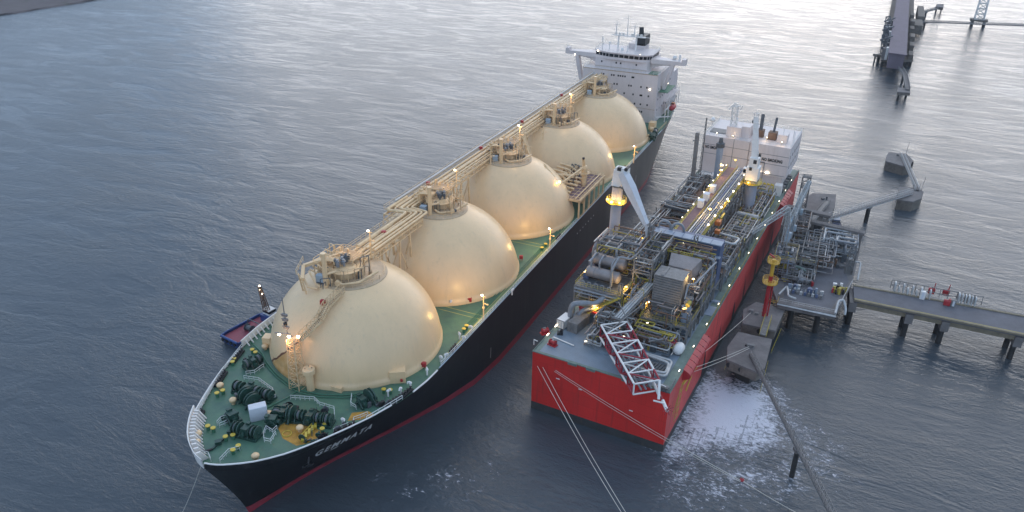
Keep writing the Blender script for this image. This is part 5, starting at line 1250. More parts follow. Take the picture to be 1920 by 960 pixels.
for k in range(7): b.bar((24, 76+k*2.2, 21.6), (31.2, 75.4+k*2.2, 21.6), .22)
b.bar((24, 75.5, 21.7), (24, 90, 21.7), .25); b.bar((31.2, 75, 21.7), (31.2, 90, 21.7), .25); b.tube((24.5, 92.5, 21.5), (31, 92, 21.5), .75, n=12)
b.build('overhead_pipework', Rs)
b = MB(m_brown, m_orange, m_yellow); b.bx(24, 31, 50.5, 53, 21, 21.5); b.mat(m_orange); b.box((23.6, 70, 27), (1.6, 2.2, 1.2)); b.box((24.6, 66, 26), (1.4, 1.4, 1)); b.mat(m_yellow); b.box((23.8, 74, 27.5), (.5, 4, .5)); b.build('orange_skid', Rs)
b = MB(m_yellow, m_orange); 
for k in range(6): b.tube((22.5+k*1.25, 121.5, 21.8), (23.4+k*1.25, 121.5, 21.8), .35, n=8); b.bar((22.5+k*1.2, 121.4, 20.5), (22.9+k*1.2, 121.4, 22.4), .2)
b.build('yellow_valve_row', Rs)
b = MB(m_bluel); p = atb(1335, 560, BZ); b.bx(30.3, 32.4, 36, 41, BZ+.03, BZ+.12); b.bx(30.2, 32.5, 43, 44, BZ+.03, BZ+.5); b.build('deck_hatch', barge)

# ---- cranes
m_colm = M('pale_grey_column', (.36, .37, .42), .5, var=.1)
m_boomw = M('weathered_white_boom', (.62, .62, .64), .5, var=.12, dirt=(.4, .32, .25), dirt_amt=.3)
def crane(px, base, ztop, r_, col_lbl, ring_z, boom_to, boom_w, head, mat=m_pipew):
    n_ = node('pedestal_crane', barge); n_['label'] = col_lbl
    b = MB(m_colm, m_steeld); b.tube((base[0], base[1], BZ), (base[0], base[1], ztop), r_, n=24); b.mat(m_steeld); b.lathe((base[0], base[1], ztop-.3), [(r_+.15, 0), (r_+.15, .3)], 24); b.build('pedestal', n_)
    b = MB(m_yellow, m_yrail); b.lathe((base[0], base[1], ring_z), [(r_, -.1), (r_+1.3, -.1), (r_+1.3, .1), (r_, .1)], 24, caps=False, smooth=False)
    b.rail([(base[0]+(r_+1.2)*math.cos(k*math.pi/8), base[1]+(r_+1.2)*math.sin(k*math.pi/8), ring_z) for k in range(16)], 1.1, 1.2, .06, closed=True); b.build('ring_platform', n_)
    return n_
c1 = (1.75, 44.5); n1 = crane(1152, c1, 42.8, 1.4, 'white crane on a round column with its boom lowered', 38.2, None, 0, 0)
b = MB(m_lampy)
for a in (3.6, 4.5, 5.4): b.cut(); b.box((c1[0]+2.4*math.cos(a), c1[1]+2.4*math.sin(a), 38.7), (.55, .5, .4))
b.build_each('ring_lamp', n1)
for a in (3.4, 4.5, 5.6): plight(bw(c1[0]+3.0*math.cos(a), c1[1]+3.0*math.sin(a), 39.0), 200, (1, .6, .2))
b = MB(m_white, m_blk)
b.add([(c1[0]-1.4, c1[1]-1.2, 42.8), (c1[0]+1.4, c1[1]-1.2, 42.8), (c1[0]+1.4, c1[1]+1.2, 42.8), (c1[0]-1.4, c1[1]+1.2, 42.8), (c1[0]-1.1, c1[1]-.9, 47.2), (c1[0]+1.5, c1[1]-.9, 47.2), (c1[0]+1.5, c1[1]+.9, 47.2), (c1[0]-1.1, c1[1]+.9, 47.2)], [(3, 2, 1, 0), (4, 5, 6, 7), (0, 1, 5, 4), (1, 2, 6, 5), (2, 3, 7, 6), (3, 0, 4, 7)])
b.box((c1[0]+1.2, c1[1]-.6, 47.4), (3.4, 1.8, 1.4)); b.mat(m_blk); b.box((c1[0]+.6, c1[1]-1.2, 47.8), (1.0, 1.0, .9)); b.tube((c1[0]+2.4, c1[1]-1.6, 48.0), (c1[0]+2.4, c1[1]+.4, 48.0), .5, n=12)
b.build('slewing_head', n1)
b = MB(m_white)
t0, t1 = V((c1[0]+1.6, c1[1]-1.2, 47.0)), V((11.6, 40.8, 35.2))
def taper(b, p, q, w0, h0, w1, h1):
    d = (q-p).normalized(); r_ = d.cross(V((0, 0, 1))).normalized(); u_ = r_.cross(d); vs = []
    for c_, w_, h_ in ((p, w0, h0), (q, w1, h1)):
        for i_, j_ in ((-1, -1), (1, -1), (1, 1), (-1, 1)): vs.append(c_+r_*i_*w_/2+u_*j_*h_/2)
    b.add(vs, [(0, 1, 2, 3), (7, 6, 5, 4), (4, 5, 1, 0), (5, 6, 2, 1), (6, 7, 3, 2), (7, 4, 0, 3)])
b.mats[0] = m_boomw
taper(b, t0, t0.lerp(t1, .3), 2.2, 1.8, 2.2, 2.4); taper(b, t0.lerp(t1, .3), t1, 2.2, 2.4, 1.2, 1.1)
for k in range(5): p = t0.lerp(t1, .2+k*.17); b.bar(p+V((-.9, 0, .9)), p+V((.9, 0, .9)), .12)
for o_ in (-.6, -.2, .2, .6): b.bar(t1+V((-.2, o_, .2)), V((12.6+o_*.4, 40.2+o_*.3, 31.0)), .16, .2)
b.build('boom', n1)
b = MB(m_steeld); b.tube(V((c1[0]+1, c1[1]-1.3, 43)), t0.lerp(t1, .45), .2, n=8); b.build('boom_ram', n1)
c2 = (25.6, 103.0); n2 = crane(1405, c2, 29.5, 1.75, 'white crane on a thick grey column with its boom raised upright', 28.4, None, 0, 0)
b = MB(m_white, m_blk, m_glass)
b.box((c2[0]-.2, c2[1], 31.6), (3.8, 4.0, 4.2)); b.box((c2[0]-2.5, c2[1]-.6, 32.0), (1.4, 1.8, 2.0)); b.mat(m_glass); b.box((c2[0]-2.5, c2[1]-1.53, 32.2), (1.1, .1, 1.2)); b.mat(m_white); b.box((c2[0]-.2, c2[1]-.4, 35.2), (2.8, 3.0, 3.2)); b.mat(m_blk); b.box((c2[0]+.2, c2[1]-1.95, 35.8), (1.0, .2, 1.2)); b.box((c2[0]-.8, c2[1]-2.1, 33.4), (.8, .3, 1.0)); b.box((c2[0]+1.2, c2[1]-1.2, 38), (.7, .7, .9))
b.build('slewing_head', n2)
b = MB(m_white)
t0, t1 = V((c2[0]-.2, c2[1]-.6, 36)), V((c2[0]-2.2, c2[1]+1.4, 49.0))
for o_ in (-.9, .9): b.bar(t0+V((o_, 0, 0)), t1+V((o_*.5, 0, 0)), .4, .8)
b.bar(t0+V((0, -.4, 0)), t1+V((0, -.3, 0)), 1.5, .15)
for k in range(9): p = t0.lerp(t1, k/8); b.bar(p+V((-.8, -.5, 0)), p+V((.8, -.5, 0)), .15)
for o_ in (-.9, .9): b.bar(t1+V((o_*.5, 0, 0)), t1+V((o_*.9, -.5, 1.3)), .2)
b.bar(t1, t1+V((0, 0, 1.8)), .2); b.bar(t1+V((-.7, 0, 1)), t1+V((.9, 0, 1)), .15)
b.build('boom', n2)
b = MB(m_blk); b.tube(t1+V((-.9, 0, -1.6)), t1+V((.9, 0, -1.6)), .5, n=10); b.build('sheave', n2)
lampspot(barge, (c2[0]-.6, c2[1]-3.2, 29.2), m_lampy, 140, .5)

# ---- tall posts near the accommodation
b = MB(m_steel, m_steeld); b.tube((3.0, 118, BZ), (2.4, 119, 36.5), .75, n=12); b.box((2.0, 118.6, 33.6), (1.6, .4, .4)); 
for o_ in (-1.4, 1.4): b.bar((3+o_, 117, BZ), (3, 118, 22), .25)
b.build('vent_stack', barge)
b = MB(m_steeld); b.lattice((5.0, 119, BZ), (4.4, 121, 41.5), 1.0, .35, 16, .07, .05, tri=True); b.build('aerial_mast', barge)
b = MB(m_bluel, m_steeld); b.tube((10.4, 122, BZ), (9.8, 123, 31.5), 1.15, n=18); b.mat(m_steeld); b.lathe((9.8, 123, 31.5), [(1.5, 0), (1.5, 1.4), (.8, 1.6), (.6, 3.2), (.01, 3.3)], 14, caps=False, smooth=False); b.build('exhaust_stack', barge)

# ---- accommodation block of the barge
BAcc = node('barge_accommodation', barge)
b = MB(m_whiteh); FA = 130.0; b.bx(2.2, 18.2, FA, 152, BZ, 32.7); b.bx(18.4, 32.0, FA-.2, 152, 21.8, 32.6); b.bx(19.5, 30.5, FA+.6, 150, BZ, 21.8); b.bx(32.0, 32.4, FA, 152, 21.8, 32.6) if False else None
b.build('block_wall', BAcc)
b = MB(m_steeld)
for z in (26.2, 29.5): b.bx(2.2, 18.2, FA-.03, FA, z, z+.12); b.bx(18.4, 32.0, FA-.24, FA-.2, z-.2, z-.08)
for z in (22.9,): b.bx(18.4, 31.6, FA-.25, FA-.2, z-.6, z-.45)
b.bx(12.7, 12.85, FA-.04, FA, 22.5, 32.7); b.bx(18.6, 24.2, FA-.5, FA-.38, 26.3, 26.5); b.bx(24.1, 24.25, FA-.5, FA-.38, 20, 26.5)
b.build('panel_seam', BAcc)
vs, fs = text_mesh('NO SMOKING', 1.0, 1.1, .05); tw = max(v.x for v in vs); th = max(v.y for v in vs)
for k, (s0, s1, z0, y) in enumerate(((3.0, 9.1, 28.05, FA-.05), (23.0, 30.0, 27.0, FA-.26))):
    b = MB(m_blk); b.add([(s0+v.x/tw*(s1-s0), y, z0+v.y/th*1.1) for v in vs], fs); b.build('sign_lettering', BAcc)
b = MB(m_glass)
for k in range(5): b.bx(32.0, 32.05, FA+2+k*4, FA+3+k*4, 28.2, 29.3); b.bx(32.0, 32.05, FA+2+k*4, FA+3+k*4, 24.6, 25.7)
b.build('window', BAcc)
b = MB(m_rail); b.rail([(2.4, FA+.2, 32.7), (18, FA+.2, 32.7)], 1.1, 1.6, .05); b.rail([(18.6, FA+.2, 32.6), (31.8, FA+.2, 32.6), (31.8, 151.8, 32.6), (2.4, 151.8, 32.7), (2.4, FA+.2, 32.7)], 1.1, 1.6, .05); b.build('roof_rail', BAcc)
b = MB(m_whiteh, m_steel); b.bx(9.2, 14.2, FA+2, FA+7, 32.7, 36.4); b.bx(14.2, 17, FA+3, FA+8, 32.7, 36.8); b.bx(26.4, 29.6, FA+4, FA+8, 32.6, 35.6); b.bx(14.8, 18, FA+9, FA+12, 32.7, 34.6); b.mat(m_steel); b.bx(3, 9, FA+4, FA+9, 32.72, 33.0)
b.build('roof_house', BAcc)
b = MB(m_white, m_steel); b.lattice((11.0, FA+4, 36.4), (10.7, FA+4, 43.2), 1.9, 1.7, 5, .14, .09); b.bar((9.4, FA+4, 43.4), (12.6, FA+4, 43.4), .3); b.bar((8.7, FA+3.6, 41.8), (9.8, FA+4, 43.5), .5, .25); b.bar((12.6, FA+4, 42.2), (13.2, FA+4, 43.8), .3); b.tube((10.4, FA+4, 43.4), (10.4, FA+4, 44.6), .15, n=6); b.box((10.8, FA+4, 44), (1.8, .3, .3)); b.build('radar_mast', BAcc)
b = MB(m_steeld, m_brown); b.tube((19.8, FA+8, 32.6), (19.6, FA+9, 40.5), .6, n=12); b.tube((24.2, FA+8, 34), (24.4, FA+9, 40.0), .42, n=12); b.mat(m_brown); b.bx(22.8, 25.6, FA+6, FA+9, 32.6, 35.2); b.bx(18.6, 21, FA+7, FA+9.5, 32.6, 35.2); b.build('exhaust_stack', BAcc)
b = MB(m_white); b.tube((3.2, FA+6, 32.7), (3.1, FA+6, 36), .12, n=6); b.lathe((3.1, FA+6, 36.2), [(.1, -.3), (.85, 0), (.95, .6), (.5, 1.3), (.05, 1.5)], 14); b.tube((27.9, FA+6, 35.6), (27.8, FA+6, 38.8), .14, .06, n=6); b.tube((31.4, FA+8, 32.6), (31.4, FA+8, 36), .1, n=6); b.tube((30.9, FA+9, 32.6), (30.9, FA+9, 36.4), .1, n=6); b.build('aerial', BAcc)
for p, pw, mt in (((12, FA+1, 33.6), 40, m_lampw), ((22.8, FA+4.5, 33.8), 60, m_lampw), ((28.4, FA+2.0, 33.8), 60, m_lampw), ((6.0, FA+2, 33.4), 0, m_lampw)): lampspot(BAcc, p, mt, pw, .35, (1, .72, .4))
b = MB(m_lampw)
for s in (22.8, 25.6): b.cut(); b.box((s, FA-.5, 22.9), (1.2, .25, .3))
b.build_each('wall_lamp', BAcc)
b = MB(m_steeld, m_white, m_steel); b.rail([(32.8, 128, BZ), (32.8, 155, BZ)], 1.1, 1.4, .07)
for k in range(6): b.cut(); b.mat(m_steeld if k % 2 else m_steel); b.box((31.2, 146-k*3, BZ+.7), (1.4, 1.5, 1.4))
b.cut(); b.mat(m_white); b.bx(3, 8, 126, 129.8, BZ, 19.5); b.cut(); b.bx(29.2, 31.6, 126.5, 129.7, BZ, 20.0)
b.build_each('deck_fitting', BAcc)

# ---- things standing on the barge
def container(p, L, W_, H, rz, mat, label):
    t = thing('shipping_container', label, 'container', p, rz); b = MB(mat); b.bx(-W_/2, W_/2, -L/2, L/2, .15, H)
    for k in range(int(L/.55)): y = -L/2+.3+k*.55; b.bx(-W_/2-.07, -W_/2, y, y+.25, .3, H-.15); b.bx(W_/2, W_/2+.07, y, y+.25, .3, H-.15)
    b.build('body', t)
    b = MB(m_steel)
    for x in (-W_/2, W_/2):
        for y in (-L/2, L/2): b.bar((x, y, 0), (x, y, H+.03), .2)
    for y in (-L/2, L/2): b.bar((-W_/2, y, H), (W_/2, y, H), .16); b.bar((-W_/2, y, .1), (W_/2, y, .1), .16)
    b.build('frame', t)
    b = MB(mat, m_steeld); b.bx(-W_/2+.12, -.03, -L/2-.06, -L/2, .3, H-.15); b.bx(.03, W_/2-.12, -L/2-.06, -L/2, .3, H-.15); b.mat(m_steeld)
    for x in (-.5, -.2, .2, .5): b.bar((x, -L/2-.1, .4), (x, -L/2-.1, H-.2), .05)
    b.build('door', t)
container(bw(1.6, 14.2, BZ), 4.2, 2.1, 2.3, -BH-.12, m_white, 'smaller white container on the barge deck next to the bent grey pipes')
container(bw(5.0, 14.9, BZ), 6.0, 2.6, 2.7, -BH-.12, m_steel, 'larger grey container on the barge deck behind the red winches')
def raft(p, mat, label, name, cat, s=1):
    t = thing(name, label, cat, p, -BH); b = MB(mat); b.lathe((0, -1.6*s, 1.3), [(.2, 0), (.8*s, .15), (1.15*s, .8*s), (1.15*s, 2.4*s), (.8*s, 3.1*s), (.2, 3.3*s)], 16, axis=(0, 1, 0)); b.build('hull', t); b = MB(m_steel)
    for y in (-1, 1): b.bar((-.8, y, 0), (.8, y, 0), .2); b.bar((-.8, y, 0), (-.8, y, .8), .15); b.bar((.8, y, 0), (.8, y, .8), .15)
    b.build('cradle', t)
raft(bw(29.9, 16.0, BZ), m_white, 'white capsule lifeboat standing at the corner of the red barge by its fenders', 'lifeboat_capsule', 'lifeboat', 1.05)
raft(bw(27.9, 17.2, BZ), m_bred, 'dark red capsule lifeboat beside the white capsule on the barge', 'lifeboat_capsule', 'lifeboat', .9)
for k, (u, v, lbl) in enumerate(((1321, 388, 'nearest of three white cabins on the barge pipe rack'), (1325, 374, 'middle one of three white cabins on the barge pipe rack'), (1331, 358, 'farthest of three white cabins on the barge pipe rack'))):
    p = atb(u, v, 29); W = bw(17.0, p.y, 28.8); t = thing('equipment_cabin', lbl, 'cabin', W, -BH, 'white cabins on the barge pipe rack'); b = MB(m_white); b.bx(-.75, .75, -1.0, 1.0, 0, 2.1); b.build('body', t); b = MB(m_grey); b.bx(-.85, .85, -1.1, 1.1, 2.1, 2.2); b.build('roof', t)

# ================================================================== JETTY
JZ = 9.0
def pile(b, x, y, z, r_=.75): b.tube((x, y, -3), (x, y, z), r_, n=12)
plat = thing('jetty_platform', 'grey concrete loading platform on piles, covered in pipes, right of the red barge', 'jetty platform', at(1530, 540, JZ).xy.to_3d())
PO = plat.location
def pw_(P): return [(p.x-PO.x, p.y-PO.y) for p in P]
PL = [at(u, v, JZ) for u, v in ((1458, 568), (1566, 590), (1598, 530), (1614, 462), (1490, 436), (1452, 470), (1442, 520))]
b = MB(m_conc); b.prism(pw_(PL), JZ-1.6, JZ); 
b.build('slab', plat)
b = MB(m_tar); Q = pw_([at(u, v, JZ) for u, v in ((1470, 560), (1558, 580), (1592, 528), (1580, 500), (1520, 480), (1470, 530))]); b.add([(x, y, JZ+.02) for x, y in Q], [tuple(range(6))]); b.build('roadway', plat)
for (u, v) in ((1500, 592), (1552, 600), (1590, 560), (1604, 500), (1480, 570)):
    p = at(u, v, JZ-1); q = p+V((-2.5, 6, 0)); b = MB(m_pile); pile(b, q.x-PO.x, q.y-PO.y, JZ-1.5, .8); b.build('pile', plat)
def pj(u, v, z=JZ): p = at(u, v, z); return V((p.x-PO.x, p.y-PO.y, z))
b = MB(m_pipew, m_steel)                 # handrails and edge pipes along the front
b.rail([pj(1462, 566), pj(1566, 588), pj(1598, 530)], 1.1, 1.6, .05)
for k in range(3): b.path([pj(1458, 566)+V((0, -.2-k*.35, -.3)), pj(1568, 590)+V((0, -.2-k*.35, -.3))], .16, n=6)
b.path([pj(1460, 552, JZ+1), pj(1476, 536, JZ+1.6), pj(1478, 555, JZ+1.4), pj(1492, 560, JZ+.6)], .3, n=7, fil=.8)
b.path([pj(1566, 588, JZ+.6), pj(1572, 564, JZ+1.8), pj(1582, 562, JZ+1.8), pj(1586, 580, JZ+.3), pj(1584, 590, JZ-1)], .35, n=8, fil=.8)
b.path([pj(1598, 490, JZ+3), pj(1614, 492, JZ+3), pj(1608, 525, JZ+.5)], .25, n=7, fil=.6)
b.build('edge_pipework', plat)
# local jetty frame for the module builders
jx = (PL[1]-PL[0]).normalized(); jang = math.atan2(jx.y, jx.x); jo = node('process_area', plat); 
c0 = at(1478, 540, JZ); jo.location = (c0.x-PO.x, c0.y-PO.y, 0); jo.rotation_euler = (0, 0, jang)
# x along front, y away from the camera
rng = random.Random(77)
frame(jo, -5.5, .5, 4, 14, JZ, [JZ+3.4, JZ+6.4], 2, 3, m_steel, .3, True); plate(jo, -5.5, .5, 4, 14, [JZ+3.4, JZ+6.4], m_steeld)
pipes(jo, -5.8, .5, 3.5, 16, JZ+.4, JZ+7.4, 60, 111, (m_steel, m_pipe, m_vessel, m_bluel, m_brown)); gear(jo, -5.5, .5, 4, 14, JZ+3.5, 14, 112); gear(jo, -5.5, .5, 4, 14, JZ+6.5, 12, 113)
frame(jo, -6, 2, 26, 42, JZ, [JZ+4, JZ+8], 2, 3, m_steel, .32, True); plate(jo, -6, 2, 26, 42, [JZ+4], m_steeld); pipes(jo, -6, 2, 26, 42, JZ+.4, JZ+8, 50, 114, (m_steel, m_pipe, m_vessel, m_brown))
frame(jo, -2.6, 6, 12, 30, JZ, [JZ+3.2, JZ+6.0], 2, 4, m_steel, .3, True); plate(jo, -2.6, 6, 12, 30, [JZ+3.2], m_steeld)
pipes(jo, -2.6, 6.5, 2, 14, JZ+.4, JZ+2.6, 36, 101, (m_steel, m_pipe, m_vessel, m_pipew)); pipes(jo, -2.6, 11, 12, 34, JZ+.4, JZ+5.6, 80, 102, (m_steel, m_pipe, m_vessel, m_pipew, m_brown)); gear(jo, -2.6, 7, 3, 14, JZ, 20, 103); gear(jo, 6, 15, 18, 34, JZ, 24, 104, hmax=3)
pipes(jo, 6, 17, 24, 36, JZ+1, JZ+6.5, 30, 105, (m_pipew, m_pipe), (.18, .32))
gear(jo, -1, 10, -1.8, .5, JZ, 12, 106, (m_blue, m_bluel, m_pipew)); gear(jo, 11.5, 14.5, 1, 6, JZ, 8, 107, (m_blk, m_yrail, m_white))
b = MB(m_conc, m_steel); b.bar((-4, 37, JZ+6.8), (18.5, 33.5, JZ+6.8), 2.2, .8); b.bar((-6, 45, JZ+7), (8, 43, JZ+7), 2.4, .8)
for x, y in ((-3.5, 36.8), (3, 35.8), (10, 34.8), (17.5, 33.6), (-5, 44.6), (7, 43)): b.mat(m_conc); b.bar((x, y, JZ-1), (x, y, JZ+6.4), .9)
b.mat(m_steel); b.rail([(-4, 36, JZ+7.2), (18.5, 32.5, JZ+7.2)], 1.1, 1.6, .05); b.rail([(-4, 38, JZ+7.2), (18.5, 34.6, JZ+7.2)], 1.1, 1.6, .05)
b.build('pipe_bridge', jo)
b = MB(m_steel, m_steeld); b.lattice((15.6, 17.5, JZ), (15.6, 17.5, JZ+8), 2.0, 2.0, 4, .14, .1); b.bx(14.9, 16.3, 16.9, 18.1, JZ, JZ+4.5); b.build('service_shaft', jo)
b = MB(m_bwalk, m_pipew); b.lathe((1.5, 9, JZ+1), [(1.4, -.2), (1.6, 0), (1.4, .2)], 20); b.path([(-1, 9, JZ+.6), (-1, 9, JZ+2.2), (1.6, 9.6, JZ+2.8), (4, 9, JZ+1.8), (4, 9, JZ)], .4, n=8, fil=1)
b.mat(m_pipew)
for k in range(4): b.path([(-2, 4.5+k*.7, JZ+.8), (5, 4.2+k*.7, JZ+.8)], .22, n=7)
b.build('hose_reel', jo)
b = MB(m_redbox); b.tube((6.2, 4.2, JZ), (6.2, 4.2, JZ+1.4), .4, n=10); b.build('fire_hydrant', jo)

b = MB(m_pipew, m_blue, m_steel)
for k in range(9):
    b.cut(); x = .5+k*1.05; b.mat((m_pipew, m_blue, m_steel)[k % 3]); b.box((x, -2.6, JZ+.5), (.7, .6, .9)); b.mat(m_pipew); b.tube((x, -2.0, JZ), (x, -2.0, JZ+1.5), .1, n=6)
b.build_each('valve_box', jo)
b = MB(m_redbox, m_blk, m_yrail)
for k in range(6): b.cut(); b.mat((m_redbox, m_blk, m_yrail)[k % 3]); b.box((11.8+k*.7, 2.5+(k % 2)*1.4, JZ+.7), (.5, .5, 1.4+(k % 3)*.4)); b.tube((11.8+k*.7, 3.2, JZ), (11.8+k*.7, 3.2, JZ+1.2), .22, n=8)
b.build_each('hose_post', jo)
# loading arms
def arm(base, elbow, tip, label):
    t = thing('loading_arm', label, 'loading arm', base, 0, 'marine loading arms on the jetty edge')
    L_ = lambda p: V(p)-V(base)
    b = MB(m_pipew, m_steel); b.lattice((0, 0, 0), (0, 0, elbow[2]-base[2]-5), 1.8, 1.5, 5, .16, .1); b.tube((0, 0, 0), (0, 0, elbow[2]-base[2]-5), .35, n=9); b.build('riser', t)
    e = L_(elbow); tp = L_(tip); s_ = V((0, 0, elbow[2]-base[2]-5))
    b = MB(m_pipew, m_steel); b.lattice(s_, e, 1.5, .9, 6, .16, .1); b.mat(m_pipew); b.tube(s_, e, .28, n=8); b.build('inboard_arm', t)
    b = MB(m_pipew, m_steel); b.lattice(e, tp, 1.3, .8, 8, .15, .1); b.mat(m_pipew); b.tube(e, tp, .22, n=8); b.build('outboard_arm', t)
    b = MB(m_bluegrey); b.box(s_+V((.9, 0, -3.5)), (1.5, 1.3, 1.8)); d = (s_-e).normalized(); b.bar(s_, s_+d*4.5, .5); b.box(s_+d*4.8, (1.3, 1.6, 1.3)); b.build('counterweight', t)
    b = MB(m_steel, m_yellow); b.path([tp, tp+V((0, -.4, -2.2)), tp+V((-.8, -.6, -3.0))], .3, n=7, fil=.6); b.lathe(tp+V((-.8, -.6, -3.0)), [(.6, -.3), (.6, .3)], 10, axis=(1, 0, 0)); b.build('coupler', t)
def wp_(u, v, y):
    D = _F+_R*((u-960)/FPX)-_U*((v-480)/FPX); return CAMP+D*((y-CAMP.y)/D.y)
for k, (ub, vb) in enumerate(((1462, 498), (1474, 472), (1487, 440))):
    base = at(ub, vb, JZ)
    if k == 0: el = wp_(1478, 390, base.y); tp = bw(31.6, 80, 21.5)
    elif k == 1: el = base+V((1.2, 6, 17)); tp = base+V((-1.5, 2, 6.5))
    else: el = base+V((1.6, 6, 17)); tp = base+V((-1.0, 2, 6))
    arm(tuple(base), tuple(el), tuple(tp), ['lattice loading arm whose outer arm reaches across to the red barge', 'folded lattice loading arm standing between the two other arms', 'folded lattice loading arm at the far end of the row, next to the small tower'][k])
# access tower / gangway lattice behind the arms
p = at(1500, 400, JZ); gt = thing('gangway_tower', 'slim steel lattice access tower behind the loading arms on the jetty', 'tower', tuple(p))
b = MB(m_steel); b.lattice((0, 0, -3), (0, 0, 14), 3.2, 2.6, 7, .18, .12); b.build('tower_frame', gt)
b = MB(m_steeld); 
for z in (0, 3.4, 6.8, 10.2, 13.6): b.bx(-1.4, 1.4, -1.4, 1.4, z, z+.12)
b.build('landing', gt)

# fire monitor tower on the second dolphin
mt = thing('fire_monitor_tower', 'red post with two round yellow platforms standing at the jetty corner', 'fire monitor tower', tuple(at(1432, 592, 7.2)))
b = MB(m_redbox); b.tube((0, 0, 0), (0, 0, 12.5), .55, n=12); b.tube((.9, .3, 0), (.9, .3, 11), .2, n=7)
for z in (1, 2, 3): b.bar((-.8, 0, z), (.8, 0, z), .15)
b.build('red_post', mt)
m_ylw = M('bright_yellow_rail', (.60, .36, .04), .5, var=.15)
for z, r_ in ((10.5, 2.0), (16.6, 1.6)):
    b = MB(m_ylw); b.lathe((0, 0, z), [(r_, -.1), (r_, .1), (.5, .1), (.5, -.1)], 16, smooth=False); b.rail([(r_*math.cos(k*math.pi/6), r_*math.sin(k*math.pi/6), z) for k in range(12)], 1.3, 1, .07, closed=True, bars=3); b.build('ring_platform', mt)
b = MB(m_ylw, m_redbox); b.tube((0, 0, 12.5), (0, 0, 17.4), .5, n=10); b.mat(m_redbox); b.tube((0, 0, 18), (-1.4, .6, 18.5), .22, n=8); b.build('monitor_nozzle', mt)
b = MB(m_ylw); p = at(1452, 562, JZ); q = p-mt.location; b.rail([(q.x-2, q.y-1, 1), (q.x+1, q.y-1, 1), (q.x+1, q.y+2, 1)], 1.1, 1, .06); b.build('yellow_guard', mt)

# dolphins
def dolphin(poly, z, th, name, label, piles=4, conc=m_conc, group='concrete mooring dolphins'):
    c = sum(poly, V((0, 0, 0)))/len(poly); t = thing(name, label, 'mooring dolphin', (c.x, c.y, 0), 0, group); b = MB(m_conc, m_concd)
    b.prism([(p.x-c.x, p.y-c.y) for p in poly], z-.5, z); b.mat(m_concd); th = th if piles < 4 else (z+2 if piles == 4 else 2.8); b.prism([((p.x-c.x)*.985, (p.y-c.y)*.985) for p in poly], z-th, z-.5)
    if piles == 5: b.mat(m_pile); b.prism([((p.x-c.x)*.5, (p.y-c.y)*.5+1.5) for p in poly], -2, z-2.8)  # inset dark block stands in for the shade beneath the cap
    piles = piles if piles < 4 else 0; b.build('pile_cap', t)
    for k in range(piles):
        p = poly[int(k*len(poly)/piles)]; b = MB(m_pile); pile(b, (p.x-c.x)*.65, (p.y-c.y)*.65, z-th+.02, .6); b.build('pile', t)
    return t, c
def P_(z, *L): return [at(u, v, z) for u, v in L]
t, c = dolphin(P_(7.6, (1363, 674), (1364, 650), (1384, 622), (1448, 636), (1434, 690), (1420, 698)), 7.6, 4.2, 'mooring_dolphin', 'nearest concrete dolphin, with ropes from the red barge made fast on it', 5)
b = MB(m_steel, m_blk); q = at(1405, 650, 7.6)-c; b.box((q.x, q.y, 8.0), (1.2, .9, .8)); b.lathe((q.x+.9, q.y-.1, 7.6), [(.4, 0), (.3, .3), (.3, .7), (.55, .9)], 12); b.mat(m_blk); b.box((q.x-.6, q.y, 7.8), (1, .6, .5)); b.build('mooring_hook', t)
b = MB(m_yrail); b.rail([at(1366, 648, 7.6)-c+V((0, 0, 0)), at(1385, 622, 7.6)-c, at(1420, 628, 7.6)-c], 1.0, 1.4, .05); b.rail([at(1448, 637, 7.6)-c, at(1434, 690, 7.6)-c], 1.0, 1.4, .06); b.build('guard_rail', t)
b = MB(m_white); 
for q in ((1380, 655, 1398, 661), (1386, 646, 1400, 652)): p1 = at(q[0], q[1], 7.62)-c; p2 = at(q[2], q[3], 7.62)-c; b.bar(p1, p2, .25, .04)
b.build('painted_stripe', t)
t, c = dolphin(P_(7.2, (1392, 606), (1394, 580), (1418, 566), (1472, 580), (1454, 620)), 7.2, 4.0, 'mooring_dolphin', 'concrete dolphin under the red monitor post between the barge and the jetty', 5)
b = MB(m_steel, m_blk); q = at(1408, 585, 7.2)-c; b.box((q.x, q.y, 7.6), (1.2, .9, .8)); b.box((q.x+1.6, q.y-.6, 7.5), (.9, .7, .6)); b.build('mooring_hook', t)
b = MB(m_yrail); b.rail([at(1472, 580, 7.2)-c, at(1454, 620, 7.2)-c], 1.0, 1.4, .07); b.build('guard_rail', t)
b = MB(m_concd, m_blk)                   # black fender face towards the barge
t, c = dolphin(P_(8, (1506, 392), (1512, 370), (1524, 362), (1568, 364), (1566, 386), (1556, 405), (1520, 404)), 8, 4.5, 'mooring_dolphin', 'concrete dolphin just behind the loading tower with two pale beams leaning to it', 5)
b = MB(m_steeld); q = at(1544, 374, 8)-c; b.box((q.x, q.y, 8.3), (1.6, .8, .6), .5); b.box((q.x+1, q.y+.5, 8.6), (.6, .6, 1.2)); b.build('mooring_hook', t)
t, c = dolphin(P_(4.2, (1684, 366), (1686, 350), (1722, 352), (1732, 360), (1727, 372), (1712, 378), (1682, 374)), 4.2, 4.6, 'mooring_dolphin', 'concrete dolphin in open water where two walkways meet at an angle')
b = MB(m_steel); q = at(1714, 350, 4.2)-c; b.box((q.x, q.y, 4.6), (1, .7, .8)); q = at(1727, 358, 4.2)-c; b.tube((q.x, q.y, 4.1), (q.x+.4, q.y, 10), .09, n=5); b.tube((q.x-1, q.y, 4.1), (q.x-.8, q.y, 7), .09, n=5); b.build('mooring_hook', t)
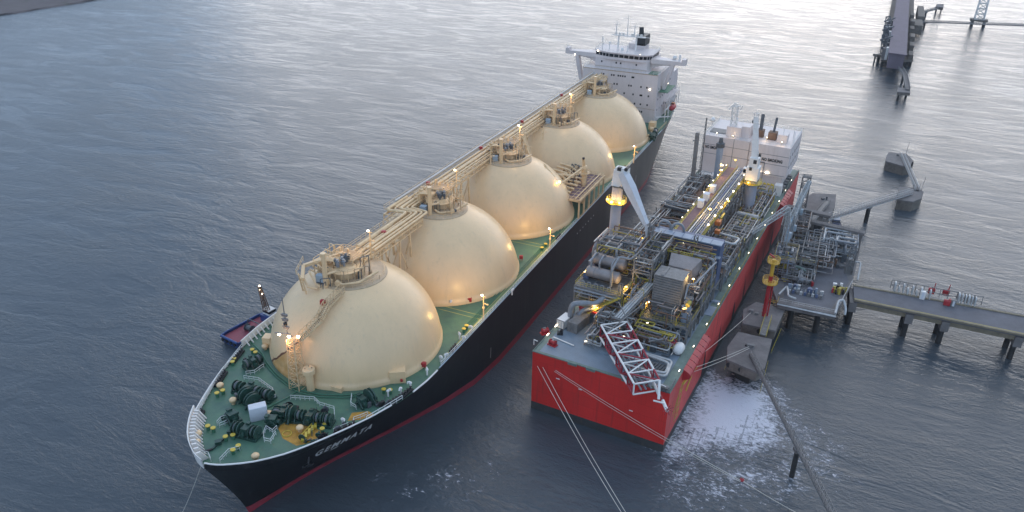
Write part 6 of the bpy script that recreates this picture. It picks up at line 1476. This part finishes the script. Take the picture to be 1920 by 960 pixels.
t, c = dolphin(P_(4.2, (1661, 296), (1666, 285), (1700, 288), (1711, 300), (1708, 310), (1696, 312), (1661, 302)), 4.2, 4.6, 'mooring_dolphin', 'farther concrete dolphin in open water at the end of the short walkway, nothing beyond it')
b = MB(m_steel, m_blk); q = at(1683, 292, 4.2)-c; b.box((q.x, q.y, 4.6), (1, .7, .8)); q = at(1698, 291, 4.2)-c; b.tube((q.x, q.y, 4.1), (q.x+.3, q.y, 10.5), .09, n=5); b.mat(m_blk); q = at(1708, 305, 3)-c; b.box((q.x+.5, q.y-.6, 2.4), (.8, 2.0, 3.2)); b.build('mooring_hook', t)

for t_, L_ in ((bpy.data.objects['mooring_dolphin'], ((1368, 683, 6.2), (1390, 692, 6.2))), (bpy.data.objects['mooring_dolphin.001'], ((1396, 612, 5.8), (1424, 620, 5.8)))):
    for (u, v, z) in L_:
        q = at(u, v, z)-t_.location; b = MB(m_blk); b.lathe((q.x, q.y-.25, q.z), [(.75, -.2), (.75, .2)], 12, axis=(0, 1, 0)); b.build('tyre_fender', t_)
# walkways
def walkway(p, q, label, w_=1.6, piles=(), mat=m_conc, railm=m_steel, truss=True, r_=.05, name='walkway', h=1.2):
    p = V(p); q = V(q); t = thing(name, label, 'walkway', (p.x, p.y, 0)); o_ = V((p.x, p.y, 0)); a = p-o_; c = q-o_; d = (c-a).normalized(); s_ = V((-d.y, d.x, 0)).normalized()*w_/2
    b = MB(mat); b.bar(a, c, w_, .25); b.build('deck', t)
    b = MB(railm)
    for sg in (-1, 1):
        L = (c-a).length; n = max(2, round(L/1.8)); 
        for k in range(n+1): x = a.lerp(c, k/n)+s_*sg; b.bar(x, x+V((0, 0, h)), r_*1.6); (b.bar(x, a.lerp(c, (k+1)/n)+s_*sg+V((0, 0, h)), r_*1.2) if truss and k < n else None)
        b.bar(a+s_*sg+V((0, 0, h)), c+s_*sg+V((0, 0, h)), r_*2); b.bar(a+s_*sg+V((0, 0, h*.5)), c+s_*sg+V((0, 0, h*.5)), r_*1.4); b.bar(a+s_*sg-V((0, 0, .15)), c+s_*sg-V((0, 0, .15)), .2, .35)
    b.build('truss_rail', t)
    for (f, u) in piles:
        x = a.lerp(c, f); b = MB(m_pile); b.tube((x.x, x.y, -3), (x.x, x.y, x.z-1.0), u, n=12); b.build('pile', t); b = MB(m_conc); b.box((x.x, x.y, x.z-.65), (w_+.8, 1.4, .8), math.atan2(d.y, d.x)); b.build('pile_head', t)
    return t
e0 = at(1408, 664, 8); e1 = at(1560, 965, 8); ex = e0+(e1-e0)*1.25
walkway(e0, ex, 'long narrow walkway running from the nearest dolphin out of the bottom of the view', .75, ((.52, .55),), m_conc, m_steel)
walkway(at(1546, 412, 8.5), at(1708, 362, 4.7), 'zigzag railed walkway from the jetty to the dolphin where walkways meet', 1.3, ((.49, .75),), m_conc, m_pipew, h=1.8)
walkway(at(1720, 356, 4.7), at(1692, 291, 4.7), 'short walkway linking the two dolphins in open water', 1.3, (), m_conc, m_pipew)
walkway(at(1430, 628, 7.7), at(1440, 596, 7.4), 'very short grey gangplank between the two dolphins beside the red barge', 1.7, (), m_steel, m_yrail, False)
walkway(at(1496, 446, 10), at(1552, 378, 8.6), 'pair of pale beams sloping from the pipe bridge to the dolphin behind', 1.6, (), m_steel, m_steel, False)

# access road
rd = thing('access_road', 'concrete road bridge on piles leaving the jetty platform towards the right edge', 'road bridge', tuple(at(1605, 550, 0)))
ro = rd.location; A_ = at(1600, 536, 9); B_ = at(1602, 562, 9); far = 150.0
C_ = at(1920, 594, 9); D_2 = at(1920, 628, 9); dA = (C_-A_)/(C_.x-A_.x); dB = (D_2-B_)/(D_2.x-B_.x); C_ = A_+dA*far; D_2 = B_+dB*far
def rl(p, z=None): return V((p.x-ro.x, p.y-ro.y, p.z if z is None else z))
b = MB(m_tar, m_conc); P = [rl(x) for x in (B_, D_2, C_, A_)]; b.prism([(p.x, p.y) for p in P], 8.2, 9.0); b.build('roadway', rd)
b = MB(M('brown_edge_concrete', (.23, .19, .13), .85, var=.3, scale=.5, dirt=(.12, .10, .07), dirt_amt=.4)); b.bar(rl(B_)+V((0, -.2, .05)), rl(D_2)+V((0, -.2, .05)), .7, .5); b.bar(rl(A_)+V((0, .2, .05)), rl(C_)+V((0, .2, .05)), .7, .5); b.bar(rl(B_)+V((0, .6, -1.5)), rl(D_2)+V((0, .6, -1.5)), .5, 1.5); b.bar(rl(A_)+V((0, -.6, -1.5)), rl(C_)+V((0, -.6, -1.5)), .5, 1.5); b.build('kerb', rd)
b = MB(m_yrail, m_steel); b.bar(rl(B_)+V((0, .4, .02)), rl(D_2)+V((0, .4, .02)), .9, .06); b.build('kerb_stripe', rd)
mid0 = (rl(A_)+rl(B_))/2; dm = (rl(C_)-rl(A_)).normalized()
for u in (1576+14, 1703, 1770, 1900, 2040, 2200):
    k = (at(u, 590, 9).x-A_.x) if u > 1600 else 0; x = rl(B_+dB*k); y = rl(A_+dA*k); 
    b = MB(m_conc); b.bar(x+V((0, -.3, -2.4)), y+V((0, .2, -2.4)), 2.0, 3.0); b.build('pier_cap', rd)
    for f in (.22, .78): p = x.lerp(y, f); b = MB(m_pile); b.tube((p.x, p.y, -3), (p.x, p.y, 5.4), .75, n=12); b.build('pile', rd)
# pipe tray with white pipes, cabinets and red fire pumps on the road
def rp(u, v, z=9): return at(u, v, z)
pt = thing('pipe_expansion_loop', 'row of white vertical pipe bends along the far kerb of the access road', 'pipe rack', tuple(rp(1680, 545))); q0 = pt.location
b = MB(m_pipew)
pa, pb = rp(1676, 545)-q0, rp(1750, 562)-q0; pc, pd = rp(1795, 566)-q0, rp(1832, 575)-q0
for (x, y, n_) in ((pa, pb, 9), (pc, pd, 6)):
    for k in range(n_):
        b.cut(); c = x.lerp(y, k/n_); h = 2.6 if k % 2 == 0 or n_ == 6 else 1.6; b.path([c+V((0, 1.0, 0)), c+V((0, 1.0, h)), c+V((.0, -.6, h)), c+V((0, -.8, .2))], .2 if k % 3 else .3, n=7, fil=.5)
b.build_each('pipe_bend', pt)
b = MB(m_steel, m_yrail); b.bar(pa+V((-1, 1.3, 2.7)), pd+V((1, 1.3, 2.7)), .2); b.bar(pa+V((-1, 1.3, 1.2)), pd+V((1, 1.3, 1.2)), .15)
for k in range(12): c = (pa+V((-1, 1.3, 0))).lerp(pd+V((1, 1.3, 0)), k/11); b.bar(c, c+V((0, 0, 2.7)), .15)
b.build('support_frame', pt)
for k, (u, v, lb) in enumerate(((1745, 550, 'left red fire pump on the access road, next to the white cabinet'), (1772, 553, 'middle red fire pump on the access road'), (1774, 572, 'nearest red fire pump, standing forward of the other two on the access road'))):
    t = thing('fire_pump', lb, 'fire pump', tuple(rp(u, v)), 0, 'red fire pumps on the access road'); b = MB(m_redbox); b.box((0, 0, .6), (1.6, 1.1, 1.0)); b.tube((-.8, 0, 1.2), (.9, 0, 1.2), .5, n=12); b.build('pump_body', t)
    b = MB(m_redbox); b.tube((.5, 0, 1.4), (.6, .1, 3.4 if k < 2 else 1.9), .12, n=6); b.lathe((.5, 0, 1.9), [(.35, 0), (.35, .12)], 10); b.build('valve_stem', t)
t = thing('electrical_cabinet', 'tall white cabinet left of the red pumps on the access road', 'cabinet', tuple(rp(1728, 560))); b = MB(m_white); b.box((0, 0, 1.2), (1.3, 1.0, 2.4)); b.build('housing', t); b = MB(m_grey); b.box((0, -.53, 1.2), (.55, .05, 2.0)); b.build('door', t)
t = thing('electrical_cabinet', 'grey cabinet right of the red pumps on the access road', 'cabinet', tuple(rp(1786, 574))); b = MB(m_steel); b.box((0, 0, 1.0), (1.2, .9, 2.0)); b.build('housing', t); b = MB(m_grey); b.box((0, -.48, 1.0), (.5, .05, 1.6)); b.build('door', t)

# ---- boats
def boat(name, label, cat, loc, rz, L, W_, parts):
    t = thing(name, label, cat, loc, rz); return t
tg = thing('tugboat', 'blue tug with red working deck half hidden behind the bow of the black gas carrier', 'tugboat', tuple(at(470, 628, 0)))
dv = (at(520, 590, 0)-at(428, 640, 0)); tg.rotation_euler = (0, 0, math.atan2(dv.y, dv.x)); tg.location = tg.location+dv.normalized()*1.8
# x forward, stern at -x
def boat_hull(Lh, Wh, zt, zb=-.6, bow=.28, n=18):
    P = []
    for k in range(n+1):
        t = k/n; x = -Lh/2+Lh*t; w_ = Wh/2*(min(1, .9+.1*min(1, t/.12))*(1-max(0, (t-(1-bow))/bow)**2.2)); P.append((x, w_))
    return P
P = boat_hull(17, 7.6, 2)
b = MB(m_tug); n = len(P)
for sg in (-1, 1):
    vs = [(x*(.97 if z < 0 else 1), sg*w_*(.8 if z < 0 else 1), z) for z in (-.6, 1.3, 2.3) for x, w_ in P]; fs = [(j*n+i, j*n+i+1, (j+1)*n+i+1, (j+1)*n+i) for j in range(2) for i in range(n-1)]; b.add(vs, fs if sg < 0 else [f[::-1] for f in fs], True)
b.add([(-8.25, -P[0][1]*.8, -.6), (-8.25, P[0][1]*.8, -.6), (-8.5, P[0][1], 2.3), (-8.5, -P[0][1], 2.3)], [(3, 2, 1, 0)])
for sg in (-1, 1): b.path([(x, sg*(w_+.08), 2.1) for x, w_ in P], .28, n=7)
b.path([(-8.6, -P[0][1], 2.1), (-8.6, P[0][1], 2.1)], .34, n=8)
b.build('hull', tg)
b = MB(m_tugd); b.add([(x, w_*.97, 1.5) for x, w_ in P]+[(x, -w_*.97, 1.5) for x, w_ in P], [(i, i+1, n+i+1, n+i)[::-1] for i in range(n-1)]); b.build('deck', tg)
b = MB(m_blk)
for k in range(7):
    for sg in (-1, 1): c = P[1+k*2]; b.lathe((c[0], sg*(c[1]+.3), 1.4), [(.55, -.16), (.55, .16)], 12, axis=(0, 1, 0))
for k in range(4): b.lathe((-8.9, -2.4+k*1.6, 1.4), [(.5, -.15), (.5, .15)], 12, axis=(1, 0, 0))
b.build('tyre_fender', tg)
b = MB(m_tug, m_white); b.box((5.2, 0, 2.5), (3.6, 3.4, 2.0)); b.mat(m_white); b.box((5.4, 0, 4.2), (2.4, 2.6, 1.5)); b.build('deckhouse', tg)
b = MB(m_glass); b.box((5.4, 0, 4.4), (2.46, 2.66, .7)); b.build('window', tg)
b = MB(m_steeld, m_tug, m_blk); b.tube((-1.8, -1, 2.2), (-1.8, 1, 2.2), .7, n=14); b.lathe((-1.8, -1.1, 2.2), [(1.1, 0), (1.1, .12)], 16, axis=(0, 1, 0)); b.lathe((-1.8, 1.0, 2.2), [(1.1, 0), (1.1, .12)], 16, axis=(0, 1, 0)); b.path([(-.2, -3, 1.5), (-.2, -2.4, 3.6), (-.2, 2.4, 3.6), (-.2, 3, 1.5)], .15, n=7, fil=.8)
b.build('towing_winch', tg)
b = MB(m_brown, m_yrail); b.lattice((4.6, 0, 4.9), (3.8, .6, 12.6), 1.3, .6, 8, .12, .08); b.bar((3.2, 0, 11), (4.8, .6, 11), .12); b.bar((3.3, -.5, 9), (4.8, 1.1, 9), .12); b.build('mast', tg)
b = MB(m_lampw); b.box((3.8, .5, 12.8), (.4, .4, .3)); b.cut(); b.box((4.0, .9, 11.3), (.3, .3, .3)); b.cut(); b.box((4.1, .3, 10.2), (.3, .3, .3)); b.build_each('mast_lamp', tg)
wb = thing('workboat', 'small dark blue boat moored under the walkway behind the jetty', 'boat', tuple(at(1566, 425, 0)), 1.75)
P = boat_hull(10, 3.6, 1.4); n = len(P); b = MB(m_tug)
for sg in (-1, 1):
    vs = [(x, sg*w_*(.8 if z < 0 else 1), z) for z in (-.5, 1.3) for x, w_ in P]; fs = [(i, i+1, n+i+1, n+i) for i in range(n-1)]; b.add(vs, fs if sg < 0 else [f[::-1] for f in fs], True)
b.add([(-5, -P[0][1]*.8, -.5), (-5, P[0][1]*.8, -.5), (-5, P[0][1], 1.3), (-5, -P[0][1], 1.3)], [(3, 2, 1, 0)]); b.build('hull', wb)
b = MB(m_blue); b.add([(x, w_*.97, .9) for x, w_ in P]+[(x, -w_*.97, .9) for x, w_ in P], [(i, i+1, n+i+1, n+i)[::-1] for i in range(n-1)]); b.build('deck', wb)
b = MB(m_tug, m_white); b.box((.8, 0, 2), (3.4, 2.2, 2.0)); b.mat(m_bluel); b.box((.8, 0, 3.05), (3.6, 2.4, .12)); b.build('cabin', wb)
b = MB(m_glass); b.box((.8, 0, 2.4), (3.46, 2.26, .6)); b.build('window', wb)
b = MB(m_blk)
for y in (-1, 0, 1): b.lathe((-5.2, y, .7), [(.4, -.1), (.4, .1)], 10, axis=(1, 0, 0))
b.build('tyre_fender', wb)

# ---- mooring lines
def line(name, label, p, q, sag, r_=.05, mat=m_rope, cat='mooring rope', group=None):
    p, q = V(p), V(q); N = 16; b = MB(mat); b.path([(p.lerp(q, k/N)-V((0, 0, 4*sag*(k/N)*(1-k/N))))-p for k in range(N+1)], r_, n=5); o = b.build(name, None, tuple(p)); tag(o, label, cat, group); return o
def onend(u, v):                         # on the barge end wall
    D = _F+_R*((u-960)/FPX)-_U*((v-480)/FPX); k = -((CAMP-BO).dot(BA))/D.dot(BA); return CAMP+D*k-BA*.1
gl = 'mooring ropes from the red barge'
line('mooring_rope', 'left one of two ropes dropping from the barge end wall to the water', onend(1008, 686), at(1196, 1010, 1.0), 1.0, .065, group=gl)
line('mooring_rope', 'right one of two ropes dropping from the barge end wall to the water', onend(1018, 688), at(1204, 1010, 1.0), 1.0, .065, group=gl)
line('mooring_rope', 'upper one of two diagonal ropes from the red end wall to the red buoy', onend(1042, 694), at(1389, 901, .3), .6, .06, group=gl)
line('mooring_rope', 'lower one of two diagonal ropes from the red end wall to the red buoy', onend(1040, 696), at(1388, 903, .3), .9, .05, group=gl)
line('mooring_rope', 'rope running on from the red buoy to the bottom right of the foam', at(1394, 903, .3), at(1520, 975, .8), .3, .06, group=gl)
side = lambda a, z: bw(BW+.1, a, z)
line('mooring_rope', 'upper one of two taut ropes from the barge fenders to the nearest dolphin', side(13.5, 14.2), at(1404, 650, 8.3), .3, .06, group=gl)
line('mooring_rope', 'lower one of two taut ropes from the barge fenders to the nearest dolphin', side(12.0, 13.8), at(1405, 653, 8.2), .4, .06, group=gl)
line('mooring_rope', 'rope from the barge side up to the dolphin under the red monitor post', side(15.5, 15.0), at(1408, 586, 7.8), .5, .06, group=gl)
line('mooring_rope', 'thin rope hanging from the stem of the black gas carrier', (-1.5, -11.6, 18), at(330, 985, 1), .6, .045)
t = thing('mooring_buoy', 'small red buoy floating on the rope below the white foam', 'buoy', tuple(at(1391, 901, 0))); b = MB(m_redbox); b.lathe((0, 0, .2), [(.15, -.4), (.42, -.25), (.5, 0), (.42, .25), (.15, .4)], 14); b.build('float', t); b = MB(m_steel); b.lathe((0, 0, .58), [(.12, 0), (.12, .3)], 8); b.build('shackle', t)

# ================================================================== FAR PIER
fp_ = thing('far_pier', 'long purple-grey covered pier far behind the jetty at the top right', 'pier', tuple(at(1680, 110, 0)))
o0 = fp_.location
def fl(u, v, z): p = at(u, v, z); return V((p.x-o0.x, p.y-o0.y, z))
a0, a1 = fl(1652, 112, 5), fl(1712, 112, 5); DV = (fl(1668, 0, 5)-fl(1645, 112, 5)); DV.z = 0; DV = DV.normalized(); L = 430
b = MB(m_concd); b.prism([(p.x, p.y) for p in (a0, a1, a1+DV*L, a0+DV*L)], 3.6, 5.0); b.build('pier_deck', fp_)
b = MB(m_far, m_far); W1, W2 = fl(1668, 100, 14), fl(1697, 104, 14); vs = []
base = [W1, W2, W2+DV*L, W1+DV*L]; b.prism([(p.x, p.y) for p in base], 5.0, 14.0); 
r1, r2 = (W1+V((-.8, -1, 0))), (W2+V((.8, -1, 0))); b.prism([(p.x, p.y) for p in (r1, r2, r2+DV*(L+2), r1+DV*(L+2))], 14.0, 14.6)
b.build('covered_gallery', fp_)
b = MB(m_concd, m_steeld)
for k in range(8): p = a1.lerp(a1+DV*160, k/7); b.cut(); b.bx(p.x-3.2, p.x-.4, p.y, p.y+14, 5, 8+2*(k % 3))
b.build_each('side_shed', fp_)
rng = random.Random(9)
b = MB(m_steeld, m_conc, m_white)
for k in range(26):
    p = a0.lerp(a0+DV*150, rng.random())+V((rng.uniform(0, 3.2), 0, 0)); h = rng.uniform(2, 9); b.cut(); b.mat(rng.choice((m_steeld, m_conc, m_steeld, m_white))); b.box((p.x, p.y, 5+h/2), (rng.uniform(.8, 3), rng.uniform(1, 6), h))
b.mat(m_steeld)
for k in range(3): b.cut(); p = a0+DV*(20+k*40); b.lattice((p.x+1, p.y, 5), (p.x-1, p.y+4, 17), 4, 3, 3, .35, .25); b.bar((p.x-3, p.y, 14), (p.x+4, p.y+8, 16), .9)
b.build_each('loader_gear', fp_)
b = MB(m_pile)
for k in range(10):
    for f in (.06, .5, .94): b.cut(); p = a0.lerp(a1, f)+DV*(2+k*26); b.tube((p.x, p.y, -3), (p.x, p.y, 4), 1.0, n=8)
b.build_each('pile', fp_)
b = MB(m_concd); p, q = fl(1640, 104, 5), fl(1700, 104, 5); b.bar(p, q, 5, 1.4); b.build('end_beam', fp_)
b = MB(m_pile); 
for u in (1640, 1647): x = fl(u, 104, 5); b.cut(); b.tube((x.x+.5, x.y, -3), (x.x+.5, x.y, 4.5), 1.0 if u > 1641 else .5, n=8)
b.build_each('pile', fp_)
b = MB(m_concd); x0 = fl(1722, 46, 5); b.bx(x0.x-4, x0.x+2, x0.y-30, x0.y, 2, 9); b.cut(); b.bx(x0.x-1, x0.x+4, x0.y+10, x0.y+70, 2, 10); b.build_each('side_platform', fp_)
walkway(at(1676, 108, 6), at(1697, 142, 6), 'upper half of the bent walkway from the far pier end', 2.4, ((.9, .7),), m_conc, m_steel, False, .1)
walkway(at(1697, 142, 6), at(1702, 168, 6), 'lower half of the bent walkway that ends on the small far dolphin', 2.4, ((.3, .6),), m_conc, m_steel, False, .1)
t, c = dolphin(P_(5.5, (1682, 172), (1684, 164), (1706, 165), (1707, 174)), 5.5, 1.8, 'mooring_dolphin', 'small low dolphin on short piles at the end of the bent far walkway', 3)
t, c = dolphin(P_(6, (1754, 12), (1756, 8), (1770, 7), (1769, 14)), 6, 2.5, 'mooring_dolphin', 'tiny distant dolphin right of the far pier above its catwalk', 3)
walkway(at(1728, 24, 6), at(1757, 16, 6), 'short distant walkway from the far pier to the tiny dolphin', 2.5, ((.3, .8),), m_conc, m_steel, False, .12)
e0 = at(1728, 41, 6); e1 = at(1835, 45, 6); e2 = e1+(e1-e0)*2.2
walkway(e0, e2, 'long thin catwalk from the far pier across to the right edge', 3.2, ((.02, .8), (.85, .8)), m_conc, m_steel, False, .14)
py = thing('lattice_pylon', 'pale lattice pylon standing in the water on the distant catwalk', 'pylon', tuple(at(1832, 50, 0)))
b = MB(m_white); b.lattice((0, 0, 6), (0, 2, 62), 7.0, 4.2, 13, .45, .3); b.build('lattice_frame', py)
for x in (-4.5, 4.5): b = MB(m_pile); b.tube((x, 0, -4), (x, 0, 5), 1.3, n=10); b.build('pile', py)
b = MB(m_concd); b.bx(-6.5, 6.5, -4, 4, 4.6, 6.2); b.build('pile_cap', py)

# ================================================================== foam
m = bpy.data.materials.new('white_foam'); m.use_nodes = True; nt = m.node_tree; L = nt.links.new; bs = nt.nodes['Principled BSDF']; out = nt.nodes['Material Output']
bs.inputs['Base Color'].default_value = (.82, .81, .86, 1); bs.inputs['Roughness'].default_value = .7
tc = nd(nt, 'ShaderNodeTexCoord')
def nz(sc, det, ro, dis=0, st=(1, 1, 1)):
    mp = nd(nt, 'ShaderNodeMapping'); mp.inputs['Scale'].default_value = st; mp.inputs['Rotation'].default_value = (0, 0, .5); L(tc.outputs['Object'], mp.inputs[0])
    q = nd(nt, 'ShaderNodeTexNoise'); q.inputs['Scale'].default_value = sc; q.inputs['Detail'].default_value = det; q.inputs['Roughness'].default_value = ro; q.inputs['Distortion'].default_value = dis; L(mp.outputs[0], q.inputs['Vector']); return q.outputs[0]
def mth(op, a, b_):
    q = nd(nt, 'ShaderNodeMath', operation=op)
    for i, x in enumerate((a, b_)):
        if isinstance(x, (int, float)): q.inputs[i].default_value = x
        else: L(x, q.inputs[i])
    return q.outputs[0]
def mrr(s, a, b_, c=0, d=1): q = nd(nt, 'ShaderNodeMapRange'); q.inputs[1].default_value = a; q.inputs[2].default_value = b_; q.inputs[3].default_value = c; q.inputs[4].default_value = d; L(s, q.inputs[0]); return q.outputs[0]
at_ = nd(nt, 'ShaderNodeAttribute', attribute_name='foam_amount')
big = nz(.16, 4, .6, .5); fine = nz(1.0, 5, .6, .8, (1, 1.8, 1)); mid = nz(.42, 4, .6, .8, (1, 1.6, 1))
dens = mth('ADD', at_.outputs['Fac'], mth('MULTIPLY', mth('SUBTRACT', big, .5), .9))
th_ = mth('SUBTRACT', .76, mth('MULTIPLY', dens, .44))
fac = mrr(mth('SUBTRACT', mth('ADD', mth('MULTIPLY', fine, .62), mth('MULTIPLY', mid, .38)), th_), -.09, .13, 0, .9)
fac = mth('MULTIPLY', fac, mrr(at_.outputs['Fac'], .02, .25))
tr = nd(nt, 'ShaderNodeBsdfTransparent'); ms = nd(nt, 'ShaderNodeMixShader'); L(fac, ms.inputs[0]); L(tr.outputs[0], ms.inputs[1]); L(bs.outputs[0], ms.inputs[2]); L(ms.outputs[0], out.inputs['Surface'])
bp = nd(nt, 'ShaderNodeBump'); bp.inputs['Distance'].default_value = .4; L(fine, bp.inputs['Height']); L(bp.outputs[0], bs.inputs['Normal'])
m_foam = m
def foam(name, label, poly, soft, peak=1.0, N=60, z=.03):
    c = sum(poly, V((0, 0, 0)))/len(poly); xs = [p.x for p in poly]; ys = [p.y for p in poly]; x0, x1, y0, y1 = min(xs)-soft, max(xs)+soft, min(ys)-soft, max(ys)+soft
    def sd(p):
        ins = False; dm = 1e9; n = len(poly)
        for i in range(n):
            a, c_ = poly[i], poly[(i+1) % n]; e = c_-a; w_ = p-a; t = max(0, min(1, (w_.x*e.x+w_.y*e.y)/(e.x**2+e.y**2))); dm = min(dm, math.hypot(w_.x-e.x*t, w_.y-e.y*t))
            if (a.y > p.y) != (c_.y > p.y) and p.x < (c_.x-a.x)*(p.y-a.y)/(c_.y-a.y)+a.x: ins = not ins
        return dm if ins else -dm
    idx = {}; vs = []; dn = []; fs = []
    G = [[sd(V((x0+(x1-x0)*i/N, y0+(y1-y0)*j/N, 0))) for j in range(N+1)] for i in range(N+1)]
    def vid(i, j):
        if (i, j) not in idx: idx[(i, j)] = len(vs); vs.append((x0+(x1-x0)*i/N-c.x, y0+(y1-y0)*j/N-c.y, 0)); dn.append(max(0, min(1, .5+G[i][j]/(2*soft)))*peak)
        return idx[(i, j)]
    for i in range(N):
        for j in range(N):
            if max(G[i][j], G[i+1][j], G[i][j+1], G[i+1][j+1]) > -soft*.85: fs.append((vid(i, j), vid(i+1, j), vid(i+1, j+1), vid(i, j+1)))
    me = bpy.data.meshes.new(name); me.from_pydata(vs, [], fs); a = me.attributes.new('foam_amount', 'FLOAT', 'POINT'); a.data.foreach_set('value', dn); me.materials.append(m_foam)
    o = bpy.data.objects.new(name, me); COL.objects.link(o); o.location = (c.x, c.y, z); o['kind'] = 'stuff'; o['label'] = label; o['category'] = 'foam'; return o
foam('foam', 'white churned foam on the water between the red barge and the nearest dolphin', [at(u, v, 0) for u, v in ((1242, 835), (1262, 860), (1330, 842), (1400, 846), (1450, 828), (1478, 800), (1466, 760), (1440, 724), (1380, 712), (1330, 706), (1300, 730))], 8.0, 1.1)
foam('foam', 'thin scattered foam streaks below the thick white foam', [at(u, v, 0) for u, v in ((1238, 860), (1240, 930), (1330, 960), (1480, 930), (1580, 900), (1560, 800), (1490, 780), (1440, 840), (1330, 850))], 9.0, .55)
foam('foam', 'faint foam streaks on the dark water in front of both hulls', [at(u, v, 0) for u, v in ((690, 890), (700, 960), (860, 960), (960, 900), (1000, 800), (980, 770), (880, 850), (760, 860))], 6.0, .28)

# ================================================================== haze
hz = bpy.data.materials.new('river_haze'); hz.use_nodes = True; nt = hz.node_tree; nt.nodes.remove(nt.nodes['Principled BSDF'])
vol = nd(nt, 'ShaderNodeVolumePrincipled'); vol.inputs['Color'].default_value = (.80, .86, .95, 1); vol.inputs['Density'].default_value = HAZE; vol.inputs['Anisotropy'].default_value = .2
nt.links.new(vol.outputs[0], nt.nodes['Material Output'].inputs['Volume'])
if HAZE:
    b = MB(hz); b.bx(-2500, 2500, -400, 4000, -6, 135); o = b.build('haze'); o['kind'] = 'stuff'
